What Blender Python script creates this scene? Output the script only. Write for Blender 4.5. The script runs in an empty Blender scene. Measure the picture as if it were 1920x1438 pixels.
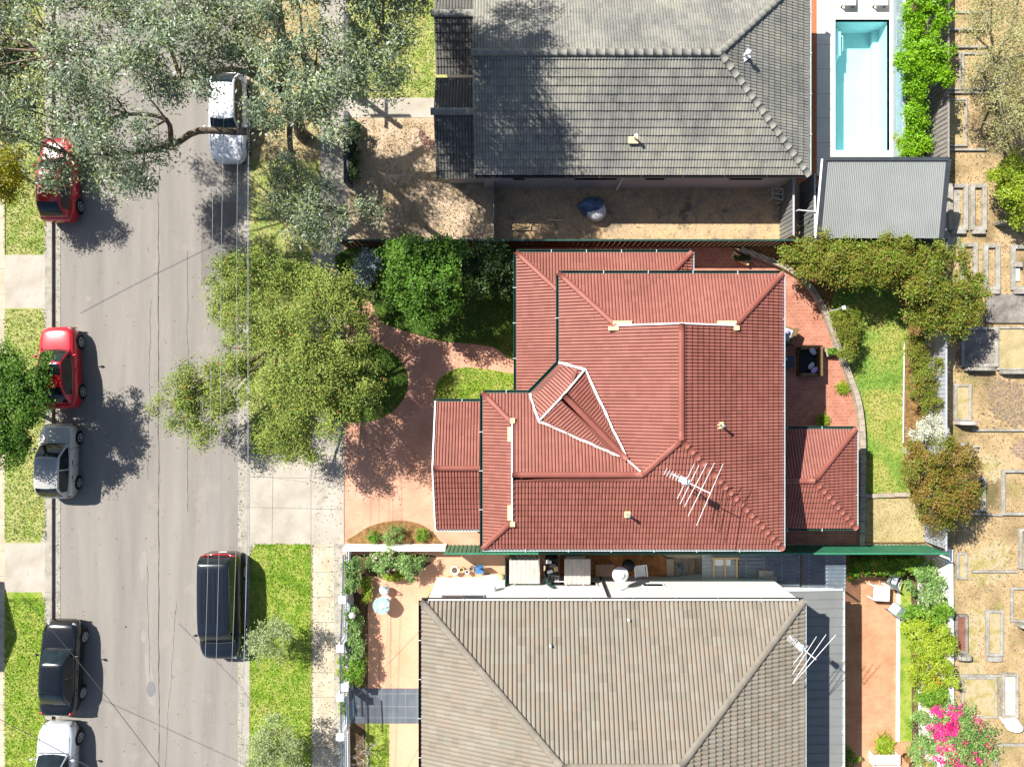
import bpy, math, random
import numpy as np
from mathutils import Vector, Matrix

R = math.radians
rnd = random.Random(11)
scene = bpy.context.scene
COL = scene.collection

# ---------------------------------------------------------------- camera, sky, sun, exposure
H, F = 35.0, 1365.0
cd = bpy.data.cameras.new("camera"); cam = bpy.data.objects.new("camera", cd); COL.objects.link(cam)
cd.sensor_fit = 'HORIZONTAL'; cd.sensor_width = 36.0; cd.lens = 36.0 * F / 1920.0
cd.clip_start = 0.5; cd.clip_end = 3000.0
cam.location = (0, 0, H); cam.rotation_euler = (0, 0, 0)
scene.camera = cam

SUN_EL, SUN_AZ = R(47), R(36)                    # shadows run 36 degrees clockwise from +x
sdir = Vector((math.cos(SUN_EL) * math.cos(SUN_AZ), -math.cos(SUN_EL) * math.sin(SUN_AZ), -math.sin(SUN_EL)))
world = bpy.data.worlds.new("World"); scene.world = world; world.use_nodes = True
wn = world.node_tree
sky = wn.nodes.new('ShaderNodeTexSky'); sky.sky_type = 'NISHITA'; sky.sun_disc = False
sky.sun_elevation = SUN_EL; sky.sun_rotation = math.atan2(-sdir.x, -sdir.y)
bg = wn.nodes['Background']; bg.inputs['Strength'].default_value = 0.072
wn.links.new(sky.outputs[0], bg.inputs['Color'])
sl = bpy.data.lights.new("sun", 'SUN'); sl.energy = 5.0; sl.angle = R(0.5); sl.color = (1.0, 0.965, 0.90)
so = bpy.data.objects.new("sun", sl); COL.objects.link(so); so.rotation_euler = sdir.to_track_quat('-Z', 'Y').to_euler()
so.location = (-30, 25, 45)
scene.view_settings.view_transform = 'Standard'; scene.view_settings.look = 'None'
scene.view_settings.exposure = 1.05; scene.view_settings.gamma = 1.0
scene.cycles.max_bounces = 6; scene.cycles.diffuse_bounces = 3; scene.cycles.transparent_max_bounces = 12

# ---------------------------------------------------------------- helpers
def W(px, py, h=0.0):
    """world point at height h that the photograph shows at pixel (px, py)"""
    k = (H - h) / F
    return Vector(((px - 960) * k, -(py - 719) * k, h))

def D(x, yd, z): return (x, -yd, z)

def lin(c):
    c = c.lstrip('#'); out = []
    for i in (0, 2, 4):
        v = int(c[i:i + 2], 16) / 255
        out.append(v / 12.92 if v <= 0.04045 else ((v + 0.055) / 1.055) ** 2.4)
    return tuple(out)

def mat(name, cols, scale=2.0, detail=5.0, rough=0.8, spec=0.3, fine=0.15, fscale=30.0, bump=0.0, bscale=40.0, metal=0.0,
        tint=None, tint_amt=0.0, stretch=None, coat=0.0, transl=0.0, alpha=1.0, brick=None, distort=0.0, spots=()):
    """procedural material: low-frequency noise through a colour ramp, fine grain, optional per-face tint, bricks and bump"""
    m = bpy.data.materials.new(name); m.use_nodes = True
    nt = m.node_tree; N = nt.nodes; L = nt.links
    b = N['Principled BSDF']
    tc = N.new('ShaderNodeTexCoord'); mp = N.new('ShaderNodeMapping')
    L.new(tc.outputs['Object'], mp.inputs['Vector'])
    if stretch: mp.inputs['Scale'].default_value = stretch
    n1 = N.new('ShaderNodeTexNoise'); n1.inputs['Scale'].default_value = scale; n1.inputs['Detail'].default_value = detail
    n1.inputs['Roughness'].default_value = 0.6; n1.inputs['Distortion'].default_value = distort
    L.new(mp.outputs[0], n1.inputs['Vector'])
    rp = N.new('ShaderNodeValToRGB'); el = rp.color_ramp.elements
    if len(cols) == 1: cols = [cols[0], cols[0]]
    k = len(cols)
    pos = [0.5] if k == 1 else [0.30 + 0.40 * i / (k - 1) for i in range(k)]
    while len(el) < k: el.new(0.5)
    for e, p_, c_ in zip(el, pos, cols): e.position = p_; e.color = (*c_, 1)
    L.new(n1.outputs['Fac'], rp.inputs['Fac'])
    out = rp.outputs['Color']
    if brick:
        bt = N.new('ShaderNodeTexBrick'); L.new(tc.outputs['Object'], bt.inputs['Vector'])
        bt.inputs['Scale'].default_value = 1.0; bt.inputs['Brick Width'].default_value = brick[0]; bt.inputs['Row Height'].default_value = brick[1]
        bt.inputs['Mortar Size'].default_value = brick[2]; bt.inputs['Color1'].default_value = (1, 1, 1, 1)
        v2 = brick[4]; bt.inputs['Color2'].default_value = (v2, v2, v2, 1); bt.inputs['Mortar'].default_value = (*brick[3], 1)
        bt.inputs['Bias'].default_value = 0.0
        mx = N.new('ShaderNodeMixRGB'); mx.blend_type = 'MULTIPLY'; mx.inputs['Fac'].default_value = 1.0
        L.new(out, mx.inputs[1]); L.new(bt.outputs['Color'], mx.inputs[2]); out = mx.outputs[0]
    for ss, th, cc, am in spots:
        n4 = N.new('ShaderNodeTexNoise'); n4.inputs['Scale'].default_value = ss; n4.inputs['Detail'].default_value = 8; n4.inputs['Roughness'].default_value = 0.65
        L.new(tc.outputs['Object'], n4.inputs['Vector'])
        m4 = N.new('ShaderNodeMapRange'); m4.inputs['From Min'].default_value = th; m4.inputs['From Max'].default_value = th + 0.08; m4.inputs['To Max'].default_value = am
        L.new(n4.outputs['Fac'], m4.inputs['Value'])
        mx = N.new('ShaderNodeMixRGB'); L.new(m4.outputs[0], mx.inputs['Fac']); L.new(out, mx.inputs[1]); mx.inputs[2].default_value = (*lin(cc), 1); out = mx.outputs[0]
    if fine > 0:
        n2 = N.new('ShaderNodeTexNoise'); n2.inputs['Scale'].default_value = fscale; n2.inputs['Detail'].default_value = 4; n2.inputs['Roughness'].default_value = 0.7
        L.new(tc.outputs['Object'], n2.inputs['Vector'])
        mr = N.new('ShaderNodeMapRange'); mr.inputs['From Min'].default_value = 0.3; mr.inputs['From Max'].default_value = 0.7
        mr.inputs['To Min'].default_value = 1 - fine; mr.inputs['To Max'].default_value = 1 + fine
        L.new(n2.outputs['Fac'], mr.inputs['Value'])
        mx = N.new('ShaderNodeMixRGB'); mx.blend_type = 'MULTIPLY'; mx.inputs['Fac'].default_value = 1.0
        L.new(out, mx.inputs[1]); L.new(mr.outputs[0], mx.inputs[2]); out = mx.outputs[0]
    if tint:
        at = N.new('ShaderNodeAttribute'); at.attribute_name = 'tint'
        r2 = N.new('ShaderNodeValToRGB'); e2 = r2.color_ramp.elements
        while len(e2) < len(tint): e2.new(0.5)
        for i, c_ in enumerate(tint): e2[i].position = i / max(1, len(tint) - 1); e2[i].color = (*c_, 1)
        L.new(at.outputs['Fac'], r2.inputs['Fac'])
        mx = N.new('ShaderNodeMixRGB'); mx.inputs['Fac'].default_value = tint_amt
        L.new(out, mx.inputs[1]); L.new(r2.outputs[0], mx.inputs[2]); out = mx.outputs[0]
    L.new(out, b.inputs['Base Color'])
    b.inputs['Roughness'].default_value = rough; b.inputs['Metallic'].default_value = metal
    b.inputs['Specular IOR Level'].default_value = spec
    if coat: b.inputs['Coat Weight'].default_value = coat; b.inputs['Coat Roughness'].default_value = 0.04
    if bump:
        n3 = N.new('ShaderNodeTexNoise'); n3.inputs['Scale'].default_value = bscale; n3.inputs['Detail'].default_value = 5
        L.new(tc.outputs['Object'], n3.inputs['Vector'])
        bp = N.new('ShaderNodeBump'); bp.inputs['Strength'].default_value = bump; bp.inputs['Distance'].default_value = 0.05
        L.new(n3.outputs['Fac'], bp.inputs['Height']); L.new(bp.outputs[0], b.inputs['Normal'])
    if transl:
        om = N['Material Output']; tr = N.new('ShaderNodeBsdfTranslucent'); ms = N.new('ShaderNodeMixShader')
        ms.inputs[0].default_value = transl; L.new(out, tr.inputs['Color'])
        L.new(b.outputs[0], ms.inputs[1]); L.new(tr.outputs[0], ms.inputs[2]); L.new(ms.outputs[0], om.inputs['Surface'])
    if alpha < 1:
        om = N['Material Output']; tr = N.new('ShaderNodeBsdfTransparent'); ms = N.new('ShaderNodeMixShader')
        ms.inputs[0].default_value = alpha; L.new(tr.outputs[0], ms.inputs[1]); L.new(b.outputs[0], ms.inputs[2]); L.new(ms.outputs[0], om.inputs['Surface'])
    return m

class MB:
    """collects shapes and links them as one mesh object"""
    def __init__(s): s.v = []; s.f = []; s.m = []; s.t = []; s.sm = []
    def face(s, idx, m=0, t=0.5, sm=False): s.f.append(tuple(idx)); s.m.append(m); s.t.append(t); s.sm.append(sm)
    def add(s, pts):
        n = len(s.v); s.v.extend([tuple(p) for p in pts]); return n
    def poly(s, pts, m=0): n = s.add(pts); s.face(range(n, n + len(pts)), m)
    def box(s, a, b, m=0):
        x0, y0, z0 = [min(p, q) for p, q in zip(a, b)]; x1, y1, z1 = [max(p, q) for p, q in zip(a, b)]
        n = s.add([(x0, y0, z0), (x1, y0, z0), (x1, y1, z0), (x0, y1, z0), (x0, y0, z1), (x1, y0, z1), (x1, y1, z1), (x0, y1, z1)])
        for q in ((0, 3, 2, 1), (4, 5, 6, 7), (0, 1, 5, 4), (1, 2, 6, 5), (2, 3, 7, 6), (3, 0, 4, 7)): s.face([n + i for i in q], m)
    def obox(s, c, ux, sx, sy, sz, m=0):
        """box centred at c with its x axis along ux (horizontal angle)"""
        ca, sa = math.cos(ux), math.sin(ux); P = []
        for z in (-sz / 2, sz / 2):
            for x, y in ((-sx / 2, -sy / 2), (sx / 2, -sy / 2), (sx / 2, sy / 2), (-sx / 2, sy / 2)):
                P.append((c[0] + x * ca - y * sa, c[1] + x * sa + y * ca, c[2] + z))
        n = s.add(P)
        for q in ((0, 3, 2, 1), (4, 5, 6, 7), (0, 1, 5, 4), (1, 2, 6, 5), (2, 3, 7, 6), (3, 0, 4, 7)): s.face([n + i for i in q], m)
    def prism(s, poly, z0, z1, m=0):
        a = sum(poly[i][0] * poly[(i + 1) % len(poly)][1] - poly[(i + 1) % len(poly)][0] * poly[i][1] for i in range(len(poly)))
        if a < 0: poly = poly[::-1]
        k = len(poly); n = s.add([(p[0], p[1], z0) for p in poly]); s.add([(p[0], p[1], z1) for p in poly])
        s.face([n + k + i for i in range(k)], m); s.face([n + i for i in range(k)][::-1], m)
        for i in range(k): j = (i + 1) % k; s.face([n + i, n + j, n + k + j, n + k + i], m)
    def tube(s, pts, rad, sides=6, m=0, caps=True):
        pts = [Vector(p) for p in pts]
        if not isinstance(rad, (list, tuple)): rad = [rad] * len(pts)
        rings = []
        for i, p in enumerate(pts):
            d = (pts[min(i + 1, len(pts) - 1)] - pts[max(i - 1, 0)])
            d = d.normalized() if d.length > 1e-9 else Vector((0, 0, 1))
            a = Vector((0, 0, 1)) if abs(d.z) < 0.9 else Vector((1, 0, 0))
            u = d.cross(a).normalized(); v = d.cross(u)
            n = s.add([p + (u * math.cos(2 * math.pi * k / sides) + v * math.sin(2 * math.pi * k / sides)) * rad[i] for k in range(sides)])
            rings.append(n)
        for a, b in zip(rings, rings[1:]):
            for k in range(sides): j = (k + 1) % sides; s.face([a + k, a + j, b + j, b + k], m, sm=True)
        if caps:
            s.face([rings[0] + k for k in range(sides)], m); s.face([rings[-1] + k for k in range(sides)][::-1], m)
    def lathe(s, prof, c=(0, 0, 0), sides=20, m=0, axis='z', close=False):
        """prof = list of (radius, height)"""
        rings = []
        for r, z in prof:
            P = []
            for k in range(sides):
                a = 2 * math.pi * k / sides; x, y = r * math.cos(a), r * math.sin(a)
                P.append((c[0] + x, c[1] + y, c[2] + z) if axis == 'z' else (c[0] + z, c[1] + x, c[2] + y))
            rings.append(s.add(P))
        for a, b in zip(rings, rings[1:]):
            for k in range(sides): j = (k + 1) % sides; s.face([a + k, a + j, b + j, b + k], m, sm=True)
        s.face([rings[0] + k for k in range(sides)][::-1], m); s.face([rings[-1] + k for k in range(sides)], m)
    def ball(s, c, rx, ry, rz, m=0, nu=12, nv=8):
        prof = [(max(0.001, math.sin(math.pi * i / nv)), -math.cos(math.pi * i / nv)) for i in range(nv + 1)]
        n0 = len(s.v); s.lathe(prof, (0, 0, 0), nu, m)
        for i in range(n0, len(s.v)): x, y, z = s.v[i]; s.v[i] = (c[0] + x * rx, c[1] + y * ry, c[2] + z * rz)
    def bar(s, a, b, w, h, m=0):
        """flat bar between two 3D points: width w across, height h"""
        a, b = Vector(a), Vector(b); d = (b - a).normalized(); sd = d.cross(Vector((0, 0, 1)))
        sd = (sd.normalized() if sd.length > 1e-6 else Vector((1, 0, 0))) * (w / 2); up = sd.cross(d).normalized() * (h / 2)
        n = s.add([a - sd - up, a + sd - up, a + sd + up, a - sd + up, b - sd - up, b + sd - up, b + sd + up, b - sd + up])
        for q in ((0, 1, 2, 3), (7, 6, 5, 4), (0, 4, 5, 1), (1, 5, 6, 2), (2, 6, 7, 3), (3, 7, 4, 0)): s.face([n + i for i in q], m)
    def build(s, name, mats, parent=None, world=True, smooth=None, bevel=0.0, subsurf=0):
        if not isinstance(mats, (list, tuple)): mats = [mats]
        v = np.array(s.v, dtype=float)
        if parent is not None and world:
            off = np.array(WT[parent.name])
        elif parent is not None: off = np.zeros(3)
        else:
            off = np.array([(v[:, 0].min() + v[:, 0].max()) / 2, (v[:, 1].min() + v[:, 1].max()) / 2, v[:, 2].min()]) if world else np.zeros(3)
        me = bpy.data.meshes.new(name); me.from_pydata((v - off).tolist(), [], s.f)
        for m_ in mats: me.materials.append(m_)
        me.polygons.foreach_set('material_index', s.m)
        if smooth is None: me.polygons.foreach_set('use_smooth', s.sm)
        else: me.polygons.foreach_set('use_smooth', [smooth] * len(s.f))
        a = me.attributes.new('tint', 'FLOAT', 'FACE'); a.data.foreach_set('value', s.t)
        me.update()
        o = bpy.data.objects.new(name, me); COL.objects.link(o)
        if parent is not None: o.parent = parent; WT[o.name] = tuple(off)
        else: o.location = off; WT[o.name] = tuple(off)
        if bevel: 
            md = o.modifiers.new('bevel', 'BEVEL'); md.width = bevel; md.segments = 2; md.limit_method = 'ANGLE'
        if subsurf:
            md = o.modifiers.new('sub', 'SUBSURF'); md.levels = subsurf; md.render_levels = subsurf
        return o
WT = {}

def thing(name, label, cat, loc=(0, 0, 0), group=None, rz=0.0):
    o = bpy.data.objects.new(name, None); COL.objects.link(o); o.location = loc; o.rotation_euler = (0, 0, rz)
    o.empty_display_size = 0.2
    o.matrix_world = Matrix.Translation(Vector(loc)) @ Matrix.Rotation(rz, 4, 'Z')
    WT[o.name] = tuple(loc)
    return tag(o, label, cat, group)
def tag(o, label, cat, group=None):
    o['label'] = label; o['category'] = cat
    if group: o['group'] = group
    return o
def struct(o, kind='structure'): o['kind'] = kind; return o

def smooth_closed(pts, n=6):
    out = []; k = len(pts)
    for i in range(k):
        p0, p1, p2, p3 = [np.array(pts[(i + j - 1) % k], float) for j in range(4)]
        for q in range(n):
            t = q / n
            out.append(tuple(0.5 * ((2 * p1) + (-p0 + p2) * t + (2 * p0 - 5 * p1 + 4 * p2 - p3) * t * t + (-p0 + 3 * p1 - 3 * p2 + p3) * t ** 3)))
    return out
def smooth_open(pts, n=6):
    pts = [np.array(p, float) for p in pts]; P = [2 * pts[0] - pts[1]] + pts + [2 * pts[-1] - pts[-2]]; out = []
    for i in range(1, len(P) - 2):
        p0, p1, p2, p3 = P[i - 1:i + 3]
        for q in range(n):
            t = q / n
            out.append(tuple(0.5 * ((2 * p1) + (-p0 + p2) * t + (2 * p0 - 5 * p1 + 4 * p2 - p3) * t * t + (-p0 + 3 * p1 - 3 * p2 + p3) * t ** 3)))
    out.append(tuple(pts[-1])); return out
def circ(cx, cy, rx, ry, n=28): return [(cx + rx * math.cos(2 * math.pi * i / n), cy + ry * math.sin(2 * math.pi * i / n)) for i in range(n)]

GZ = -0.15
def sheet(name, poly_px, z, m, extra=None, h=None, kind='structure', zb=None):
    """a ground surface cut to an outline, laid as a slab with its top at z"""
    hh = z if h is None else h
    mb = MB(); mb.prism([tuple(W(p[0], p[1], hh)[:2]) for p in poly_px], (GZ - 0.02 if zb is None else zb), z)
    if extra: extra(mb)
    return struct(mb.build(name, m), kind)
def rect(x0, y0, x1, y1): return [(x0, y0), (x1, y0), (x1, y1), (x0, y1)]
def seam(mb, a, b, z, w=0.018, m=1, wig=0.0, n=1):
    """thin joint or crack lying on a slab"""
    A, B = W(*a, z), W(*b, z); pts = [A.lerp(B, i / n) for i in range(n + 1)]
    nd = (B - A).cross(Vector((0, 0, 1))).normalized(); off = 0
    L_, R_ = [], []
    for i, p in enumerate(pts):
        off = off * 0.8 + rnd.gauss(0, wig); p = p + nd * off
        ww = w * (1 if wig == 0 else rnd.uniform(0.4, 1.3)) / 2
        L_.append(p - nd * ww); R_.append(p + nd * ww)
    for i in range(n):
        q = [L_[i], R_[i], R_[i + 1], L_[i + 1]]
        mb.poly([(p.x, p.y, z + 0.004) for p in q][::-1], m)

# ---------------------------------------------------------------- materials
asph = mat('asphalt', [lin('77726c'), lin('817b74'), lin('89837b')], scale=1.1, fine=0.17, fscale=48, rough=0.9, bump=0.3, bscale=90, stretch=(1.0, 0.10, 1), spots=((.5, .58, '8d867d', .5), (2.4, .64, '6b6660', .5)))
asph_old = mat('asphalt_patch', [lin('6c6762'), lin('77716b')], scale=3, fine=0.12, fscale=60, rough=0.9, bump=0.3, bscale=80)
crackm = mat('crack', [lin('4c4843')], fine=0.2, rough=1)
asph_dark = mat('asphalt_spot', [lin('6b696b'), lin('72706f')], fine=0.1, rough=0.9)
asph_pale = mat('asphalt_pale', [lin('857f78'), lin('8a847d')], fine=0.1, rough=0.9)
conc = mat('concrete', [lin('938b7e'), lin('a1998c'), lin('aaa397')], scale=0.9, fine=0.10, fscale=25, rough=0.9, bump=0.15, spots=((1.2, .60, '857e72', .45),))
conc2 = mat('old_concrete', [lin('807a70'), lin('958f84'), lin('9f998c')], scale=2.2, fine=0.15, fscale=20, rough=0.9, bump=0.2, spots=((2.5, .58, '6b675f', .5),))
footm = mat('footpath_concrete', [lin('988c77'), lin('ab9f8a'), lin('b5aa96')], scale=1.3, fine=0.12, fscale=22, rough=0.9, bump=0.15, spots=((1.5, .58, '8a806e', .5),))
seamm = mat('joint', [lin('6b6459')], fine=0.1)
grassm = mat('lawn_green', [lin('567320'), lin('708a2d'), lin('909848'), lin('628226')], scale=1.6, fine=0.35, fscale=26, rough=0.95, spec=0.1, bump=0.6, bscale=45, spots=((.9, .58, 'a59a60', .55),))
lawnm = mat('lawn_lime', [lin('55762c'), lin('70903c'), lin('98984e'), lin('a89e62')], scale=0.45, fine=0.30, fscale=28, rough=0.95, spec=0.1, bump=0.6, bscale=45)
dryg = mat('lawn_dry', [lin('6f8038'), lin('8a9450'), lin('9f9c66'), lin('7a8840')], scale=1.2, fine=0.35, fscale=24, rough=0.95, spec=0.1, bump=0.6, bscale=45, spots=((.9, .57, 'a8985f', .6),))
shadeg = mat('lawn_shaded', [lin('344d1c'), lin('456026'), lin('5c6f30')], scale=1.6, fine=0.35, fscale=26, rough=0.95, spec=0.1, bump=0.6, bscale=45)  # darker copy of the lawn green, tree shade painted into the colour
straw = mat('lawn_straw', [lin('8f835c'), lin('a5956e'), lin('b0a07a')], scale=1.5, fine=0.25, fscale=26, rough=0.95, spec=0.1, bump=0.5, bscale=45)
dirt = mat('bare_dirt', [lin('857558'), lin('a8937a'), lin('b7a28a'), lin('a08d74')], scale=0.8, fine=0.25, fscale=18, rough=1, spec=0.1, bump=0.5, bscale=25, spots=((1.6, .60, '77673f', .5), (7, .66, 'b8a488', .3)))
earth = mat('dark_earth', [lin('8a7a66'), lin('a58e70'), lin('b89a74'), lin('8f8272')], scale=0.8, fine=0.3, fscale=14, rough=0.9, spec=0.2, bump=0.5, bscale=25, distort=0.6, spots=((1.0, .58, '4e4a46', .7), (6, .62, 'a8a098', .5)))
tan = mat('cemetery_sand', [lin('665c40'), lin('887556'), lin('a28b66'), lin('b09674'), lin('7e6648')], scale=0.55, fine=0.25, fscale=14, rough=1, spec=0.1, bump=0.5, bscale=20, spots=((.7, .56, '84804a', .6), (2.2, .60, '6e6148', .6), (9, .64, 'b8a482', .6)))
mulch = mat('mulch', [lin('5a4630'), lin('80623e'), lin('95754a')], scale=5, fine=0.4, fscale=22, rough=1, spec=0.1, bump=0.7, bscale=30)
soil = mat('garden_soil', [lin('3f372c'), lin('5c4c38'), lin('725b40')], scale=3, fine=0.35, fscale=22, rough=1, spec=0.1, bump=0.7, bscale=30)
terra = mat('terracotta_paving', [lin('ae7f66'), lin('c09177'), lin('ca9d86')], scale=0.7, fine=0.10, fscale=16, rough=0.85, bump=0.1, brick=(0.24, 0.12, 0.006, (0.80, 0.80, 0.80), 0.94), spots=((1.0, .60, '9a6a50', .5),))
terra2 = mat('peach_paving', [lin('b98a6c'), lin('c4967a'), lin('ca9d82')], scale=0.6, fine=0.08, fscale=18, rough=0.85, brick=(0.24, 0.12, 0.005, (0.86, 0.84, 0.82), 0.95), spots=((1.2, .60, 'ab7c5e', .4),))
brickp = mat('patio_brick', [lin('956250'), lin('a4705c'), lin('ad7c68')], scale=2, fine=0.15, fscale=16, rough=0.85, brick=(0.24, 0.16, 0.012, (1.25, 1.2, 1.12), 0.82))
redtile = mat('red_roof_tile', [lin('77483c'), lin('824f43'), lin('89574a')], scale=0.5, fine=0.10, fscale=9, rough=0.55, spec=0.35, tint=[lin('77443b'), lin('9a6055')], tint_amt=0.28, spots=((.7, .62, '7a5a3c', .45), (5, .68, '6b3a32', .5)))
redcap = mat('red_ridge_tile', [lin('7c453a'), lin('874f43')], scale=2, fine=0.08, rough=0.55, spec=0.35)
graytile = mat('grey_roof_tile', [lin('62615d'), lin('75746f'), lin('8c897d'), lin('716e65')], scale=0.35, fine=0.38, fscale=26, rough=0.8, spec=0.3, tint=[lin('4f4e4d'), lin('88857a')], tint_amt=0.3, spots=((26, .60, 'b5b09c', .8), (1.3, .60, '8f8a68', .5)))
graycap = mat('grey_ridge_tile', [lin('6e6d68'), lin('868379')], scale=4, fine=0.2, rough=0.8)
brtile = mat('brown_roof_tile', [lin('706a5e'), lin('7b7468'), lin('827b6f')], scale=0.6, fine=0.12, fscale=18, rough=0.8, spec=0.3, tint=[lin('736a5d'), lin('7f786b'), lin('857666'), lin('7d776a'), lin('898276')], tint_amt=0.6, spots=((1.1, .60, '6f665a', .5), (3.5, .66, 'a39a86', .5)))
brcap = mat('brown_ridge_tile', [lin('6d665b'), lin('7e776c')], scale=3, fine=0.12, rough=0.8)
darktile = mat('charcoal_roof_tile', [lin('4b4a46'), lin('5b5954'), lin('64625a')], scale=0.8, fine=0.3, fscale=24, rough=0.8, tint=[lin('403f3d'), lin('6a675f')], tint_amt=0.2)
white = mat('white_paint', [lin('e2e1de'), lin('ecebe8')], scale=1, fine=0.03, rough=0.6)
offwhite = mat('render_wall', [lin('a9a4a0'), lin('b3aeaa')], scale=1, fine=0.05, rough=0.8)
brickw = mat('red_brick_wall', [lin('7a4433'), lin('8c5140')], scale=4, fine=0.15, rough=0.85, brick=(0.24, 0.086, 0.01, (1.3, 1.25, 1.2), 0.85))
flash = mat('pale_flashing', [lin('c9c6c4'), lin('dcdad8')], scale=6, fine=0.08, rough=0.5)
mortar = mat('cream_mortar', [lin('cfae7e'), lin('dcc197')], scale=8, fine=0.15)
gutg = mat('green_gutter', [lin('23423a'), lin('2d5248')], fine=0.05, rough=0.4)
gutw = mat('pale_gutter', [lin('a9b0b0'), lin('bcc1c0')], fine=0.05, rough=0.4)
gutb = mat('dark_gutter', [lin('2d2b2a'), lin('373432')], fine=0.05, rough=0.5)
steel = mat('galvanised_steel', [lin('9aa0a3'), lin('adb2b4')], scale=6, fine=0.06, rough=0.35, metal=0.6)
iron = mat('grey_metal_sheet', [lin('6d6e6c'), lin('777976')], scale=0.8, fine=0.05, rough=0.5, spec=0.4)
iron2 = mat('pale_metal_sheet', [lin('787b79'), lin('838683')], scale=0.8, fine=0.05, rough=0.5, spec=0.4)
ironrim = mat('charcoal_metal', [lin('34383c'), lin('3d4146')], fine=0.05, rough=0.5)
fencegr = mat('green_metal_fence', [lin('2f6b50'), lin('387a5c')], fine=0.05, rough=0.5)
fencegy = mat('grey_metal_fence', [lin('9a9ca3'), lin('a6a8ae')], fine=0.05, rough=0.5)
paling = mat('weathered_timber', [lin('6a6660'), lin('85807a'), lin('938d84')], scale=3, fine=0.25, rough=0.9, stretch=(4, 4, 0.5))
darkpal = mat('dark_red_timber', [lin('3a221d'), lin('4a2c25')], scale=3, fine=0.2, rough=0.9)
sleeper = mat('stone_edging', [lin('83796c'), lin('9a8f80'), lin('a69b8b')], scale=4, fine=0.2, rough=0.9, bump=0.2)
blackm = mat('black_plastic', [lin('17181a'), lin('202224')], fine=0.1, rough=0.5)
dglass = mat('dark_glass', [lin('10161a'), lin('182026')], fine=0.0, rough=0.06, spec=0.7)
timber = mat('cream_timber', [lin('c6a877'), lin('d3b787')], fine=0.1, rough=0.7)
barkm = mat('bark', [lin('4d4136'), lin('6b5c4c'), lin('85766a')], scale=5, fine=0.3, rough=0.95, bump=0.6, bscale=18)
barkp = mat('pale_bark', [lin('7d746a'), lin('a1988d'), lin('b5ada3')], scale=5, fine=0.25, rough=0.95, bump=0.4, bscale=18)
stone = mat('grave_stone', [lin('757168'), lin('8f8a80'), lin('a19c92')], scale=3, fine=0.25, fscale=14, rough=0.9, bump=0.3)
stoned = mat('dark_grave_slab', [lin('5c5651'), lin('756e67'), lin('8d857b')], scale=2, fine=0.3, fscale=14, rough=0.8, bump=0.2)
marble = mat('pale_marble', [lin('a39b90'), lin('bab3aa')], scale=3, fine=0.12, rough=0.6)
mossy = mat('mossy_slab', [lin('827a48'), lin('978a5a'), lin('a8977a'), lin('8f8450')], scale=2, fine=0.3, rough=0.95)

# ---------------------------------------------------------------- the ground
SUNK = -2.5
holes = [(9.3, -9.31, 21.12, -8.2), (12.42, -26.0, 21.12, -9.31), (7.42, -9.31, 9.3, -8.42)]
pw0, pw1 = W(1565, 38), W(1667, 283); POOL = (pw0.x, pw1.y, pw1.x, pw0.y); holes.append(POOL)
mb = MB()
xs = sorted({-1500, 1500} | {h[0] for h in holes} | {h[2] for h in holes}); ys = sorted({-1500, 1500} | {h[1] for h in holes} | {h[3] for h in holes})
for i in range(len(xs) - 1):
    for j in range(len(ys) - 1):
        cx, cy = (xs[i] + xs[i + 1]) / 2, (ys[j] + ys[j + 1]) / 2
        if any(h[0] < cx < h[2] and h[1] < cy < h[3] for h in holes): continue
        mb.poly([(xs[i], ys[j], GZ), (xs[i + 1], ys[j], GZ), (xs[i + 1], ys[j + 1], GZ), (xs[i], ys[j + 1], GZ)])
struct(mb.build('ground', dirt, world=False))

RZ = -0.13
def road_extra(mb):
    for x0, x1, ya, yb, w in ((302, 296, -100, 560, .035), (297, 298, 555, 1600, .04), (352, 352, 470, 960, .022), (283, 277, 560, 900, .018), (276, 282, 1060, 1300, .018), (300, 330, 1600, 1130, .015)):
        seam(mb, (x0, ya), (x1, yb), RZ, w, 1, 0.012, 90)
    for y in (887, 1360): seam(mb, (297, y), (446, y), RZ, 0.02, 3)
    pz = RZ + 0.004
    for pts, m_ in ((rect(377, 380, 448, 535), 2), (circ(283, 1291, 8, 15), 4), (smooth_closed([(268, 1035), (276, 1040), (274, 1075), (266, 1090), (262, 1060)]), 3), (smooth_closed([(272, 1225), (281, 1230), (288, 1275), (292, 1320), (279, 1315), (273, 1270)]), 3), (circ(166, 560, 5, 5), 3),
                    (smooth_closed([(268, 1180), (276, 1190), (270, 1205), (264, 1195)]), 3), (circ(236, 1175, 2, 2), 1)):
        mb.poly([(p.x, p.y, pz + (0.003 if m_ == 4 else 0)) for p in [W(*q, pz) for q in pts]][::-1], m_)
road = sheet('road', [(95, -1800), (456, -1800), (456, 3600), (95, 3600)], RZ, [asph, crackm, asph_old, asph_pale, asph_dark], road_extra, zb=GZ - 0.1)
for nm, x0, x1 in (('gutter', 97, 113), ('gutter', 446, 458)):
    def ge(mb, x0=x0, x1=x1):
        for y in range(-600, 2200, 95): seam(mb, (x0, y), (x1, y), -0.118, 0.02)
    sheet(nm, rect(x0, -1800, x1, 3600), -0.118, [conc2, seamm], ge)
for nm, x0, x1 in (('kerb', 84, 97), ('kerb', 458, 468)):
    def ge(mb, x0=x0, x1=x1):
        for y in range(-600, 2200, 95): seam(mb, (x0, y), (x1, y), 0.02, 0.015)
    sheet(nm, rect(x0, -1800, x1, 3600), 0.02, [conc2, seamm], ge)
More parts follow.
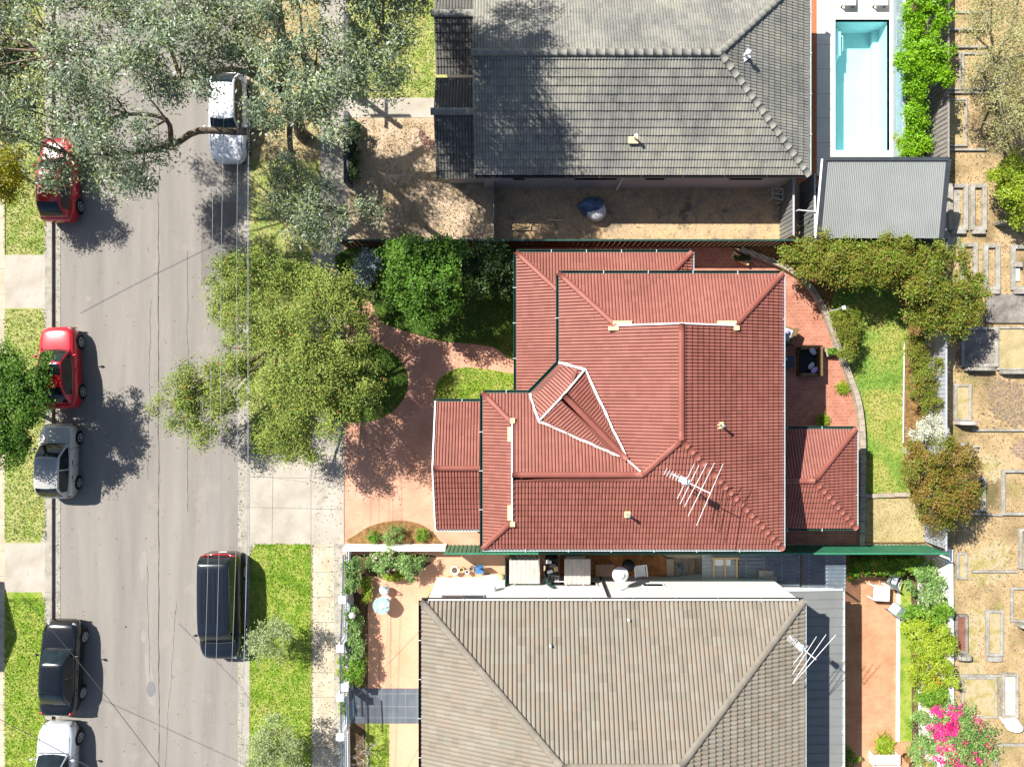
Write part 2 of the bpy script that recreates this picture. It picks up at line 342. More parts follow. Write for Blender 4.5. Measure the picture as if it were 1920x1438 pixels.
# left side of the street
sheet('yard', rect(-1200, -1800, -62, 3600), -0.01, dryg)
def fe(mb):
    for y in range(-600, 2200, 48): seam(mb, (-60, y), (9, y), 0.0, 0.015)
sheet('footpath', rect(-62, -1800, 9, 3600), 0.0, [footm, seamm], fe)
L1 = sheet('nature_strip', [(9, -1500), (84, -1500), (84, 470), (80, 478), (11, 478)], 0.012, dryg)
L2 = sheet('nature_strip', [(9, 578), (78, 578), (84, 600), (84, 985), (76, 1018), (9, 1018)], 0.012, dryg)
L3 = sheet('nature_strip', [(9, 1110), (78, 1110), (84, 1128), (84, 3600), (9, 3600)], 0.012, grassm)
sheet('driveway', [(9, 478), (80, 478), (84, 470), (84, 600), (78, 578), (9, 578)], 0.008, conc)
sheet('driveway', [(9, 1018), (76, 1018), (84, 985), (84, 1128), (78, 1110), (9, 1110)], 0.008, conc)
# right side verge
sheet('nature_strip', rect(468, -1800, 600, 300), 0.012, straw)
R0 = sheet('nature_strip', rect(468, 300, 600, 470), 0.014, dryg)
R1 = sheet('nature_strip', [(468, 470), (583, 470), (583, 850), (480, 850), (468, 820)], 0.012, dryg)
def ae(mb):
    seam(mb, (512, 850), (510, 1020), 0.01); seam(mb, (583, 850), (583, 1020), 0.01)
    for y in (898, 955): seam(mb, (470, y - 4), (645, y), 0.01)
    seam(mb, (470, 890), (583, 905), 0.01, .012, 1, .006, 20)
sheet('driveway', [(468, 820), (480, 850), (645, 850), (645, 1020), (480, 1020), (468, 1040)], 0.01, [conc, seamm], ae)
R2 = sheet('nature_strip', [(480, 1020), (583, 1020), (583, 3600), (468, 3600), (468, 1042)], 0.012, grassm)
def f2(mb):
    for y in range(1025, 2200, 47): seam(mb, (583, y), (626, y), 0.0, 0.02)
    seam(mb, (585, 1020), (584, 2200), 0.0, .02)
sheet('footpath', rect(583, 1020, 626, 3600), 0.0, [footm, seamm], f2)
sheet('path_edge', rect(626, 1020, 647, 3600), 0.006, [conc2])
def f3(mb):
    for y in (60, 130, 218, 258, 314, 380): seam(mb, (600, y), (652, y), 0.0, 0.02)
sheet('footpath', [(600, -1800), (652, -1800), (652, 470), (600, 470)], 0.0, [conc2, seamm], f3)
sheet('footpath', rect(583, 470, 646, 850), 0.0, [conc2, seamm])

# upper neighbour's block
sheet('lawn', rect(652, -1800, 900, 184), 0.012, dryg)
sheet('garden_path', rect(652, 184, 900, 221), 0.02, conc)
sheet('yard', rect(652, 221, 928, 462), 0.006, dirt)
sheet('side_yard', rect(928, 300, 1530, 462), 0.010, earth)
mb = MB()
def rc(mb, x0, y0, x1, y1, z0, z1, m=0): mb.box((x0, y0, z0), (x1, y1, z1), m)
dk0, dk1 = W(1531, 0), W(1692, 0); dy0, dy1 = W(0, -900).y, W(0, 330).y
rc(mb, dk0.x, POOL[3], dk1.x, dy0, -.2, .03); rc(mb, dk0.x, dy1, dk1.x, POOL[1], -.2, .03)
rc(mb, dk0.x, POOL[1], POOL[0], POOL[3], -.2, .03); rc(mb, POOL[2], POOL[1], dk1.x, POOL[3], -.2, .03)
for y in range(-100, 330, 46): seam(mb, (1531, y), (1564, y), .03, .012)
seam(mb, (1535, 65), (1563, 65), .03, .012)
deckm = mat('pale_deck_stone', [lin('c6c0b4'), lin('d2cdc2')], scale=1.2, fine=0.06, rough=0.8)
struct(mb.build('pool_deck', [deckm, seamm]))
sheet('terrace', rect(1496, -900, 1531, 345), 0.05, mat('terrace_timber', [lin('a05f3c'), lin('b06c46')], scale=2, fine=.15, stretch=(8, 1, 1)))
sheet('service_yard', rect(1496, 345, 1800, 462), 0.014, conc2)
sheet('garden_bed', rect(1692, -900, 1737, 300), 0.02, soil)
# the red roofed block
FRONT = sheet('driveway', [(646, 462), (975, 462), (975, 1024), (646, 1024)], 0.018, terra)
LA = smooth_closed([(650, 466), (970, 466), (970, 662), (925, 651), (880, 644), (830, 640), (785, 628), (745, 616), (712, 600), (690, 560), (655, 540)], 4)
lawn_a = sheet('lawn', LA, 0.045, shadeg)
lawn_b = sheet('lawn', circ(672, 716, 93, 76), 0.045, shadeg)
LC = smooth_closed([(816, 735), (821, 716), (838, 699), (868, 689), (910, 692), (945, 698), (985, 708), (985, 760), (900, 760), (822, 757)], 4)
lawn_c = sheet('lawn', LC, 0.045, grassm)
bed_f = sheet('garden_bed', smooth_closed([(652, 1018), (668, 1002), (690, 988), (720, 979), (755, 976), (785, 982), (808, 995), (822, 1012), (826, 1022), (740, 1022)], 4), 0.05, mulch)
WALLC = [(1385, 470), (1440, 490), (1473, 505), (1507, 530), (1530, 562), (1550, 603), (1570, 657), (1590, 710), (1604, 750), (1611, 797), (1613, 850), (1612, 930), (1611, 1020)]
sheet('patio', [(960, 462), (1370, 462)] + WALLC + [(960, 1020)], 0.016, brickp)
sheet('garden_bed', [(1380, 462), (1735, 462), (1735, 1018), (1612, 1018), (1613, 850), (1590, 710), (1550, 603), (1507, 530), (1440, 488)], 0.010, mulch)
LR = smooth_closed([(1560, 560), (1600, 520), (1660, 520), (1696, 600), (1702, 640), (1693, 690), (1692, 800), (1697, 870), (1706, 924), (1614, 924), (1616, 800), (1604, 730), (1584, 660), (1566, 610)], 4)
lawn_r = sheet('lawn', LR, 0.04, lawnm)
lawn_s = sheet('lawn', rect(1614, 935, 1732, 1016), 0.03, straw)
# cemetery
sheet('cemetery_ground', [(1737, -1800), (4200, -1800), (4200, 3600), (1784, 3600), (1784, 1030), (1737, 1030)], 0.0, tan)
def patches(name, m_, lst, z):
    for i_, pts in enumerate(lst):
        q = smooth_closed(pts, 12); cx = sum(p[0] for p in q) / len(q); cy = sum(p[1] for p in q) / len(q)
        q = [(cx + (p[0] - cx) * f, cy + (p[1] - cy) * f) for p in q for f in [rnd.uniform(.72, 1.12)]]
        sheet(name, q, z + .004 * i_, m_)
patches('moss_patch', mossy, [[(1880, 860), (1845, 850), (1835, 880), (1860, 905), (1880, 890)], [(1830, 1030), (1805, 1060), (1825, 1100), (1880, 1090), (1900, 1040), (1870, 1010)], [(1805, 1230), (1840, 1225), (1850, 1300), (1820, 1340), (1800, 1290)], [(1815, 1140), (1845, 1150), (1840, 1225), (1815, 1220)]], 0.006)
rubm = mat('dark_gravel', [lin('a58e6c'), lin('8a765c'), lin('5b5048')], scale=9, fine=.3, rough=1, bump=.6)
patches('gravel_patch', rubm, [[(1850, 715), (1900, 708), (1935, 740), (1935, 800), (1890, 800), (1860, 770)]], 0.028)
patches('brick_patch', mat('buried_brick', [lin('8a7866'), lin('77655a')], scale=3, fine=.2, brick=(.3, .15, .03, (1.5, 1.4, 1.2), .8)), [[(1895, 840), (1925, 815), (1945, 830), (1945, 870), (1915, 860)]], 0.034)
# lower neighbour's block
sheet('yard', [(646, 1024), (990, 1024), (1240, 1030), (1240, 1085), (1100, 1100), (646, 1100)], 0.012, terra2)
def yj(mb):
    for x in (712, 733): seam(mb, (x, 1150), (x, 1292), 0.012, .03, 1, .004, 20)
sheet('yard', [(684, 1100), (1000, 1100), (1000, 1292), (684, 1292)], 0.012, [terra2, mat('paving_stain', [lin('a5714f')], fine=.1)], yj)
sheet('garden_bed', [(647, 1040), (682, 1040), (690, 1078), (690, 1290), (647, 1290)], 0.02, soil)
sheet('garden_bed', smooth_closed([(682, 1040), (800, 1040), (815, 1050), (770, 1078), (740, 1090), (700, 1080), (684, 1078)], 4), 0.022, soil)
sheet('garden_bed', smooth_closed([(842, 1080), (828, 1090), (808, 1110), (802, 1128), (850, 1128), (850, 1085)], 4), 0.024, mulch)
def dj(mb):
    for x in (715, 737, 760, 782): seam(mb, (x, 1290), (x, 1356), 0.016, .02)
    for y in (1300, 1324, 1345): seam(mb, (650, y), (800, y), 0.016, .025)
sheet('driveway', rect(647, 1290, 1000, 1356), 0.016, [mat('blue_grey_paving', [lin('50555c'), lin('5c6168')], fine=.08, rough=.7), mat('pale_joint', [lin('7a7f84')])], dj)
sheet('lawn', rect(685, 1356, 729, 1900), 0.03, grassm)
sheet('garden_bed', rect(647, 1356, 685, 1900), 0.02, soil)
sheet('yard', rect(729, 1356, 1000, 1900), 0.012, terra2)
# sunken rear yard of the lower block
def tj(mb): pass
terr3 = mat('rear_terracotta', [lin('a67456'), lin('b88666'), lin('c29272')], scale=.9, fine=.12, fscale=14, rough=.85, brick=(.3, .15, .006, (.82, .8, .78), .9))
mb = MB(); mb.box((9.3, -9.31, SUNK - .1), (21.12, -8.2, SUNK)); mb.box((12.42, -26, SUNK - .1), (21.12, -9.31, SUNK - .001)); struct(mb.build('rear_patio', terr3))
def sunk(name, pts, dz, m): return sheet(name, pts, SUNK + dz, m, zb=SUNK - .05)
SB = -2.2
def raised(name, pts, z, m): return sheet(name, pts, z, m, zb=SUNK - .05)
raised('path_edge', [(1684, 1092), (1688, 1092), (1687, 1390), (1682, 1390)], SUNK + .12, white)
raised('lawn', [(1688, 1090), (1708, 1086), (1710, 1390), (1687, 1390)], SUNK + .1, grassm)
raised('garden_bed', [(1590, 1022), (1764, 1022), (1764, 1094), (1640, 1080), (1600, 1072)], SUNK + .06, soil)
raised('garden_bed', [(1708, 1086), (1764, 1086), (1764, 1600), (1690, 1600), (1710, 1390)], SUNK + .08, soil)
def bh_(px): return SUNK + .3 + max(0, min(1, (px - 1690) / 75)) * 1.9

# ---------------------------------------------------------------- roofs
def tile_plane(mb, poly, rib=0.16, course=0.30, amp=0.028, thick=0.028, m=0, sm=6, jit=0.0, power=0.8):
    P = [Vector(p) for p in poly]; n = Vector((0, 0, 0))
    for i in range(len(P)):
        a, b = P[i], P[(i + 1) % len(P)]
        n += Vector(((a.y - b.y) * (a.z + b.z), (a.z - b.z) * (a.x + b.x), (a.x - b.x) * (a.y + b.y)))
    n.normalize()
    if n.z < 0: n = -n
    V = (Vector((0, 0, 1)) - n * n.z).normalized(); U = V.cross(n)
    uv = [((p - P[0]).dot(U), (p - P[0]).dot(V)) for p in P]
    vmin, vmax = min(q[1] for q in uv), max(q[1] for q in uv)
    def inter(v):
        v = min(max(v, vmin + 1e-5), vmax - 1e-5); xs_ = []
        for i in range(len(uv)):
            (u0, w0), (u1, w1) = uv[i], uv[(i + 1) % len(uv)]
            if (w0 - v) * (w1 - v) <= 0 and abs(w1 - w0) > 1e-9: xs_.append(u0 + (u1 - u0) * (v - w0) / (w1 - w0))
        return min(xs_), max(xs_)
    nrow = max(1, int(math.ceil((vmax - vmin) / course)))
    RP = (0, .15, .3, .7, .85); RH = (-1, -.22, 0, 0, -.22)
    for j in range(nrow):
        v0 = vmin + j * course; v1 = min(vmin + (j + 1) * course, vmax)
        a0, b0 = inter(v0); a1, b1 = inter(v1); lo, hi = min(a0, a1), max(b0, b1)
        k0, k1 = int(math.floor(lo / rib)), int(math.ceil(hi / rib))
        us = [((k + q) * rib, h_ * amp) for k in range(k0, k1 + 1) for q, h_ in zip(RP, RH)]
        tints = {}; base = len(mb.v)
        for u, pf in us:
            ua, ub = min(max(u, a0), b0), min(max(u, a1), b1)
            key = int(math.floor((u + 1e-6) / (2 * rib)))
            if key not in tints: tints[key] = (rnd.random(), rnd.gauss(0, jit))
            dz = tints[key][1]
            p0 = P[0] + U * ua + V * v0; p1 = P[0] + U * ub + V * v1
            mb.v.append(tuple(p0 - n * (amp + .01))); mb.v.append(tuple(p0 + n * (thick + pf + dz))); mb.v.append(tuple(p1 + n * (pf + dz * .3)))
        for i in range(len(us) - 1):
            q = base + 3 * i; t_ = tints[int(math.floor((us[i][0] + 1e-6) / (2 * rib)))][0]
            w0_ = min(max(us[i + 1][0], a0), b0) - min(max(us[i][0], a0), b0); w1_ = min(max(us[i + 1][0], a1), b1) - min(max(us[i][0], a1), b1)
            if w0_ > 1e-5: mb.face((q, q + 3, q + 4, q + 1), m, t_)
            if w0_ > 1e-5 and w1_ > 1e-5: mb.face((q + 1, q + 4, q + 5, q + 2), m, t_)
            elif w0_ > 1e-5: mb.face((q + 1, q + 4, q + 2), m, t_)
            elif w1_ > 1e-5: mb.face((q + 1, q + 5, q + 2), m, t_)

def ridge(mb, a, b, r=0.12, seg=0.38, m=0, lift=0.02, flare=.0):
    """a run of overlapping half-round capping tiles"""
    a, b = Vector(a), Vector(b); Ln = (b - a).length; k = max(1, round(Ln / seg)); d = (b - a) / Ln
    s = d.cross(Vector((0, 0, 1))).normalized(); u = s.cross(d).normalized()
    for i in range(k):
        e_0 = .0 if flare == 0 else .03
        p, q = a + d * (Ln * i / k - e_0), a + d * (Ln * (i + 1) / k + e_0)
        A = []; B = []
        for j in range(9):
            th = math.pi * (j / 8) * 1.12 - .19
            c_ = s * math.cos(th); e_ = u * math.sin(th)
            A.append(p + c_ * (r * (1.0 + flare)) + e_ * r * (.58 + flare * .6) + u * (lift + flare * .2)); B.append(q + c_ * r + e_ * r * .58 + u * lift)
        n = mb.add(A); mb.add(B); t_ = rnd.random()
        for j in range(8): mb.face((n + j, n + j + 1, n + 10 + j, n + 9 + j), m, t_, True)
        if flare or i == 0: mb.face(tuple(n + j for j in range(9)), m, t_)
        if flare or i == k - 1: mb.face(tuple(n + 17 - j for j in range(9)), m, t_)

def gutter(mb, a, b, w=0.12, h=0.13, m=0):
    """open gutter trough along an eave: a bed with a raised outer and inner lip"""
    a, b = Vector(a), Vector(b); d = (b - a).normalized(); s = d.cross(Vector((0, 0, 1))).normalized()
    for k, hh in ((-w / 2, h), (w / 2, h)): mb.bar(a + s * k + Vector((0, 0, -hh / 2)), b + s * k + Vector((0, 0, -hh / 2)), 0.02, hh, m)
    mb.bar(a + Vector((0, 0, -h + .01)), b + Vector((0, 0, -h + .01)), w - .02, .02, m)
    k = int((b - a).length / 1.9)
    for i in range(1, k + 1): 
        p = a.lerp(b, i / (k + 1)); mb.bar(p - s * (w / 2 + .01), p + s * (w / 2 + .05), .03, .015, m + 1 if m + 1 < 2 else m)

def P3(lst): return [D(*p) for p in lst]

# ----- the red roofed house
xW, xE, yN, yS, xWW, yWN, h0, sp = 1.92, 11.07, -4.5, 6.75, -1.2, 0.39, 5.2, 0.414
def ht(d): return h0 + d * sp
xr = (xW + xE) / 2; hr = ht(4.575); yk = yS - 4.575; yw = (yWN + yS) / 2; dw = (yS - yWN) / 2; hw = ht(dw); xj = xW + dw
dg, dgw = 2.2, 1.2
red = thing('brick_house', 'big red tiled house with many hips and a small diagonal front gable', 'house', D(4.9, 1.2, 0))
mb = MB()
mb.box(D(xW + .45, yN + .45, 0), D(xE - .45, yS - .45, h0)); mb.box(D(xWW + .45, yWN + .45, 0), D(xW + .5, yS - .45, h0 - .003))
mb.prism([D(2.37, -.5, 0)[:2], D(2.37, .84, 0)[:2], D(1.1, .84, 0)[:2]], 0, h0 - .006)
mb.box(D(.65, -5.3, 0), D(7.45, -4.04, 2.9)); mb.box(D(.65, -4.05, 0), D(2.38, .85, 2.9))
mb.box(D(-3.1, 1.1, 0), D(-.74, 6.1, 2.68))
mb.poly(P3([(-3.1, 1.1, 2.68), (-3.1, 6.1, 2.68), (-3.1, 3.62, 3.8)]))
mb.build('wall', brickw, red)
def soffit(mb, pts, z, m=0): mb.poly(P3([(x, y, z) for x, y in pts])[::-1], m)
roof = MB()
N_ = dict(rib=0.133, course=0.265, amp=.055, thick=.010)
S_ = dict(N_, thick=.055, amp=.06); NE_ = dict(N_, thick=.026)
tile_plane(roof, P3([(xW, yN, h0), (xE, yN, h0), (xE - dg, yN + dg, ht(dg)), (xW + dg, yN + dg, ht(dg))]), **N_)
tile_plane(roof, P3([(xW, yN, h0), (xW + dg, yN + dg, ht(dg)), (xr, yN + dg, hr), (xr, yk, hr), (xj, yw, hw), (xW, yWN, h0)]), **N_)
tile_plane(roof, P3([(xE, yN, h0), (xE, yS, h0), (xr, yk, hr), (xr, yN + dg, hr), (xE - dg, yN + dg, ht(dg))]), **S_)
tile_plane(roof, P3([(xWW, yS, h0), (xE, yS, h0), (xr, yk, hr), (xj, yw, hw), (xWW + dgw, yw, hw), (xWW + dgw, yS - dgw, ht(dgw))]), **S_)
tile_plane(roof, P3([(xWW, yWN, h0), (xWW + dgw, yWN + dgw, ht(dgw)), (xWW + dgw, yw, hw), (xj, yw, hw), (xW, yWN, h0)]), **N_)
tile_plane(roof, P3([(xWW, yWN, h0), (xWW, yS, h0), (xWW + dgw, yS - dgw, ht(dgw)), (xWW + dgw, yWN + dgw, ht(dgw))]), **N_)
# diagonal gable over the inner corner
A_, B_ = (1.92, -.85, h0), (.72, .39, h0); C_, E_ = (2.94, -.575, 5.63), (1.07, 1.51, 5.66); K_ = (2.02, .45, 6.30); Z_ = (4.52, 2.99, 6.33)
tile_plane(roof, P3([A_, B_, E_, C_]), **N_)
up = lambda p, d: (p[0], p[1], p[2] + d)
tile_plane(roof, P3([up(C_, .05), up(K_, .05), up(Z_, .03)]), **N_); tile_plane(roof, P3([up(E_, .05), up(K_, .05), up(Z_, .03)]), **S_)
# lower roofs
ls = 0.40; y0, x0 = -5.78, 0.19; l0 = 2.9
tile_plane(roof, P3([(x0, y0, l0), (2.35, y0 + 2.16, l0 + 2.16 * ls), (2.35, .39, l0 + 2.16 * ls), (x0, .39, l0)]), **N_)
tile_plane(roof, P3([(x0, y0, l0), (7.92, y0, l0), (5.76, y0 + 2.16, l0 + 2.16 * ls), (2.35, y0 + 2.16, l0 + 2.16 * ls)]), **N_)
tile_plane(roof, P3([(7.92, y0, l0), (7.92, -3.6, l0), (5.76, -3.62, l0 + 2.16 * ls)]), **S_)
gy0, gy1, gx0, gx1, g0, gr = .80, 6.44, -3.38, -.76, 2.7, 3.87; gyr = (gy0 + gy1) / 2
tile_plane(roof, P3([(gx0, gy0, g0), (gx1, gy0, g0), (gx1, gyr, gr), (gx0, gyr, gr)]), **N_)
tile_plane(roof, P3([(gx0, gy1, g0), (gx1, gy1, g0), (gx1, gyr, gr), (gx0, gyr, gr)]), **S_)
soffit(roof, [(xW, yN), (xE, yN), (xE, yS), (xWW, yS), (xWW, yWN), (B_[0], B_[1]), (A_[0], A_[1])], h0 - .02)
soffit(roof, [(x0, y0), (7.92, y0), (7.92, -3.6), (2.35, -3.6), (2.35, .39), (x0, .39)], l0 - .02)
rf = roof.build('roof', redtile, red)
cap = MB()
for a, b in (((xW, yN, h0), (xW + dg, yN + dg, ht(dg))), ((xE, yN, h0), (xE - dg, yN + dg, ht(dg))), ((xr, yN + dg, hr), (xr, yk, hr)), ((xE, yS, h0), (xr, yk, hr)), ((xr, yk, hr), (xj, yw, hw)),
             ((xj, yw, hw), (xWW + dgw, yw, hw)), ((xWW, yWN, h0), (xWW + dgw, yWN + dgw, ht(dgw))), ((xWW, yS, h0), (xWW + dgw, yS - dgw, ht(dgw))),
             (up(K_, .08), up(Z_, .04)), ((x0, y0, l0), (2.35, y0 + 2.16, l0 + 2.16 * ls)), ((7.92, y0, l0), (5.76, y0 + 2.16, l0 + 2.16 * ls)), ((gx0, gyr, gr), (gx1, gyr, gr))):
    cap = MB(); ridge(cap, D(*a), D(*b), .115, .36, flare=.055 if a == (xE, yS, h0) else 0); cap.build('ridge_capping', redcap, rf)
gt = MB()
for a, b in (((xW, yN, h0), (xE, yN, h0)), ((xW, yN, h0), (xW, -.85, h0)), (A_, B_), ((.72, .39, h0), (xWW, .39, h0)), ((xWW, yWN, h0), (xWW, yS, h0)), ((x0, y0, l0), (x0, .45, l0)), ((x0, y0, l0), (7.92, y0, l0)), ((gx0, gy0, g0), (gx1 - .3, gy0, g0))):
    a = Vector(D(*a)); b = Vector(D(*b)); d = (b - a).normalized(); s_ = d.cross(Vector((0, 0, 1)))
    cen = Vector(D(xr, 1.5, 0)); mid = (a + b) / 2
    if (mid + s_ - cen).xy.length < (mid - s_ - cen).xy.length: s_ = -s_
    gt = MB(); gutter(gt, a + s_ * .055, b + s_ * .055, .11, .12); gt.build('gutter', [gutg, gutw], rf)
gt = MB()
for a, b, s_ in (((xE, yN, h0), (xE, yS, h0), (.05, 0)), ((xWW, yS, h0), (xE, yS, h0), (0, .05)), ((7.92, y0, l0), (7.92, -4.5, l0), (.05, 0)), ((gx0, gy1, g0), (gx1 - .3, gy1, g0), (0, .05))):
    gt = MB(); gutter(gt, D(a[0] + s_[0], a[1] + s_[1], a[2]), D(b[0] + s_[0], b[1] + s_[1], b[2]), .11, .12); gt.build('gutter', [gutw, gutw], rf)
fl = MB()
for pts in ([C_, Z_], [E_, Z_], [A_, C_], [B_, E_]):
    fl = MB(); a, b = Vector(D(*pts[0])), Vector(D(*pts[1])); k = max(2, int((b - a).length / .25)); pr = None
    for i in range(k + 1):
        q = a.lerp(b, i / k) + Vector((rnd.gauss(0, .012), rnd.gauss(0, .012), .085))
        if pr is not None: fl.bar(pr, q, .085 * rnd.uniform(.75, 1.2), .02)
        pr = q
    fl.build('valley_flashing', flash, rf)
fl = MB(); fl.bar(D(Z_[0], Z_[1], Z_[2] + .08), D(Z_[0] + .5, Z_[1] + .45, Z_[2] + .23), .06, .02)
fl.build('valley_flashing', flash, rf)
for pts in ([(xW + dg, yN + dg + .01, ht(dg)), (xE - dg, yN + dg + .01, ht(dg)), (xr, yN + dg + .01, hr)], [(xWW + dgw + .01, yWN + dgw, ht(dgw)), (xWW + dgw + .01, yS - dgw, ht(dgw)), (xWW + dgw + .01, yw, hw)], [C_, E_, (K_[0] + .02, K_[1] + .02, K_[2])]):
    gb = MB(); gb.poly(P3(pts)); gb.build('gable_panel', white, rf)
for a, b in (((xW + dg, yN + dg, ht(dg)), (xr, yN + dg, hr)), ((xE - dg, yN + dg, ht(dg)), (xr, yN + dg, hr)), ((xWW + dgw, yWN + dgw, ht(dgw)), (xWW + dgw, yw, hw)), ((xWW + dgw, yS - dgw, ht(dgw)), (xWW + dgw, yw, hw)),
             (up(C_, .06), up(K_, .06)), (up(E_, .06), up(K_, .06)), ((gx0 - .02, gy0, g0), (gx0 - .02, gyr, gr)), ((gx0 - .02, gy1, g0), (gx0 - .02, gyr, gr))):
    gb = MB(); gb.bar(D(*a), D(*b), .06, .14); gb.build('gable_board', white, rf)
for x, y, z, sx, sy in ((xW + dg + .25, yN + dg - .1, ht(dg) + .02, .75, .16), (xE - dg - .35, yN + dg - .1, ht(dg) + .02, .75, .16), (xW + dg - .1, yN + dg + .12, ht(dg) + .05, .4, .16), (xE - dg + .02, yN + dg + .1, ht(dg) + .05, .22, .18),
                        (xWW + dgw - .1, yWN + dgw + .45, ht(dgw) - .02, .16, .6), (xWW + dgw - .1, yS - dgw - .35, ht(dgw) - .02, .16, .6), (xWW + dgw + .02, yWN + dgw - .1, ht(dgw) + .03, .2, .2), (xWW + dgw + .02, yS - dgw + .1, ht(dgw) + .03, .2, .2)):
    c_ = D(x, y, z)
    mo = MB(); mo.obox((c_[0], c_[1], c_[2] + .0), 0, sx, sy, .09); mo.build('mortar_patch', mortar, rf)
for px, py in ((1350, 797), (1176, 964)):
    h_ = 6.0 if px > 1300 else 5.75
    for _ in range(6):
        p = W(px, py, h_); yd = -p.y
        h_ = ht(xE - p.x) if px > 1300 else ht(yS - yd)
    v = MB(); c_ = W(px, py, h_)
    v.obox((c_.x, c_.y, c_.z + .045), 0, .24, .26, .05, 1); v.lathe([(.045, 0), (.045, .42), (.075, .43), (.075, .48), (.02, .5)], (c_.x, c_.y, c_.z + .04), 12)
    v.build('vent_pipe', [steel, mortar], rf)
def wpart(par, kind, a, b, m, frame=None):
    """window or door set on a wall: a glazed panel inside a frame, a and b are opposite corners (one axis thin)"""
    mb = MB(); mb.box(a, b); o = mb.build(kind, dglass, par)
    fr = MB(); a_, b_ = np.array(a), np.array(b); ax = int(np.argmin(np.abs(b_ - a_))); oth = [i for i in (0, 1) if i != ax][0]
    lo, hi = np.minimum(a_, b_), np.maximum(a_, b_); lo[ax] -= .02; hi[ax] += .02
    for i, side in ((oth, 0), (oth, 1), (2, 0), (2, 1)):
        l2, h2 = lo.copy(), hi.copy()
        if side: l2[i] = hi[i]; h2[i] = hi[i] + .06
        else: h2[i] = lo[i]; l2[i] = lo[i] - .06
        if i == 2: l2[oth] -= .063; h2[oth] += .063
        fr.box(l2, h2)
    fr.build('frame', m, o); return o
for y in (-3.2, -.4, 2.4): wpart(red, 'window', D(xE - .44, y, 3.4), D(xE - .47, y + 1.6, 4.6), white)
for y in (-2.6, .3): wpart(red, 'door', D(xE - .44, y, .05), D(xE - .47, y + 2.2, 2.15), white)
for y in (-3.4, -1.6): wpart(red, 'window', D(.66, y, .9), D(.63, y + 1.2, 2.1), white)
wpart(red, 'garage_door', D(-3.11, 2.0, .05), D(-3.13, 4.9, 2.2), white)

# ----- garden pavilion behind it
gz = thing('gazebo', 'small red tiled hip roofed pavilion at the edge of the back lawn', 'pavilion', D(13, 4.2, 0))
qx, qy0, qy1, q0, qs = 15.3, 2.02, 6.42, 2.6, .40; qc = (qy0 + qy1) / 2; qd = qy1 - qc
mb = MB()
tile_plane(mb, P3([(10.7, qy0, q0), (qx, qy0, q0), (qx - qd, qc, q0 + qd * qs), (10.7, qc, q0 + qd * qs)]), **N_)
tile_plane(mb, P3([(10.7, qy1, q0), (qx, qy1, q0), (qx - qd, qc, q0 + qd * qs), (10.7, qc, q0 + qd * qs)]), **S_)
tile_plane(mb, P3([(qx, qy0, q0), (qx, qy1, q0), (qx - qd, qc, q0 + qd * qs)]), **S_)
soffit(mb, [(10.7, qy0), (qx, qy0), (qx, qy1), (10.7, qy1)], q0 - .02)
grf = mb.build('roof', redtile, gz)
for p in ((10.7, qc, q0 + qd * qs), (qx, qy0, q0), (qx, qy1, q0)): mb = MB(); ridge(mb, D(*p), D(qx - qd, qc, q0 + qd * qs), .12, flare=.08 if p[1] == qy1 else 0); mb.build('ridge_capping', redcap, grf)
for y_ in (qy0 - .05, qy1 + .05): mb = MB(); gutter(mb, D(10.7, y_, q0), D(qx + .05, y_, q0), .11, .12); mb.build('gutter', [gutg, gutw], grf)
mb = MB(); gutter(mb, D(qx + .05, qy0, q0), D(qx + .05, qy1, q0), .11, .12); mb.build('gutter', [gutw, gutw], grf)
for x, y in ((11.3, 2.4), (15.0, 2.4), (11.3, 6.05), (15.0, 6.05)):
    mb = MB(); p = D(x, y, 0); mb.box((p[0] - .07, p[1] - .07, 0), (p[0] + .07, p[1] + .07, q0 - .025)); mb.build('post', brickw, gz)

# ----- upper grey house
us, u0 = .45, 2.7; uxE, uyS, ud = 13.15, -9.25, 4.5; uyR, uxR, uR = uyS - ud, uxE - ud, u0 + ud * us; uyN = uyR - ud; uxW = -1.66
gh = thing('house', 'long house under a lichened grey tile roof beside the swimming pool', 'house', D(5, -13.7, 0))
mb = MB(); mb.box(D(uxW + .35, -9.37, 0), D(uxE - .55, uyN + .45, u0)); mb.box(D(-3.0, -9.6, 0), D(uxW + .36, -13.3, 2.55)); mb.box(D(-3.0, -14.2, 0), D(uxW + .36, -18, 2.55))
mb.poly(P3([(uxW + .05, uyS - .12, u0), (uxW + .05, uyN + .12, u0), (uxW + .05, uyR, uR)]), 0)
for yc, w_ in ((-11.7, 2.45), (-15.95, 2.1)): mb.poly(P3([(-3.2, yc + w_, 2.55), (-3.2, yc - 1.7, 2.75), (-3.2, yc, 3.55)]), 0)
mb.build('wall', offwhite, gh)
mb = MB(); G_ = dict(rib=.128, course=.335, amp=.03, thick=.046, jit=.003)
tile_plane(mb, P3([(uxW, uyS, u0), (uxE, uyS, u0), (uxR, uyR, uR), (uxW, uyR, uR)]), **G_)
tile_plane(mb, P3([(uxE, uyS, u0), (uxE, uyN, u0), (uxR, uyR, uR)]), **G_)
tile_plane(mb, P3([(uxE, uyN, u0), (uxW, uyN, u0), (uxW, uyR, uR), (uxR, uyR, uR)]), **G_)
soffit(mb, [(uxW, uyS), (uxE, uyS), (uxE, uyN), (uxW, uyN)], u0 - .02)
urf = mb.build('roof', graytile, gh)
for p in ((uxW, uyR, uR), (uxE, uyS, u0), (uxE, uyN, u0)): mb = MB(); ridge(mb, D(*p), D(uxR, uyR, uR), .14, .4, flare=.05); mb.build('ridge_capping', graycap, urf)
mb = MB(); G2 = dict(rib=.135, course=.34, amp=.04, thick=.045)
px0 = -3.38
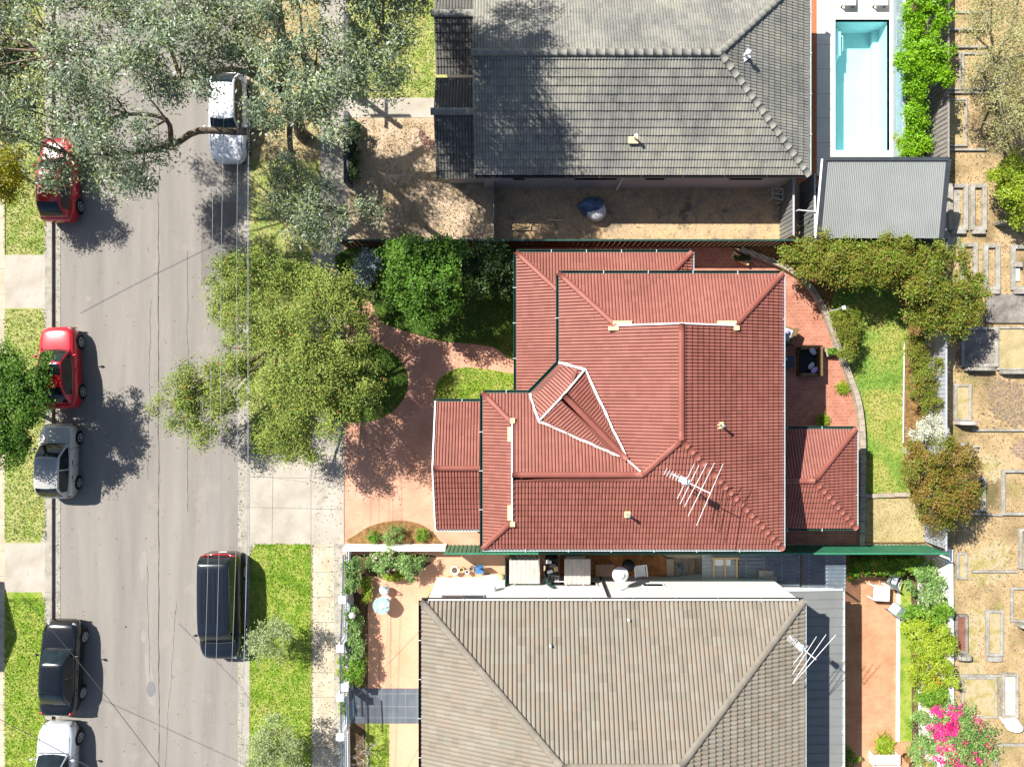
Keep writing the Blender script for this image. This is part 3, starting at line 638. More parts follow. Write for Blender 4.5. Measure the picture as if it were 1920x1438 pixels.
tile_plane(mb, P3([(px0, -13.72, 2.62), (uxW + .1, -13.72, 2.62), (uxW + .1, -15.95, 3.6), (px0, -15.95, 3.6)]), **G2)
tile_plane(mb, P3([(px0, -18.2, 2.62), (uxW + .1, -18.2, 2.62), (uxW + .1, -15.95, 3.6), (px0, -15.95, 3.6)]), **G2)
tile_plane(mb, P3([(px0, -9.12, 2.6), (uxW + .03, -9.12, 2.6), (uxW + .03, -11.7, 3.65), (px0, -11.7, 3.65)]), **G2)
tile_plane(mb, P3([(px0, -13.45, 2.9), (uxW + .03, -13.45, 2.9), (uxW + .03, -11.7, 3.65), (px0, -11.7, 3.65)]), **G2)
prf = mb.build('porch_roof', darktile, gh)
for y_, z_ in ((-15.95, 3.6), (-11.7, 3.65)): mb = MB(); ridge(mb, D(px0 - .12, y_, z_), D(uxW + .08, y_, z_), .16, .45); mb.build('ridge_capping', graycap, prf)
mb = MB()
gutter(mb, D(uxE + .06, uyS, u0), D(uxE + .06, uyN, u0), .12, .12); mb.build('gutter', [gutw, gutw], urf)
mb = MB(); gutter(mb, D(uxW, uyS + .06, u0), D(uxE, uyS + .06, u0), .1, .12); mb.build('gutter', [gutb, gutb], urf)
for xa, xb in ((1082, 1157), (1218, 1248), (1378, 1434), (965, 982)):
    a, b = W(xa, 335, 2.3), W(xb, 335, 2.3); wpart(gh, 'window', (a.x, 9.36, 1.7), (b.x, 9.33, 2.42), ironrim)
mb = MB(); d0 = W(1172, 330, 2.6); mb.tube([(d0.x, 9.30, 2.6), (d0.x, 9.30, 2.3), (d0.x, 9.33, 2.2), (d0.x - .0, 9.30, .05)], .04, 8); mb.build('downpipe', white, gh)
c_ = W(1187, 264, 3.6)
for _ in range(6): c_ = W(1187, 264, u0 + (c_.y - 9.25) * us)
mb = MB(); mb.obox((c_.x, c_.y, c_.z + .06), 0, .42, .3, .05, 1); mb.lathe([(.05, 0), (.05, .4), (.08, .42), (.08, .48)], (c_.x + .06, c_.y + .06, c_.z), 12); mb.build('vent_pipe', [white, mortar], urf)
c_ = W(1397, 108, 4.4)
for _ in range(6): c_ = W(1397, 108, u0 + (uxE - c_.x) * us)
mb = MB(); mb.lathe([(.06, 0), (.06, .45), (.13, .46), (.13, .5), (.03, .56)], (c_.x, c_.y, c_.z), 12); mb.obox((c_.x, c_.y, c_.z + .05), .6, .35, .3, .05); mb.tube([(c_.x, c_.y, c_.z + .5), (c_.x - .08, c_.y + .2, c_.z + .62)], .035); mb.build('vent_pipe', [flash], urf)
wpart(gh, 'door', D(uxW + .3, -10.2, .1), D(uxW + .33, -11.1, 2.1), white)

# ----- lower brown house
ls_, b0 = .405, 3.6; bx0, bx1, by0 = -3.91, 12.58, 9.38; byR = 15.28; bd = byR - by0; bR = b0 + bd * ls_; by1 = byR + bd
bh = thing('house', 'white walled house under a brown hipped tile roof at the bottom edge', 'house', D(4.3, 15.2, 0))
mb = MB(); mb.box(D(bx0 + .3, 9.31, SUNK), D(bx1 - .2, by1 - .3, b0 - .02)); mb.build('wall', white, bh)
mb = MB(); B1 = dict(rib=.188, course=.36, amp=.085, thick=.014)
B2 = dict(B1, thick=.075, amp=.08)
tile_plane(mb, P3([(bx0, by0, b0), (bx1, by0, b0), (bx1 - bd, byR, bR), (bx0 + bd, byR, bR)]), **B1)
tile_plane(mb, P3([(bx0, by0, b0), (bx0, by1, b0), (bx0 + bd, byR, bR)]), **B1)
tile_plane(mb, P3([(bx1, by0, b0), (bx1, by1, b0), (bx1 - bd, byR, bR)]), **B2)
tile_plane(mb, P3([(bx0, by1, b0), (bx1, by1, b0), (bx1 - bd, byR, bR), (bx0 + bd, byR, bR)]), **B1)
soffit(mb, [(bx0, by0), (bx1, by0), (bx1, by1), (bx0, by1)], b0 - .02)
brf = mb.build('roof', brtile, bh)
for a, b in (((bx0, by0, b0), (bx0 + bd, byR, bR)), ((bx1, by0, b0), (bx1 - bd, byR, bR)), ((bx0 + bd, byR, bR), (bx1 - bd, byR, bR)), ((bx0, by1, b0), (bx0 + bd, byR, bR)), ((bx1, by1, b0), (bx1 - bd, byR, bR))): mb = MB(); ridge(mb, D(*a), D(*b), .15, .42); mb.build('ridge_capping', brcap, brf)
mb = MB(); gutter(mb, D(bx0, by0 - .06, b0), D(bx1, by0 - .06, b0), .1, .12); mb.build('gutter', [gutb, gutw], brf); mb = MB(); gutter(mb, D(bx0 - .06, by0, b0), D(bx0 - .06, by1, b0), .11, .12); mb.build('gutter', [gutb, gutw], brf)
mb = MB(); gutter(mb, D(bx1 + .06, by0, b0), D(bx1 + .06, by1, b0), .1, .12); mb.build('gutter', [gutw, gutw], brf)
for px, py in ((1178, 1161), (1032, 1209)):
    c_ = W(px, py, 4.0); c_ = W(px, py, b0 + (-c_.y - by0) * ls_); mb = MB(); mb.lathe([(.05, -.1), (.05, .16), (.02, .2)], c_, 10); mb.build('vent_pipe', [white], brf)
wy = -9.30
for xa, xb, za, zb in ((1034, 1060, .9, 1.6), (1094, 1117, .9, 1.6), (1206, 1243, 1.2, 1.7)):
    zm = (za + zb) / 2; a, b = W(xa, 1100, zm), W(xb, 1100, zm); wpart(bh, 'window', (a.x, wy, za), (b.x, wy + .02, zb), white)
wpart(bh, 'window', (W(830, 1124, 3.3).x, wy, 3.1), (W(906, 1124, 3.3).x, wy + .02, 3.45), fencegy)
mb = MB(); a = W(1122, 1090, .3); b = W(1140, 1124, 3.4); mb.tube([(b.x, wy + .07, 3.4), (a.x + .1, wy + .07, .05)], .045, 8); mb.build('downpipe', [gutb], bh)
mb = MB(); a = W(1024, 1088, .3); mb.tube([(a.x, wy + .35, .2), (a.x, wy + .3, .8), (a.x + .04, wy + .1, 1.6), (a.x + .2, wy + .12, 2.1)], .075, 8); mb.build('waste_pipe', [gutg], bh)
for px, py, zz, r_ in ((1163, 1077, 2.5, .36), (925, 1101, 2.4, .16)):
    c_ = W(px, py, zz); mb = MB(); mb.lathe([(r_ * .15, -.12), (r_ * .7, -.06), (r_, .02), (r_ * .99, .05), (r_ * .55, .02), (r_ * .5, .1), (r_ * .2, .13)], c_, 28)
    mb.tube([(c_.x, c_.y, c_.z - .05), (c_.x, wy + .02, c_.z - .15)], .03); tag(mb.build('wall_lamp' if r_ < .2 else 'dish', [white if r_ > .2 else flash]), 'big white round dish with a raised middle, standing off the white wall' if r_ > .2 else 'small white domed lamp on an arm near the front end of the white wall', 'dish' if r_ > .2 else 'lamp')

# ---------------------------------------------------------------- vehicles
def paint(name, c1, metal=0.0, rough=0.28, coat=0.6): return mat(name, [lin(c1)], fine=0.03, fscale=3, rough=rough, spec=0.5, metal=metal, coat=coat)
p_red = paint('red_paint', 'b00f22'); p_silver = paint('silver_paint', 'b6b4ae', .1, .35); p_black = paint('black_paint', '0d0e10', 0, .22)
p_white = paint('white_car_paint', 'd6d8dc', .0, .3); p_navy = paint('black_blue_paint', '11161d', 0, .25); p_grey = paint('worn_grey_paint', '9a9894', .0, .5, .1)
p_wht2 = paint('silver_white_paint', 'c9ccd0', .3, .28)
tyrem = mat('tyre_rubber', [lin('19191a')], fine=.1, rough=.9); rimm = mat('alloy_rim', [lin('b9bbbd')], fine=.02, rough=.3, metal=.6, spec=.5)
lampm = mat('headlight_glass', [lin('84898c')], fine=0, rough=.08, spec=.7, coat=.8); tailm = mat('tail_light_red', [lin('9c0f16')], fine=0, rough=.12, coat=.8); platem = mat('plate_yellow', [lin('c9b23f')], fine=.05)
seatm = mat('seat_dark', [lin('202a2c'), lin('3c4a4c')], scale=3, fine=0, rough=.8)
cglass = mat('car_glass', [lin('0d1418'), lin('1f2b2f')], scale=2.2, fine=0.0, rough=0.06, spec=0.35)

def car(label, px, py, flip, L, Wd, Hh, body, st, roofm=None, group=None, name='parked_car', yaw=0.0, cat='car'):
    """st: yA windshield base, yB roof front, yC roof rear, yD rear glass base (fractions of L), belt, hood, boot heights"""
    g = W(px, py, 0)
    root = thing(name, label, cat, (g.x, g.y, RZ), group, (math.pi if flip else 0) + yaw)
    yA, yB, yC, yD = [st[k] * L for k in ('A', 'B', 'C', 'D')]; belt, hood, boot = st['belt'], st['hood'], st['boot']; hw_ = Wd / 2
    kW = st.get('rw', .66)
    # body hull
    mb = MB(); st_t = [-.5, -.492, -.47, -.43, -.38, -.30, -.18, -.05, .08, .2, .30, .38, .43, .465, .488, .5]
    rings = []
    for t in st_t:
        e = abs(t)
        w = hw_ * (1 - (max(0, e - .31) / .19) ** 2.5 * (.30 if t > 0 else .20) - (.10 if e > .495 else .03 if e > .485 else 0))
        y = t * L
        if y >= yA: f = (y - yA) / (L * .5 - yA); top = belt + (hood - belt) * f ** 1.2
        elif y <= yD: f = (yD - y) / (yD + L * .5); top = belt + (boot - belt) * f ** .8
        else: top = belt
        if e > .46: top -= (e - .46) / .04 * (.16 if t > 0 else .10)
        if e > .495: top -= .10
        zb = .20 + max(0, e - .42) / .08 * .10
        zm = zb + (top - zb) * .48; crown = .05 if (y > yA or y < yD) else .02
        half = [(0, zb), (w * .8, zb), (w * .95, zb + .06), (w * .995, zm), (w, zm + (top - zm) * .35), (w * .965, top - .07), (w * .90, top - .015), (w * .72, top + crown * .4), (w * .38, top + crown * .85), (0, top + crown)]
        ring = [(x, y, z) for x, z in half] + [(-x, y, z) for x, z in half[-2:0:-1]]
        rings.append(mb.add(ring)); k = len(ring)
    for a, b in zip(rings, rings[1:]):
        for j in range(k): j2 = (j + 1) % k; mb.face((a + j, b + j, b + j2, a + j2), 0, .5, True)
    mb.face([rings[0] + j for j in range(k)], 0, .5, True); mb.face([rings[-1] + j for j in range(k)][::-1], 0, .5, True)
    # cabin shell
    wb, wr = hw_ * .90, hw_ * kW; zr = Hh
    def zc(y):
        if y > yB: f = (y - yB) / (yA - yB); return belt + (zr - belt) * (1 - f ** 1.25)
        if y < yC: f = (yC - y) / (yC - yD); return belt + (zr - belt) * (1 - f ** st.get('rp', 1.5))
        return zr + .025 * (1 - ((y - (yB + yC) / 2) / ((yB - yC) / 2)) ** 2)
    def plan(y):                                   # plan taper of the cabin towards both ends
        f = (y - yD) / (yA - yD); return 1 - .10 * max(0, (f - .6) / .4) ** 2 - st.get('tp', .14) * max(0, (.4 - f) / .4) ** 2
    def side(y, z): return plan(y) * (wb - (wb - wr) * max(0, (z - belt)) / (zr - belt))
    ysn = [yD + (yA - yD) * i / 26 for i in range(27)]; rr = []
    for y in ysn:
        z_ = zc(y); ws = side(y, z_)
        half = [(side(y, belt - .05), belt - .05), (side(y, belt) , belt), ((side(y, belt) + ws) / 2, (belt + z_) / 2), (ws, z_ - .012), (ws * .93, z_ + .012), (ws * .6, z_ + .03), (0, z_ + .045)]
        ring = [(x, y, z) for x, z in half] + [(-x, y, z) for x, z in half[-2::-1]]
        rr.append(mb.add(ring)); k = len(ring)
    for a, b in zip(rr, rr[1:]):
        for j in range(k - 1): mb.face((a + j, b + j, b + j + 1, a + j + 1), 0, .5, True)
    bo = mb.build('body', body, root, world=False)
    def top(y, fx):                                 # point on the cabin's top surface
        z_ = zc(y); ws = side(y, z_); f = abs(fx)
        zz = z_ + .045 - (.015 * (f / .6) if f < .6 else .015 + .018 * ((f - .6) / .33) if f < .93 else .033 + .03 * (f - .93) / .07)
        return ws * fx, y, zz
    def panel(nm, y0, y1, m, fx=.9, lift=.012, ny=8, par=None, cut=0.0):
        q = MB(); G = []
        for i in range(ny + 1):
            G.append(q.add([(lambda p: (p[0], p[1], p[2] + lift))(top(y0 + (y1 - y0) * i / ny + cut * (1 - (2 * j / 8 - 1) ** 2), fx * (2 * j / 8 - 1))) for j in range(9)]))
        for a, b in zip(G, G[1:]):
            for j in range(8): q.face((a + j, a + j + 1, b + j + 1, b + j), 0, .5, True)
        return q.build(nm, m, par or root, world=False)
    panel('windscreen', yB + .06 * (yA - yB), yA - .02 * L, cglass, .93, cut=.06)
    panel('rear_window', yD + .10 * (yC - yD), yC - .06 * (yC - yD), cglass, .88, cut=-.03)
    if roofm: panel('roof', yC + .02, yB - .02, roofm, .97, .01, 10)
    for s in (1, -1):
        n_ = st.get('nwin', 2); y0, y1 = yD + st.get('s0', .42) * (yC - yD), yA - .22 * (yA - yB)
        for i in range(n_):
            a_ = y0 + (y1 - y0) * i / n_ + (.03 if i else 0); b_ = y0 + (y1 - y0) * (i + 1) / n_ - (.03 if i < n_ - 1 else 0)
            q = MB(); lo, hi = [], []
            for j in range(9):
                y = a_ + (b_ - a_) * j / 8; zt = zc(y) - .065; z0_ = belt + .03; zt = max(zt, z0_ + .01)
                lo.append(((side(y, z0_) + .008) * s, y, z0_)); hi.append(((side(y, zt) + .010) * s, y, zt))
            n = q.add(lo); q.add(hi)
            for j in range(8): q.face((n + j, n + j + 1, n + 10 + j, n + 9 + j) if s > 0 else (n + j, n + 9 + j, n + 10 + j, n + j + 1), 0, .5, True)
            q.build('side_window', cglass, root, world=False)
        # wheels
        for yy in (st['wf'] * L, st['wr'] * L):
            q = MB(); R_ = st.get('R', .31)
            q.lathe([(R_ + .07, -.03), (R_ + .07, .006), (R_ + .04, .012)], (0, 0, 0), 24, axis='x') 
            if s < 0: q.v = [(-x, y, z) for x, y, z in q.v]; q.f = [f[::-1] for f in q.f]
            q.v = [(x + (hw_ - .004) * s, y + yy, max(z + R_, .10)) for x, y, z in q.v]
            q.build('wheel_arch', blackm, root, world=False)
            q = MB(); q.lathe([(R_ * .7, -.1), (R_ * .95, -.1), (R_, -.07), (R_, .0), (R_ * .94, .03), (R_ * .72, .034)], (0, 0, 0), 24, axis='x')
            if s < 0: q.v = [(-x, y, z) for x, y, z in q.v]; q.f = [f[::-1] for f in q.f]
            q.v = [(x + (hw_ - .0) * s, y + yy, z + R_) for x, y, z in q.v]; wo = q.build('wheel', tyrem, root, world=False)
            q = MB(); q.lathe([(R_ * .74, 0), (R_ * .74, .008), (R_ * .64, .008), (R_ * .60, -.02)], (0, 0, 0), 24, axis='x')
            for k_ in range(5):
                an = 2 * math.pi * k_ / 5 + .3
                for ww in (-.10, .10):
                    a2 = an + ww
                    q.bar((.0, math.cos(an + ww * .6) * .03, math.sin(an + ww * .6) * .03), (.004, math.cos(a2) * R_ * .68, math.sin(a2) * R_ * .68), .035, .025)
            q.lathe([(.06, -.02), (.06, .012), (.02, .016)], (0, 0, 0), 10, axis='x')
            if s < 0: q.v = [(-x, y, z) for x, y, z in q.v]; q.f = [f[::-1] for f in q.f]
            q.v = [(x + (hw_ + .034) * s, y + yy, z + R_) for x, y, z in q.v]; q.build('rim', rimm, wo, world=False)
        # lamps, mirrors, handles
        q = MB(); q.ball((s * hw_ * .66, L * .448, hood - .085), hw_ * .17, L * .042, .062); q.build('headlight', lampm, root, world=False)
        q = MB(); q.ball((s * hw_ * .76, -L * .468, boot - .13), hw_ * .13, L * .022, .12); q.build('tail_light', tailm, root, world=False)
        q = MB(); q.ball((s * (hw_ + .10), yA - .07 * L, belt + .06), .10, .06, .075); q.tube([(s * hw_ * .9, yA - .075 * L, belt), (s * (hw_ + .06), yA - .07 * L, belt + .03)], .025); q.build('mirror', st.get('mm', body), root, world=False)
        for yy in (yA - .27 * L, yA - .47 * L)[:st.get('nh', 2)]:
            q = MB(); q.box((s * (hw_ * .985), yy, belt - .14), (s * (hw_ + .012), yy + .17, belt - .11)); q.build('door_handle', st.get('hm', body), root, world=False, bevel=.006)
    q = MB(); q.box((-.19, -L / 2 - .012, .45), (.19, -L / 2 + .02, .57)); q.build('number_plate', st.get('pm', flash), root, world=False)
    q = MB(); q.box((-.42 * Wd, L * .5 - .06, .32), (.42 * Wd, L * .5 - .022, .46)); q.build('grille', blackm, root, world=False, bevel=.02)
    q = MB()                                                     # cowl and shut lines
    q.tube([(x_ * wb * plan(yA) * .98, yA + .015 - .03 * x_ * x_, belt + .055 - .035 * x_ * x_) for x_ in (-1, -.6, -.3, 0, .3, .6, 1)], .022, 5)
    q.build('cowl', blackm, root, world=False); q = MB()
    for s in (-1, 1):
        for yy in (yA - .05 * L, yA - .29 * L, yA - .5 * L)[:st.get('nh', 2) + 1]: q.tube([(s * (hw_ + .001), yy, .3), (s * (hw_ + .002), yy, .62), (s * hw_ * .975, yy, belt - .05)], .008, 4)
        q.tube([(s * wb * .93, yA - .02, belt - .005), (s * wb * .90, (yA + L / 2) / 2, (belt + hood) / 2 + .02), (s * wb * .74, L * .475, hood - .06)], .008, 4)
    q.build('shut_line', blackm, root, world=False)
    q = MB(); yw_ = yA - .02 * L
    for a, b in (((.0, .28)), ((-.3, .03))): q.tube([(a * Wd, yw_ + .06, belt + .06), (b * Wd, yw_ - .05, zc(yw_ - .07) + .07)], .012, 5)
    q.build('wiper', blackm, root, world=False)
    return root, dict(zc=zc, top=top, side=side, hw=hw_, belt=belt, yA=yA, yB=yB, yC=yC, yD=yD, panel=panel)
hatch = dict(A=.215, B=.05, C=-.30, D=-.465, belt=.92, hood=.80, boot=.92, wf=.31, wr=-.30, rp=1.8, s0=.5)
KL = 'cars parked along the left kerb'; KR = 'cars parked along the right kerb'
r1, i1 = car('red hatchback half hidden under the grey green eucalyptus, against the left kerb', 122, 343, False, 3.95, 1.68, 1.47, p_red, dict(hatch, pm=platem), None, KL)
r2, i2 = car('red hatchback with a black glass roof beside the round dark green street tree', 125, 690, False, 3.88, 1.68, 1.47, p_red, dict(hatch, C=-.22, D=-.44, nwin=1, nh=1), None, KL, yaw=R(2.0))
i2['panel']('roof_glass', i2['yC'] + .5, i2['yB'] - .05, cglass, .92, .012, 8)
q = MB(); q.box((-.5, -.5, .0), (.5, .0, .01))
r3, i3 = car('small silver hatchback with a dull grey roof and large black windscreen', 121, 862, False, 3.52, 1.62, 1.52, p_silver, dict(hatch, A=.235, B=.06, C=-.32, D=-.47, belt=.95, R=.28, hm=blackm, rw=.70), p_grey, KL, yaw=R(-1.0))
r4, i4 = car('black sedan with silver wheels, between the silver cars on the left', 127, 1243, False, 4.42, 1.76, 1.43, p_black, dict(A=.225, B=.085, C=-.20, D=-.385, belt=.93, hood=.82, boot=.98, wf=.31, wr=-.295, rp=1.5, s0=.35, R=.32, rw=.64), None, KL, yaw=R(-2.0))
r5, i5 = car('silver white car cut off by the bottom edge', 119, 1429, False, 4.3, 1.74, 1.45, p_wht2, dict(hatch, A=.2, B=.05), None, KL, yaw=R(-1.5))
r6, i6 = car('big black people mover with a ribbed roof and red tail strip', 425, 1128, True, 4.98, 1.95, 1.74, p_navy, dict(A=.325, B=.20, C=-.44, D=-.488, belt=1.08, hood=.98, boot=1.1, wf=.31, wr=-.30, rp=2.2, s0=.1, R=.35, rw=.76, nwin=3, tp=.05), None, KR, yaw=R(.5))
q = MB()
for x in (-.5, -.32, -.12, .12, .32, .5):
    for a, b in zip(range(0, 10), range(1, 11)):
        y0_, y1_ = [i6['yC'] + .35 + (i6['yB'] - i6['yC'] - .8) * t / 10 for t in (a, b)]
        q.bar((x, y0_, i6['top'](y0_, x / .74)[2] + .004), (x, y1_, i6['top'](y1_, x / .74)[2] + .004), .035, .02)
q.build('roof_rib', p_navy, r6, world=False)
q = MB(); q.tube([(-.78, -2.40, 1.10), (-.5, -2.49, 1.13), (0, -2.52, 1.14), (.5, -2.49, 1.13), (.78, -2.40, 1.10)], .04, 6); q.build('tail_strip', tailm, r6, world=False)
r7, i7 = car('white car under the eucalyptus limb beside the right kerb', 436, 228, True, 4.25, 1.74, 1.46, p_white, dict(hatch, A=.20, B=.06), None, KR)

# ---------------------------------------------------------------- foliage
def leafmat(name, cols, tint_amt=.0, rough=.5, spec=.35, transl=.25, **k):
    return mat(name, cols[:1], fine=.10, fscale=8, rough=rough, spec=spec, tint=cols, tint_amt=1.0, transl=transl)
def leaf_object(name, C, Nn, Ln, Wn, m, parent, seed=0, tint=None):
    """one mesh of many separate leaf blades; C centres, Nn facing directions"""
    g = np.random.default_rng(seed); n = len(C)
    Nn = Nn / np.maximum(np.linalg.norm(Nn, axis=1, keepdims=True), 1e-6)
    r = g.normal(size=(n, 3)); a = np.cross(Nn, r); a /= np.maximum(np.linalg.norm(a, axis=1, keepdims=True), 1e-6); b = np.cross(Nn, a)
    L_ = (Ln * g.uniform(.65, 1.3, n) / 2)[:, None]; W_ = (Wn * g.uniform(.7, 1.25, n) / 2)[:, None]
    P = np.stack([C - a * L_, C - b * W_ + Nn * W_ * .35 - a * L_ * .1, C + a * L_, C + b * W_ + Nn * W_ * .35 - a * L_ * .1], axis=1).reshape(-1, 3)
    off = np.array(WT[parent.name]) if parent else np.array([C[:, 0].mean(), C[:, 1].mean(), C[:, 2].min()])
    P = P - off
    me = bpy.data.meshes.new(name); me.vertices.add(4 * n); me.vertices.foreach_set('co', P.ravel())
    me.loops.add(4 * n); me.loops.foreach_set('vertex_index', np.arange(4 * n, dtype=np.int32))
    me.polygons.add(n); me.polygons.foreach_set('loop_start', np.arange(0, 4 * n, 4, dtype=np.int32))
    me.update(calc_edges=True); me.validate()
    at = me.attributes.new('tint', 'FLOAT', 'FACE')
    t = g.uniform(0, 1, n) if tint is None else tint
    if len(me.polygons) == n: at.data.foreach_set('value', t.astype(np.float32))
    me.materials.append(m)
    o = bpy.data.objects.new(name, me); COL.objects.link(o)
    if parent: o.parent = parent
    else: o.location = off
    WT[o.name] = tuple(off); return o
def crown_cloud(blobs, n, clump, g, inner=.12, per=45, flat=.65, lowcut=-.35):
    """leaf centres and facings gathered in clumps on and in a set of ellipsoid lobes; blobs = (x, y, z, rx, ry, rz)"""
    B = np.array(blobs, float); wgt = B[:, 3] * B[:, 4]; wgt = wgt / wgt.sum(); Cs, Ns, Ts = [], [], []
    for b, w in zip(B, wgt):
        nl = int(n * w); nc = max(3, nl // per)
        d = g.normal(size=(nc * 3, 3)); d /= np.linalg.norm(d, axis=1, keepdims=True); d = d[d[:, 2] > lowcut][:nc]
        rad = np.where(g.uniform(size=len(d)) < inner, g.uniform(.2, .8, len(d)), g.uniform(.82, 1.06, len(d)))[:, None]
        cc = b[:3] + d * rad * b[3:6]
        k = np.repeat(np.arange(len(d)), max(1, nl // max(1, len(d))))
        sz = g.uniform(.6, 1.35, len(d))[k][:, None]
        p = cc[k] + g.normal(size=(len(k), 3)) * clump * sz * np.array([1, 1, flat])
        nn = d[k] * .5 + np.array([0, 0, .75]) + g.normal(size=(len(k), 3)) * .55
        Cs.append(p); Ns.append(nn); Ts.append(np.clip(g.uniform(0, 1, len(d))[k] * .6 + g.uniform(0, .5, len(k)) - .05, 0, 1))
    return np.concatenate(Cs), np.concatenate(Ns), np.concatenate(Ts)
def blob_px(px, py, h, r, rz=None):
    p = W(px, py, h); m_ = r * (H - h) / F; return (p.x, p.y, h, m_, m_, (rz if rz else m_ * .8))
def tree_named(name, label, cat, base, blobs, m, n, leaf=(.14, .07), trunk=.1, bark=None, clump=.17, group=None, seed=1, limb=True, crown='crown', flowers=None, inner=.12, per=45, z0=0.0, trunk_pts=None, flat=.65, lowcut=-.35, twigs=0, sub=True):
    bl = [blob_px(*b) for b in blobs]; full = []; g9 = np.random.default_rng(seed + 500)
    for q in bl:
        if sub and q[3] > .35:
            full.append((q[0], q[1], q[2], q[3] * .82, q[4] * .82, q[5] * .8))
            for _ in range(3):
                an = g9.uniform(0, 6.28); f = g9.uniform(.5, .85); s_ = g9.uniform(.38, .58); full.append((q[0] + q[3] * f * math.cos(an), q[1] + q[3] * f * math.sin(an), q[2] + q[5] * g9.uniform(.1, .75), q[3] * s_, q[4] * s_, q[5] * s_))
        else: full.append(q)
    b0_ = W(base[0], base[1], z0)
    t = thing(name, label, cat, (b0_.x, b0_.y, z0), group); g = np.random.default_rng(seed)
    mb = MB(); cen = np.array(bl)[:, :3].mean(0); zt = min(b[2] for b in bl) * .6 + z0 * .4
    fork = Vector((b0_.x + (cen[0] - b0_.x) * .25, b0_.y + (cen[1] - b0_.y) * .25, zt))
    if trunk_pts: P = [Vector(p) for p in trunk_pts]; mb.tube(P, [trunk * (1 - .45 * i / (len(P) - 1)) for i in range(len(P))], 9); fork = P[-1]
    else: mb.tube([(b0_.x, b0_.y, z0 - .1), (b0_.x + .02, b0_.y, z0 + .25), tuple(b0_.lerp(fork, .6) + Vector((.04, -.03, 0))), tuple(fork)], [trunk * 1.25, trunk, trunk * .85, trunk * .7], 9)
    if limb:
        for b in bl:
            e = Vector(b[:3]); mid = fork.lerp(e, .5) + Vector((g.normal() * .12, g.normal() * .12, .1))
            mb.tube([tuple(fork), tuple(mid), tuple(e)], [trunk * .55, trunk * .4, trunk * .15], 6)
            for k_ in range(twigs):
                dd = g.normal(size=3); dd[2] = abs(dd[2]) * .5; dd /= np.linalg.norm(dd); q = e + Vector(dd * np.array(b[3:6]) * .9)
                mb.tube([tuple(mid.lerp(e, .6)), tuple(e.lerp(q, .5)), tuple(q)], [trunk * .18, trunk * .11, trunk * .04], 5)
    mb.build('trunk', bark or barkm, t)
    C_, N2, T_ = crown_cloud(full, n, clump, g, inner, per, flat, lowcut)
    C_[:, 2] = np.maximum(C_[:, 2], z0 + .04)
    leaf_object(crown, C_, N2, leaf[0], leaf[1], m, t, seed, T_)
    if flowers:
        fm, nf, fs = flowers; k = g.choice(len(C_), nf, replace=True); C2 = C_[k] + np.array([0, 0, .06]); cc = np.repeat(C2, 7, axis=0) + g.normal(size=(nf * 7, 3)) * fs * .55
        leaf_object('flower', cc, g.normal(size=(len(cc), 3)) + np.array([0, 0, .8]), fs, fs * .7, fm, t, seed + 1)
    return t

euc = leafmat('eucalyptus_leaf', [lin('43523a'), lin('5f7050'), lin('7e8f76'), lin('7e8840'), lin('a0ac98')], rough=.42, spec=.42, transl=.18)
bott = leafmat('bottlebrush_leaf', [lin('40541c'), lin('627630'), lin('909c46'), lin('728636'), lin('786f38')], rough=.6, spec=.25, transl=.13)
redfl = mat('red_bottlebrush_flower', [lin('a83a28'), lin('c0543a')], fine=.1, rough=.8)
deepg = leafmat('deep_green_leaf', [lin('2a4412'), lin('40641a'), lin('5e8226'), lin('385618')], rough=.55, spec=.25, transl=.2)
dark2 = leafmat('dark_shrub_leaf', [lin('22330f'), lin('33491a'), lin('476025')], rough=.5, transl=.2)
lime = leafmat('lime_hedge_leaf', [lin('5a8a10'), lin('74a416'), lin('8cb81e'), lin('4c7a0e')], rough=.45, transl=.35)
yelg = leafmat('yellow_green_leaf', [lin('7d7d0c'), lin('a39a14'), lin('5c6a10')], rough=.5, transl=.35)
olive = leafmat('olive_rust_leaf', [lin('4c641a'), lin('6c8622'), lin('86702e'), lin('5e781e'), lin('849c2e')], rough=.55, transl=.25)
rust = leafmat('rust_green_leaf', [lin('4c6018'), lin('6c7c20'), lin('7c6a2a'), lin('8c6a34'), lin('64781e')], rough=.55, transl=.25)
fresh = leafmat('fresh_green_leaf', [lin('3f6614'), lin('588220'), lin('739a2c'), lin('8fa63a')], rough=.5, transl=.3)
ylime = leafmat('yellow_lime_leaf', [lin('6f8f1c'), lin('8fa82a'), lin('a9b53a'), lin('5a7a1c')], rough=.5, transl=.35)
greyg = leafmat('grey_green_leaf', [lin('6c7c50'), lin('8c9a64'), lin('a6b080'), lin('86945a')], rough=.6, transl=.25)
bluegr = leafmat('blue_grey_leaf', [lin('5c6a6c'), lin('7d8c90'), lin('98a6aa')], rough=.6, transl=.15)
dryol = leafmat('dry_olive_leaf', [lin('70703c'), lin('8f8c54'), lin('a6a274'), lin('848a46')], rough=.6, transl=.2)
whitfl = leafmat('white_flower_leaf', [lin('b4b6a0'), lin('cfcebf'), lin('93a070')], rough=.7, transl=.2)
sage = leafmat('soft_green_leaf', [lin('486a2c'), lin('658642'), lin('86a65a'), lin('a4ba7c')], rough=.5, transl=.25)
pinkfl = mat('pink_flower', [lin('c01560'), lin('d62a78'), lin('d84a7c')], fine=.1, rough=.7)
palepk = mat('pale_pink_flower', [lin('d0a8a0'), lin('d8bdb4')], fine=.1, rough=.7)
orangefl = mat('orange_flower', [lin('c05a26'), lin('c8873a')], fine=.1, rough=.7)

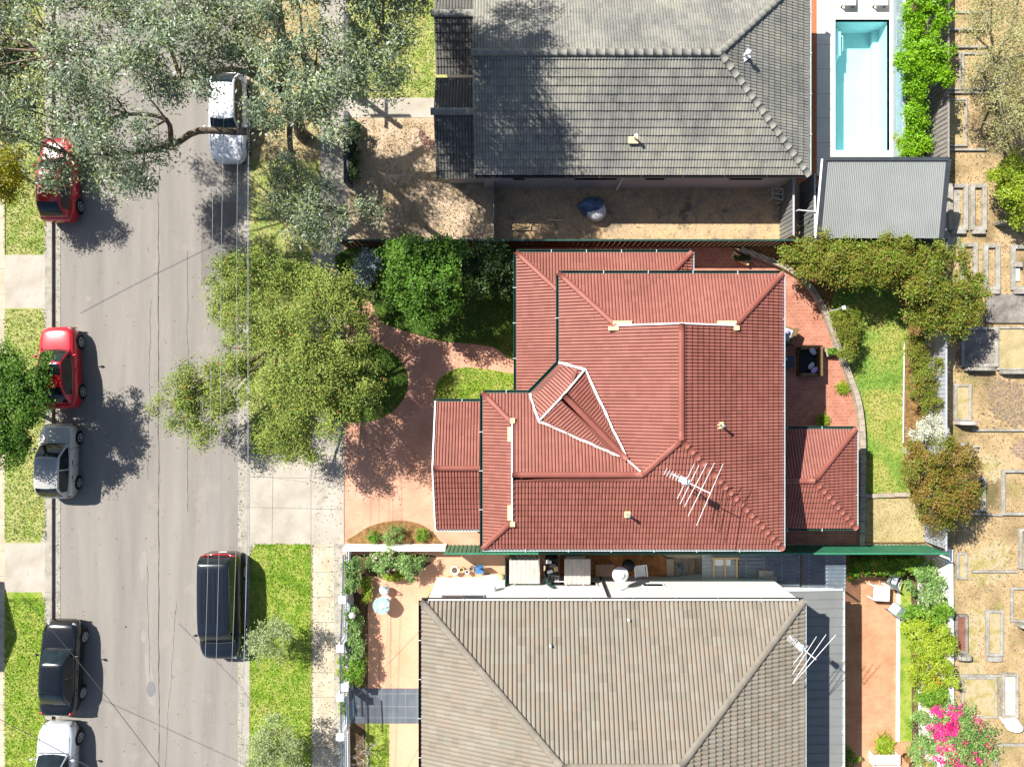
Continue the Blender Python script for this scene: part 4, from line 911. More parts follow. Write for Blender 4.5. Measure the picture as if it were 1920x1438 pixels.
# the big street eucalyptus
g = np.random.default_rng(5)
def inside(p, poly):
    x, y = p; c = False; j = len(poly) - 1
    for i in range(len(poly)):
        if (poly[i][1] > y) != (poly[j][1] > y) and x < (poly[j][0] - poly[i][0]) * (y - poly[i][1]) / (poly[j][1] - poly[i][1]) + poly[i][0]: c = not c
        j = i
    return c
MASK = [(-60, -40), (765, -40), (765, 40), (742, 120), (725, 180), (665, 200), (640, 245), (600, 250), (560, 215), (520, 250), (480, 215), (470, 150), (405, 115), (385, 160), (395, 215), (370, 240), (340, 240), (335, 205), (312, 215), (305, 290), (255, 360), (170, 335), (90, 330), (85, 285), (20, 250), (-60, 230)]
HOLES = [(148, 330, 15), (122, 266, 13), (330, 130, 16), (430, 60, 14), (200, 90, 12), (90, 180, 12), (650, 130, 14), (405, 215, 34), (70, 25, 22), (150, 40, 20), (235, 165, 24), (275, 205, 22), (480, 160, 22), (560, 30, 22), (620, 20, 28), (345, 205, 26), (560, 120, 14), (500, 60, 16), (690, 60, 16)]
def eh(px, py): return 7.6 + 1.6 * math.exp(-((px - 250) / 160) ** 2 - ((py - 150) / 160) ** 2) + 1.6 * (px > 470) - 1.6 * (py > 260)
ebl = []
tries = 0
while len(ebl) < 105 and tries < 20000:
    tries += 1; p = (g.uniform(-60, 765), g.uniform(-40, 360)); r_ = g.uniform(20, 38)
    if not inside(p, MASK) or any(math.hypot(p[0] - q[0], p[1] - q[1]) < q[2] + r_ * .55 for q in HOLES): continue
    if any(math.hypot(p[0] - q[0], p[1] - q[1]) < (r_ + q[3]) * .62 for q in ebl): continue
    ebl.append((*p, eh(*p) + g.uniform(-.8, .8), r_, .55))
for p in ((540, 335, 4.6, 32), (590, 350, 4.4, 30), (520, 390, 4.2, 26), (575, 405, 4.4, 34), (640, 400, 3.9, 26), (690, 395, 3.6, 24), (610, 440, 4.0, 26), (530, 300, 5.0, 22), (555, 440, 4.0, 20)): ebl.append((*p, .45))
tb = W(570, 257)
tpts = [(tb.x, tb.y, -.1), (tb.x - .02, tb.y + .05, .5), tuple(W(557, 222, 1.6)), tuple(W(545, 195, 3.0))]
for p in ((575, 205, 8.0, 26), (600, 178, 8.2, 26)): ebl.append((*p, .5))
for _ in range(42): ebl.append((g.uniform(520, 765), g.uniform(-340, -60), 10.2 + g.normal() * .6, g.uniform(30, 44), .6))
eu = tree_named('eucalyptus_tree', 'large grey green eucalyptus spreading over the street and the parked cars', 'tree', (570, 257), ebl, euc, 108000, (.16, .054), .36, barkm, .225, None, 5, False, 'crown', None, .3, 42, 0, tpts, .8, -1, 0, False)
mb = MB(); fk = Vector(tpts[-1])
limbs = [[(545, 195, 3.0), (533, 160, 4.0), (530, 84, 5.5), (520, -28, 7.0), (560, -150, 8.8), (650, -250, 10)], [(545, 195, 3.0), (542, 185, 5.0), (553, 211, 6.2), (585, 195, 7.6)], [(545, 195, 3.0), (515, 235, 4.0), (460, 247, 5.0), (372, 246, 5.8), (325, 270, 6.4), (312, 225, 7.2), (240, 215, 7.4), (150, 240, 7.0)],
         [(545, 195, 3.0), (515, 165, 4.2), (480, 137, 5.5), (455, 100, 6.6), (400, 60, 7.4)], [(515, 165, 4.2), (440, 130, 6.2), (340, 150, 7.2), (250, 120, 7.8), (120, 100, 8)],
         [(545, 195, 3.0), (585, 170, 4.2), (640, 120, 5.8), (720, 70, 7)], [(585, 170, 4.2), (570, 90, 6), (560, 0, 7.5)], [(545, 195, 3.0), (545, 280, 3.5), (575, 370, 4.0), (640, 400, 3.9), (700, 390, 3.6)],
         [(545, 280, 3.5), (520, 330, 4.2), (515, 390, 4.2)], [(325, 270, 6.4), (270, 285, 6.4), (200, 290, 6.6), (130, 290, 6.6)], [(340, 150, 7.2), (300, 60, 7.8), (200, 20, 8)]]
for i, l in enumerate(limbs):
    P = smooth_open([tuple(W(*q)) for q in l], 4); r0 = [.31, .30, .21, .24, .15, .2, .14, .15, .08, .10, .09][i]
    mb.tube(P, [r0 * (1 - .8 * k / (len(P) - 1)) for k in range(len(P))], 8)
ends = [Vector(W(*q)) for l in limbs for q in l[1:]]
for b in ebl:
    e = Vector(blob_px(*b)[:3]); s_ = min(ends, key=lambda q: (q - e).length); mid = s_.lerp(e, .5) + Vector((g.normal() * .15, g.normal() * .15, .1))
    mb.tube([s_, mid, e], [.05, .035, .012], 5)
    for k_ in range(3):
        q = e + Vector(g.normal(size=3)) * b[3] / 39 * .55; mb.tube([mid.lerp(e, .5), q], [.02, .006], 4)
mb.build('limb', barkm, eu)

bb1 = [(430, 520, 3.6, 42), (480, 520, 4.2, 48), (440, 590, 3.8, 46), (500, 590, 4.5, 52), (460, 660, 3.8, 48), (430, 710, 3.4, 42), (350, 735, 2.8, 44), (395, 770, 2.6, 42), (330, 770, 2.4, 30), (375, 810, 2.2, 26), (520, 660, 4.4, 46), (505, 720, 4.0, 44)]
tree_named('bottlebrush_tree', 'olive bottlebrush tree with red flowers leaning out over the road, left one of the pair', 'tree', (560, 640), bb1, bott, 38000, (.12, .045), .16, barkm, .20, 'bottlebrush street trees', 21, True, 'crown', (redfl, 70, .055), .06, 150, 0, None, .9, -.25, 2)
bb2 = [(560, 530, 3.8, 46), (610, 560, 4.2, 52), (570, 620, 4.6, 58), (650, 620, 4.2, 54), (600, 690, 4.6, 58), (660, 700, 4.0, 52), (550, 740, 4.2, 50), (620, 770, 4.0, 50), (560, 820, 3.2, 42), (530, 790, 3.4, 38), (680, 580, 3.6, 34), (685, 760, 3.2, 32), (510, 835, 2.6, 26)]
tree_named('bottlebrush_tree', 'olive bottlebrush tree with red flowers beside the red driveway, right one of the pair', 'tree', (628, 690), bb2, bott, 52000, (.12, .045), .18, barkm, .20, 'bottlebrush street trees', 22, True, 'crown', (redfl, 70, .055), .06, 150, 0, None, .9, -.25, 2)
tree_named('street_tree', 'rounded dark green tree at the left edge shading the red and silver hatchbacks', 'tree', (48, 762), [(40, 720, 2.9, 44), (60, 700, 2.8, 34), (20, 780, 3.1, 50), (55, 760, 3.1, 42), (10, 840, 2.7, 44), (40, 830, 2.6, 34), (-20, 720, 3.0, 50), (-30, 800, 3, 55), (15, 668, 2.6, 26), (70, 740, 2.7, 24)], deepg, 34000, (.12, .06), .13, barkm, .17, None, 31, True, 'crown', None, .15, 110)
tree_named('wattle_tree', 'bright yellow green tree at the left edge above the lawn', 'tree', (40, 330), [(15, 290, 2.8, 34), (25, 330, 2.6, 26), (-10, 310, 3, 44), (-5, 350, 2.5, 30), (30, 355, 2.2, 20), (0, 95, 3, 16)], yelg, 9000, (.11, .06), .1, barkm, .15, None, 32)
# saplings on the right verge
tree_named('sapling', 'thin grey green sapling on the verge beside the black people mover', 'tree', (530, 1182), [(505, 1180, 1.9, 26), (490, 1205, 1.8, 22), (530, 1185, 1.9, 18), (515, 1215, 1.7, 20), (470, 1220, 1.6, 12), (475, 1195, 1.7, 14)], greyg, 3600, (.11, .04), .045, barkm, .14, 'verge saplings', 41, True, 'crown', None, .3, 30, 0, None, .7, -1, 3)
tree_named('sapling', 'bushy green sapling on the verge at the bottom edge', 'tree', (540, 1385), [(520, 1375, 2.1, 32), (495, 1400, 2, 28), (545, 1400, 1.9, 24), (520, 1425, 2, 30), (480, 1430, 1.9, 22), (550, 1440, 1.8, 22)], greyg, 6500, (.11, .045), .05, barkm, .14, 'verge saplings', 42, True, 'crown', None, .3, 30, 0, None, .7, -1, 3)
# front garden of the red house
tree_named('garden_tree', 'bright green leafy tree in the shady front lawn of the red house', 'tree', (805, 575), [(760, 490, 3.0, 34), (800, 480, 3.3, 40), (840, 490, 3.0, 32), (770, 530, 3.2, 38), (815, 535, 3.4, 44), (790, 570, 2.8, 32), (835, 560, 2.6, 26), (750, 550, 2.4, 20), (735, 470, 2.4, 18)], deepg, 16000, (.13, .075), .09, barkm, .17, None, 51, True, 'crown', None, .15, 110)
tree_named('shrub', 'dark green leafy shrub in the corner between lawn and lower red roof', 'shrub', (905, 520), [(890, 490, 2.2, 30), (925, 490, 2.3, 32), (905, 525, 2.0, 30), (945, 510, 2.0, 24), (940, 540, 1.5, 16)], dark2, 9000, (.13, .07), .05, barkm, .13, None, 52)
tree_named('shrub', 'blue grey shrub with bare twigs beside the front fence of the red house', 'shrub', (695, 505), [(675, 500, 1.9, 20), (700, 490, 2.0, 20), (685, 525, 1.7, 18)], bluegr, 2300, (.12, .04), .04, barkp, .12, None, 53, True, 'crown', None, .3, 30, 0, None, .7, -1, 3)
tree_named('shrub', 'dark straggly shrub against the timber fence at the top of the front lawn', 'shrub', (720, 520), [(735, 520, 1.5, 22), (715, 550, 1.2, 20), (665, 560, 1.5, 22)], dark2, 3000, (.11, .05), .03, barkm, .12, None, 54)
for i, (px, py, r_, h_, m_, lab) in enumerate(((738, 1003, 25, .75, sage, 'rounded olive green ball shrub in the mulch bed at the foot of the red driveway'), (700, 1005, 12, .4, fresh, 'low bright plant left of the ball shrub in the mulch bed'), (790, 1002, 14, .45, fresh, 'low bright plant right of the ball shrub in the mulch bed'))):
    tree_named('shrub', lab, 'shrub', (px, py), [(px, py, h_ * .65, r_ * .75), (px - r_ * .4, py + r_ * .2, h_ * .55, r_ * .5), (px + r_ * .4, py - r_ * .1, h_ * .55, r_ * .5), (px, py + r_ * .4, h_ * .5, r_ * .5)], m_, int(80 * r_), (.07, .03), .02, barkm, .07, None, 60 + i)
# upper block
for i, (bl, n_, lab) in enumerate((([(1720, 10, 2.4, 34), (1745, 30, 2.2, 26), (1710, 45, 2.2, 24), (1740, -15, 2.4, 36), (1715, -40, 2.4, 36)], 9000, 'big lime green hedge bush beside the pool at the top edge'),
        ([(1725, 85, 2.4, 36), (1750, 105, 2.3, 28), (1720, 130, 2.3, 32), (1745, 145, 2.1, 26), (1715, 165, 2.0, 22), (1708, 70, 1.9, 16)], 11000, 'big lime green hedge bush halfway along the pool'),
        ([(1712, 210, 1.8, 20), (1722, 240, 1.8, 20), (1716, 270, 1.7, 20), (1710, 285, 1.6, 16)], 5200, 'smaller lime green hedge bush between pool and grey shed roof'))):
    tree_named('hedge_bush', lab, 'hedge', (1712, bl[0][1] + 35), bl, lime, n_, (.12, .065), .07, barkm, .13, 'lime green hedge along the pool', 70 + i, True, 'crown', None, .12, 90)
tree_named('shrub', 'small yellow tipped shrub at the pool corner next to the shed', 'shrub', (1690, 265), [(1690, 258, .9, 12), (1692, 275, .8, 10)], ylime, 900, (.1, .03), .02, barkm, .07, None, 75)
tree_named('shrub', 'small pink and red leaved shrub against the dark porch roof', 'shrub', (802, 262), [(798, 258, .8, 14), (806, 268, .7, 10)], leafmat('pinkish_leaf', [lin('8a5a4c'), lin('b08a80'), lin('6a6a4c')], transl=.2), 900, (.09, .04), .02, barkm, .08, None, 76)
tree_named('shrub', 'dark ivy on the low front wall of the upper house', 'shrub', (664, 300), [(664, 240, .8, 9), (664, 262, .8, 9), (662, 285, .8, 9), (665, 308, .8, 9), (664, 330, .8, 9)], dark2, 3000, (.09, .05), .02, barkm, .08, None, 77)
# back garden of the red house
BG = 'shrubs along the back garden fence'
for i, (bl, n_, m_, lab) in enumerate((([(1500, 475, 2.2, 30), (1530, 480, 2.4, 30), (1515, 505, 2.0, 26), (1485, 495, 1.8, 18)], 7000, olive, 'rusty green bushy tree nearest the curved patio corner'),
        ([(1575, 480, 2.6, 34), (1610, 485, 2.7, 32), (1590, 510, 2.4, 30), (1560, 512, 2.0, 24)], 8500, olive, 'rusty green bushy tree in the middle of the back garden fence line'),
        ([(1650, 480, 2.8, 36), (1690, 475, 2.8, 34), (1660, 512, 2.5, 30), (1700, 505, 2.4, 26), (1630, 500, 2.4, 24)], 9500, olive, 'green bushy tree at the far end of the row by the timber fence'),
        ([(1740, 500, 2.9, 34), (1735, 545, 3.0, 40), (1775, 540, 3.0, 36), (1725, 580, 2.6, 32), (1770, 585, 2.8, 38), (1810, 560, 2.6, 32), (1800, 600, 2.4, 28), (1790, 500, 2.7, 30), (1820, 520, 2.4, 20), (1740, 600, 2.2, 24), (1785, 615, 2, 18)], 19000, olive, 'large spreading olive green tree over the corner of the back fence'),
        ([(1725, 880, 2.6, 40), (1770, 860, 2.8, 40), (1750, 920, 2.9, 44), (1800, 900, 2.7, 36), (1790, 945, 2.6, 34), (1740, 960, 2.3, 28), (1720, 850, 2.1, 20), (1815, 870, 2.2, 22), (1775, 970, 2, 20)], 17000, rust, 'large rust tipped tree over the back fence near the dry corner'))):
    tree_named('garden_tree', lab, 'tree', (sum(b[0] for b in bl) / len(bl) * .94 + 55, sum(b[1] for b in bl) / len(bl)), bl, m_, n_, (.12, .055), .08, barkm, .15, BG, 80 + i, True, 'crown', None, .12, 100)
for i, (bl, n_, m_, lab) in enumerate((([(1580, 605, 1.2, 24), (1590, 630, 1.2, 24), (1582, 648, 1.1, 22), (1575, 590, 1.0, 16), (1598, 600, 1.0, 16)], 7000, olive, 'rounded clipped green shrub beside the curved wall'),
        ([(1715, 645, 1.0, 20), (1720, 670, 1.1, 24), (1735, 690, 1.1, 26)], 4500, olive, 'dull green shrub at the upper end of the fence border'),
        ([(1725, 715, 1.2, 26), (1735, 740, 1.2, 26), (1740, 765, 1.1, 24), (1750, 720, 1.0, 20)], 5500, olive, 'dull green shrub in the middle of the fence border'),
        ([(1720, 815, 1.2, 20), (1742, 805, 1.3, 24), (1755, 790, 1.2, 20), (1710, 835, 1.0, 14)], 4000, whitfl, 'white flowering shrub in the fence border'),
        ([(1715, 845, .9, 12), (1728, 822, .9, 12)], 900, sage, 'pale green shrub beside the white flowering one'))):
    tree_named('shrub', lab, 'shrub', (bl[0][0], bl[0][1] + 5), bl, m_, n_, (.08, .04), .04, barkm, .10, BG, 90 + i, True, 'crown', None, .12, 90)
for i, (px, py, lab) in enumerate(((1583, 727, 'spiky yellow green tuft on the patio edge by the curved wall'), (1546, 788, 'spiky yellow green tuft just above the pavilion roof'))):
    b_ = W(px, py, .35); t = thing('tufted_plant', lab, 'plant', (b_.x, b_.y, .02), 'spiky tufts on the patio'); g2 = np.random.default_rng(100 + i); mb = MB()
    for k_ in range(260):
        a_ = g2.uniform(0, 6.28); l_ = g2.uniform(.25, .5); e_ = g2.uniform(.15, .9); o_ = g2.normal(size=2) * .1
        p0 = Vector((b_.x + o_[0], b_.y + o_[1], .05)); d_ = Vector((math.cos(a_) * e_, math.sin(a_) * e_, 1 - e_ * .5)); w_ = Vector((-math.sin(a_), math.cos(a_), 0)) * .014
        p1 = p0 + d_ * l_ * .6; p2 = p1 + Vector((d_.x, d_.y, -.2)) * l_ * .5; n = mb.add([p0 - w_, p0 + w_, p1 + w_, p1 - w_, p2]); mb.face((n, n + 1, n + 2, n + 3), 0, g2.uniform()); mb.face((n + 3, n + 2, n + 4), 0, g2.uniform())
    mb.build('foliage', ylime, t)
# cemetery trees
tree_named('dry_tree', 'sparse dry olive tree with pale bare limbs over the graves at the top right', 'tree', (1835, 130), [(1850, 40, 3.6, 40), (1900, 60, 4, 42), (1890, 110, 4.2, 40), (1850, 130, 3.4, 34), (1910, 150, 4.2, 40), (1880, 190, 3.9, 36), (1820, 160, 2.6, 24), (1915, 220, 4, 40), (1885, 250, 3.4, 32), (1820, 60, 2.8, 26), (1860, 0, 3.4, 36), (1910, 0, 4, 40), (1950, 100, 4.5, 50), (1950, 200, 4.4, 50)], dryol, 15000, (.12, .04), .13, barkp, .2, None, 110, True, 'crown', None, .35, 30, 0, None, .8, -1, 4)
tree_named('shrub', 'fresh green bush among the graves at the right edge', 'shrub', (1875, 345), [(1880, 330, 1.6, 32), (1905, 350, 1.7, 32), (1880, 365, 1.5, 26), (1910, 385, 1.4, 26), (1895, 310, 1.4, 22), (1930, 350, 1.7, 40), (1912, 415, 1.0, 16)], ylime, 9000, (.12, .06), .06, barkm, .12, None, 111)
# lower block, rear garden
LG = 'plants in the rear garden border'
for i, (bl, n_, m_, lf, lab, fl_) in enumerate((([(1605, 1058, .6, 18), (1630, 1055, .7, 18), (1595, 1075, .4, 12)], 3000, fresh, (.13, .05), 'leafy shrub with orange flowers beside the dark translucent roof', (orangefl, 18, .09)),
        ([(1660, 1055, .8, 22), (1690, 1058, .9, 24), (1720, 1060, .9, 22)], 4500, fresh, (.16, .05), 'feathery green shrubs along the boundary above the garden chairs', None),
        ([(1735, 1085, .8, 22), (1715, 1100, .6, 18), (1755, 1105, .8, 20), (1745, 1130, .9, 20)], 2600, sage, (.14, .05), 'thin twiggy green shrub against the white boundary wall', None),
        ([(1715, 1150, .5, 20), (1745, 1155, .9, 22), (1765, 1145, 1.0, 16)], 2800, fresh, (.14, .08), 'broad leaved green plant in the bed beside the garden chairs', None),
        ([(1715, 1185, .9, 26), (1745, 1190, 1.2, 30), (1770, 1200, 1.2, 24), (1725, 1220, 1.1, 28), (1760, 1230, 1.3, 28)], 8000, ylime, (.10, .06), 'dense yellow green bush, largest in the rear border', None),
        ([(1735, 1255, 1.0, 26), (1765, 1265, 1.1, 24), (1715, 1265, .7, 18), (1745, 1285, .8, 22)], 5200, ylime, (.13, .05), 'yellow green bush dotted with red and orange flowers', (orangefl, 26, .09)),
        ([(1750, 1310, .8, 20), (1730, 1305, .6, 16), (1765, 1305, .8, 14)], 2600, fresh, (.22, .035), 'spiky leaved plants above the pink flowering bush', None),
        ([(1715, 1345, .5, 18), (1735, 1375, .5, 18), (1715, 1395, .5, 16), (1740, 1405, .6, 18), (1725, 1430, .6, 18)], 3600, sage, (.12, .05), 'low mixed green plants below the pink flowering bush', (orangefl, 14, .08)))):
    tree_named('shrub', lab, 'shrub', (bl[0][0] - 4, bl[0][1]), [(b[0], b[1], bh_(b[0]) + b[2], b[3]) for b in bl], m_, n_, lf, .03, barkm, .10, LG, 120 + i, True, 'crown', fl_, .2, 60, SB)
tree_named('flowering_bush', 'big bush covered in bright pink flowers at the lower right', 'shrub', (1772, 1375), [(1765, 1345, .3, 30), (1790, 1370, .6, 40), (1775, 1400, .5, 36), (1815, 1355, .5, 32), (1830, 1385, .4, 32), (1815, 1420, .5, 34), (1795, 1335, .4, 24), (1845, 1405, .2, 20), (1790, 1440, .4, 32)], sage, 9000, (.11, .06), .06, barkm, .14, None, 130, True, 'crown', None, .2, 60, SB)
b_ = [blob_px(*q) for q in ((1760, 1355, .75, 22), (1782, 1380, .8, 26), (1772, 1345, .8, 22), (1772, 1410, .8, 22), (1790, 1350, .7, 16), (1832, 1360, .6, 12), (1845, 1390, .4, 14), (1815, 1375, .8, 8), (1815, 1410, .8, 10), (1800, 1440, .8, 16), (1795, 1330, .6, 8), (1830, 1425, .5, 8))]
C_, N2, T_ = crown_cloud(b_, 2900, .09, np.random.default_rng(9), .05, 26)
fb = [o for o in bpy.data.objects if o.name.startswith('flowering_bush')][0]
leaf_object('flower', C_, N2, .09, .07, pinkfl, fb, 131)
t = thing('tufted_plant', 'large yellow green strappy plant beside the white bench', 'plant', tuple(W(1662, 1402, SUNK))); g2 = np.random.default_rng(140); mb = MB(); b_ = W(1662, 1402, SUNK + .4)
for k_ in range(320):
    a_ = g2.uniform(0, 6.28); l_ = g2.uniform(.35, .72); e_ = g2.uniform(.2, .95); o_ = g2.normal(size=2) * .16
    p0 = Vector((b_.x + o_[0], b_.y + o_[1], SUNK + .05)); d_ = Vector((math.cos(a_) * e_, math.sin(a_) * e_, 1 - e_ * .5)); w_ = Vector((-math.sin(a_), math.cos(a_), 0)) * .022
    p1 = p0 + d_ * l_ * .6; p2 = p1 + Vector((d_.x, d_.y, -.25)) * l_ * .55; n = mb.add([p0 - w_, p0 + w_, p1 + w_, p1 - w_, p2]); tt = g2.uniform(); mb.face((n, n + 1, n + 2, n + 3), 0, tt); mb.face((n + 3, n + 2, n + 4), 0, tt)
mb.build('foliage', ylime, t)
tree_named('shrub', 'small dark shrub in the shadow at the foot of the brown house, bottom edge', 'shrub', (1585, 1425), [(1580, 1415, SUNK + .5, 14), (1598, 1428, SUNK + .5, 14), (1575, 1400, SUNK + .4, 12)], fresh, 1500, (.1, .05), .02, barkm, .09, None, 141, True, 'crown', None, .2, 35, SUNK)
# lower block, front garden
FG = 'plants inside the white pillared front fence'
for i, (bl, n_, m_, lab, fl_) in enumerate((([(662, 1062, .9, 16), (664, 1082, .9, 16), (660, 1100, .9, 15)], 3000, sage, 'sage green shrub behind the top of the grey front railing', None),
        ([(700, 1052, .9, 16), (725, 1050, 1.0, 18), (745, 1052, .9, 14)], 3300, sage, 'green shrub with pale pink flowers along the boundary of the peach paved yard', (palepk, 22, .09)),
        ([(765, 1058, 1.0, 18), (785, 1052, .9, 14), (772, 1075, .6, 12)], 2800, sage, 'pale leaved shrub at the inner end of the peach yard bed', None),
        ([(725, 1078, .5, 9), (738, 1080, .5, 8), (755, 1076, .4, 8)], 900, ylime, 'low yellow green plant near the white garden chair', None),
        ([(684, 1098, .4, 8), (690, 1110, .4, 8), (686, 1122, .4, 7), (688, 1090, .4, 7)], 900, ylime, 'yellow flowered edging plant at the bend of the front bed', None),
        ([(662, 1150, .8, 14), (668, 1168, .8, 14), (660, 1182, .7, 12)], 2200, sage, 'green shrub behind the middle of the front railing beside the lamp', None),
        ([(664, 1205, .9, 15), (666, 1222, .9, 14), (655, 1235, .8, 12)], 2600, sage, 'dark green shrub between the second pillar and the red flowers', None),
        ([(668, 1248, .9, 16), (664, 1268, .8, 14), (676, 1240, .7, 10)], 2600, fresh, 'bright green shrub next to the grey paved path', None),
        ([(640, 1240, .6, 7), (641, 1258, .6, 7), (640, 1275, .5, 6), (643, 1318, .5, 6), (642, 1330, .5, 6)], 1300, ylime, 'yellow green creeper on the street side of the railing', None),
        ([(816, 1112, .3, 9), (826, 1098, .3, 9), (812, 1122, .3, 8)], 700, ylime, 'small yellow green plants in the corner bed by the white wall', None))):
    tree_named('shrub', lab, 'shrub', (bl[0][0], bl[0][1]), bl, m_, n_, (.09, .05), .025, barkm, .07, FG, 150 + i, True, 'crown', fl_, .2, 30)
t = thing('bare_shrub', 'leafless pale twigged shrub on the grass strip at the bottom', 'shrub', tuple(W(688, 1405))); mb = MB(); g2 = np.random.default_rng(170)
def twig(p, d, l, r_, dep):
    q = p + d * l; mb.tube([p, p.lerp(q, .5) + Vector(g2.normal(size=3)) * l * .06, q], [r_, r_ * .8, r_ * .55], 5)
    if dep: 
        for _ in range(3): twig(q, (d + Vector(g2.normal(size=3)) * .55).normalized(), l * .68, r_ * .6, dep - 1)
for _ in range(5): twig(W(688, 1405), Vector((g2.normal() * .5, g2.normal() * .5, .9)).normalized(), .5, .03, 3)
mb.build('branch', barkp, t)
# short grass, too many blades to count
def grass(polys, dens, m, seed, hgt=.07):
    gg = np.random.default_rng(seed); CC = []
    for poly, z in polys:
        P = np.array([tuple(W(p[0], p[1], z)[:2]) for p in poly]); a, b = P.min(0), P.max(0)
        a = np.maximum(a, [-27, -21]); b = np.minimum(b, [27, 21]); n = int((b - a).prod() * dens); q = gg.uniform(a, b, (n, 2)); pl = [tuple(r) for r in P]
        q = np.array([r for r in q if inside(r, pl)]); CC.append(np.column_stack([q, np.full(len(q), z + hgt * .4)]))
    C_ = np.concatenate(CC); N_g = gg.normal(size=(len(C_), 3)); N_g[:, 2] = abs(N_g[:, 2]) * .6 + .25
    o = leaf_object('grass', C_, N_g, hgt * 1.5, .035, m, None, seed); o['kind'] = 'stuff'; return o
gl1 = leafmat('grass_blade', [lin('5c7c20'), lin('7a9a2e'), lin('98a648'), lin('6a8c24')], transl=.25)
gl2 = leafmat('dry_grass_blade', [lin('7c7c34'), lin('a0924e'), lin('b09c60'), lin('7c8230')], transl=.2)
gl3 = leafmat('lawn_blade', [lin('52762a'), lin('6c8e36'), lin('96984e'), lin('5e822c')], transl=.25)
grass([(rect(7, 1120, 88, 1500), .012), (rect(468, 1018, 586, 1500), .012), (LC, .045), (rect(685, 1358, 729, 1500), .03)], 260, gl1, 200)
grass([(rect(7, 300, 87, 476), .012), (rect(7, 580, 87, 1014), .012), (rect(468, 472, 586, 852), .012), (rect(680, -60, 815, 183), .012)], 240, gl1, 201)
grass([(rect(470, -60, 600, 470), .012), (rect(660, 225, 900, 455), .006)], 60, gl2, 202)
grass([(LR, .04)], 300, gl3, 203, .06); grass([(LA, .045), (circ(672, 716, 92, 75), .045)], 220, gl3, 204)
grass([(rect(1614, 935, 1732, 1016), .03)], 160, gl2, 205, .05)

# ---------------------------------------------------------------- swimming pool
basinm = mat('pool_plaster', [lin('cfe8ea'), lin('d8eeee')], scale=1, fine=.04, fscale=10, rough=.7)
pt = thing('swimming_pool', 'rectangular turquoise swimming pool with corner steps', 'pool', ((POOL[0] + POOL[2]) / 2, (POOL[1] + POOL[3]) / 2, 0.03))
X0, Y0, X1, Y1 = POOL; PD = -1.35
mb = MB()
mb.poly([(X0, Y0, PD), (X1, Y0, PD), (X1, Y1, PD), (X0, Y1, PD)])
for a, b in (((X0, Y0), (X0, Y1)), ((X0, Y1), (X1, Y1)), ((X1, Y1), (X1, Y0)), ((X1, Y0), (X0, Y0))): mb.poly([(a[0], a[1], PD), (b[0], b[1], PD), (b[0], b[1], .028), (a[0], a[1], .028)])
mb.build('basin', basinm, pt)
mb = MB()
for i, (w_, l_, z) in enumerate(((.22, 1.5, -.22), (.5, 1.15, -.45), (.72, .8, -.7))): mb.box((X0 + .003, Y1 - .35 - l_, PD), (X0 + w_, Y1 - .35 + .0, z))
mb.box((X1 - .28, Y0, PD), (X1, Y1, -1.05)); mb.build('step', basinm, pt)
wm = bpy.data.materials.new('pool_water'); wm.use_nodes = True; nt = wm.node_tree; N = nt.nodes; Lk = nt.links
N.remove(N['Principled BSDF']); tr = N.new('ShaderNodeBsdfTransparent'); tr.inputs[0].default_value = (.72, .97, .985, 1); gls = N.new('ShaderNodeBsdfGlossy'); gls.inputs['Roughness'].default_value = .03
fr = N.new('ShaderNodeFresnel'); fr.inputs[0].default_value = 1.33; ms = N.new('ShaderNodeMixShader'); ns = N.new('ShaderNodeTexNoise'); ns.inputs['Scale'].default_value = 3.5; bp = N.new('ShaderNodeBump'); bp.inputs['Strength'].default_value = .4
tcn = N.new('ShaderNodeTexCoord'); Lk.new(tcn.outputs['Object'], ns.inputs['Vector']); Lk.new(ns.outputs[0], bp.inputs['Height']); Lk.new(bp.outputs[0], gls.inputs['Normal']); Lk.new(bp.outputs[0], fr.inputs['Normal'])
Lk.new(fr.outputs[0], ms.inputs[0]); Lk.new(tr.outputs[0], ms.inputs[1]); Lk.new(gls.outputs[0], ms.inputs[2]); Lk.new(ms.outputs[0], N['Material Output'].inputs['Surface'])
mb = MB(); k = 24
for i in range(k):
    for j in range(k):
        x0_, x1_ = X0 + .003 + (X1 - X0 - .006) * i / k, X0 + .003 + (X1 - X0 - .006) * (i + 1) / k; y0_, y1_ = Y0 + .003 + (Y1 - Y0 - .006) * j / k, Y0 + .003 + (Y1 - Y0 - .006) * (j + 1) / k
        mb.poly([(x0_, y0_, -.1), (x1_, y0_, -.1), (x1_, y1_, -.1), (x0_, y1_, -.1)])
mb.build('water', wm, pt)
mb = MB()
for b in ((X0 - .12, Y0 - .26, X1 + .06, Y0), (X0 - .12, Y1, X1 + .06, Y1 + .12), (X0 - .12, Y0, X0, Y1), (X1, Y0, X1 + .06, Y1)): mb.box((b[0], b[1], .0), (b[2], b[3], .055))
mb.build('coping', white, pt)
gfm = mat('blue_glass_fence', [lin('74838b'), lin('84939a')], scale=4, fine=.1, rough=.15, spec=.6)
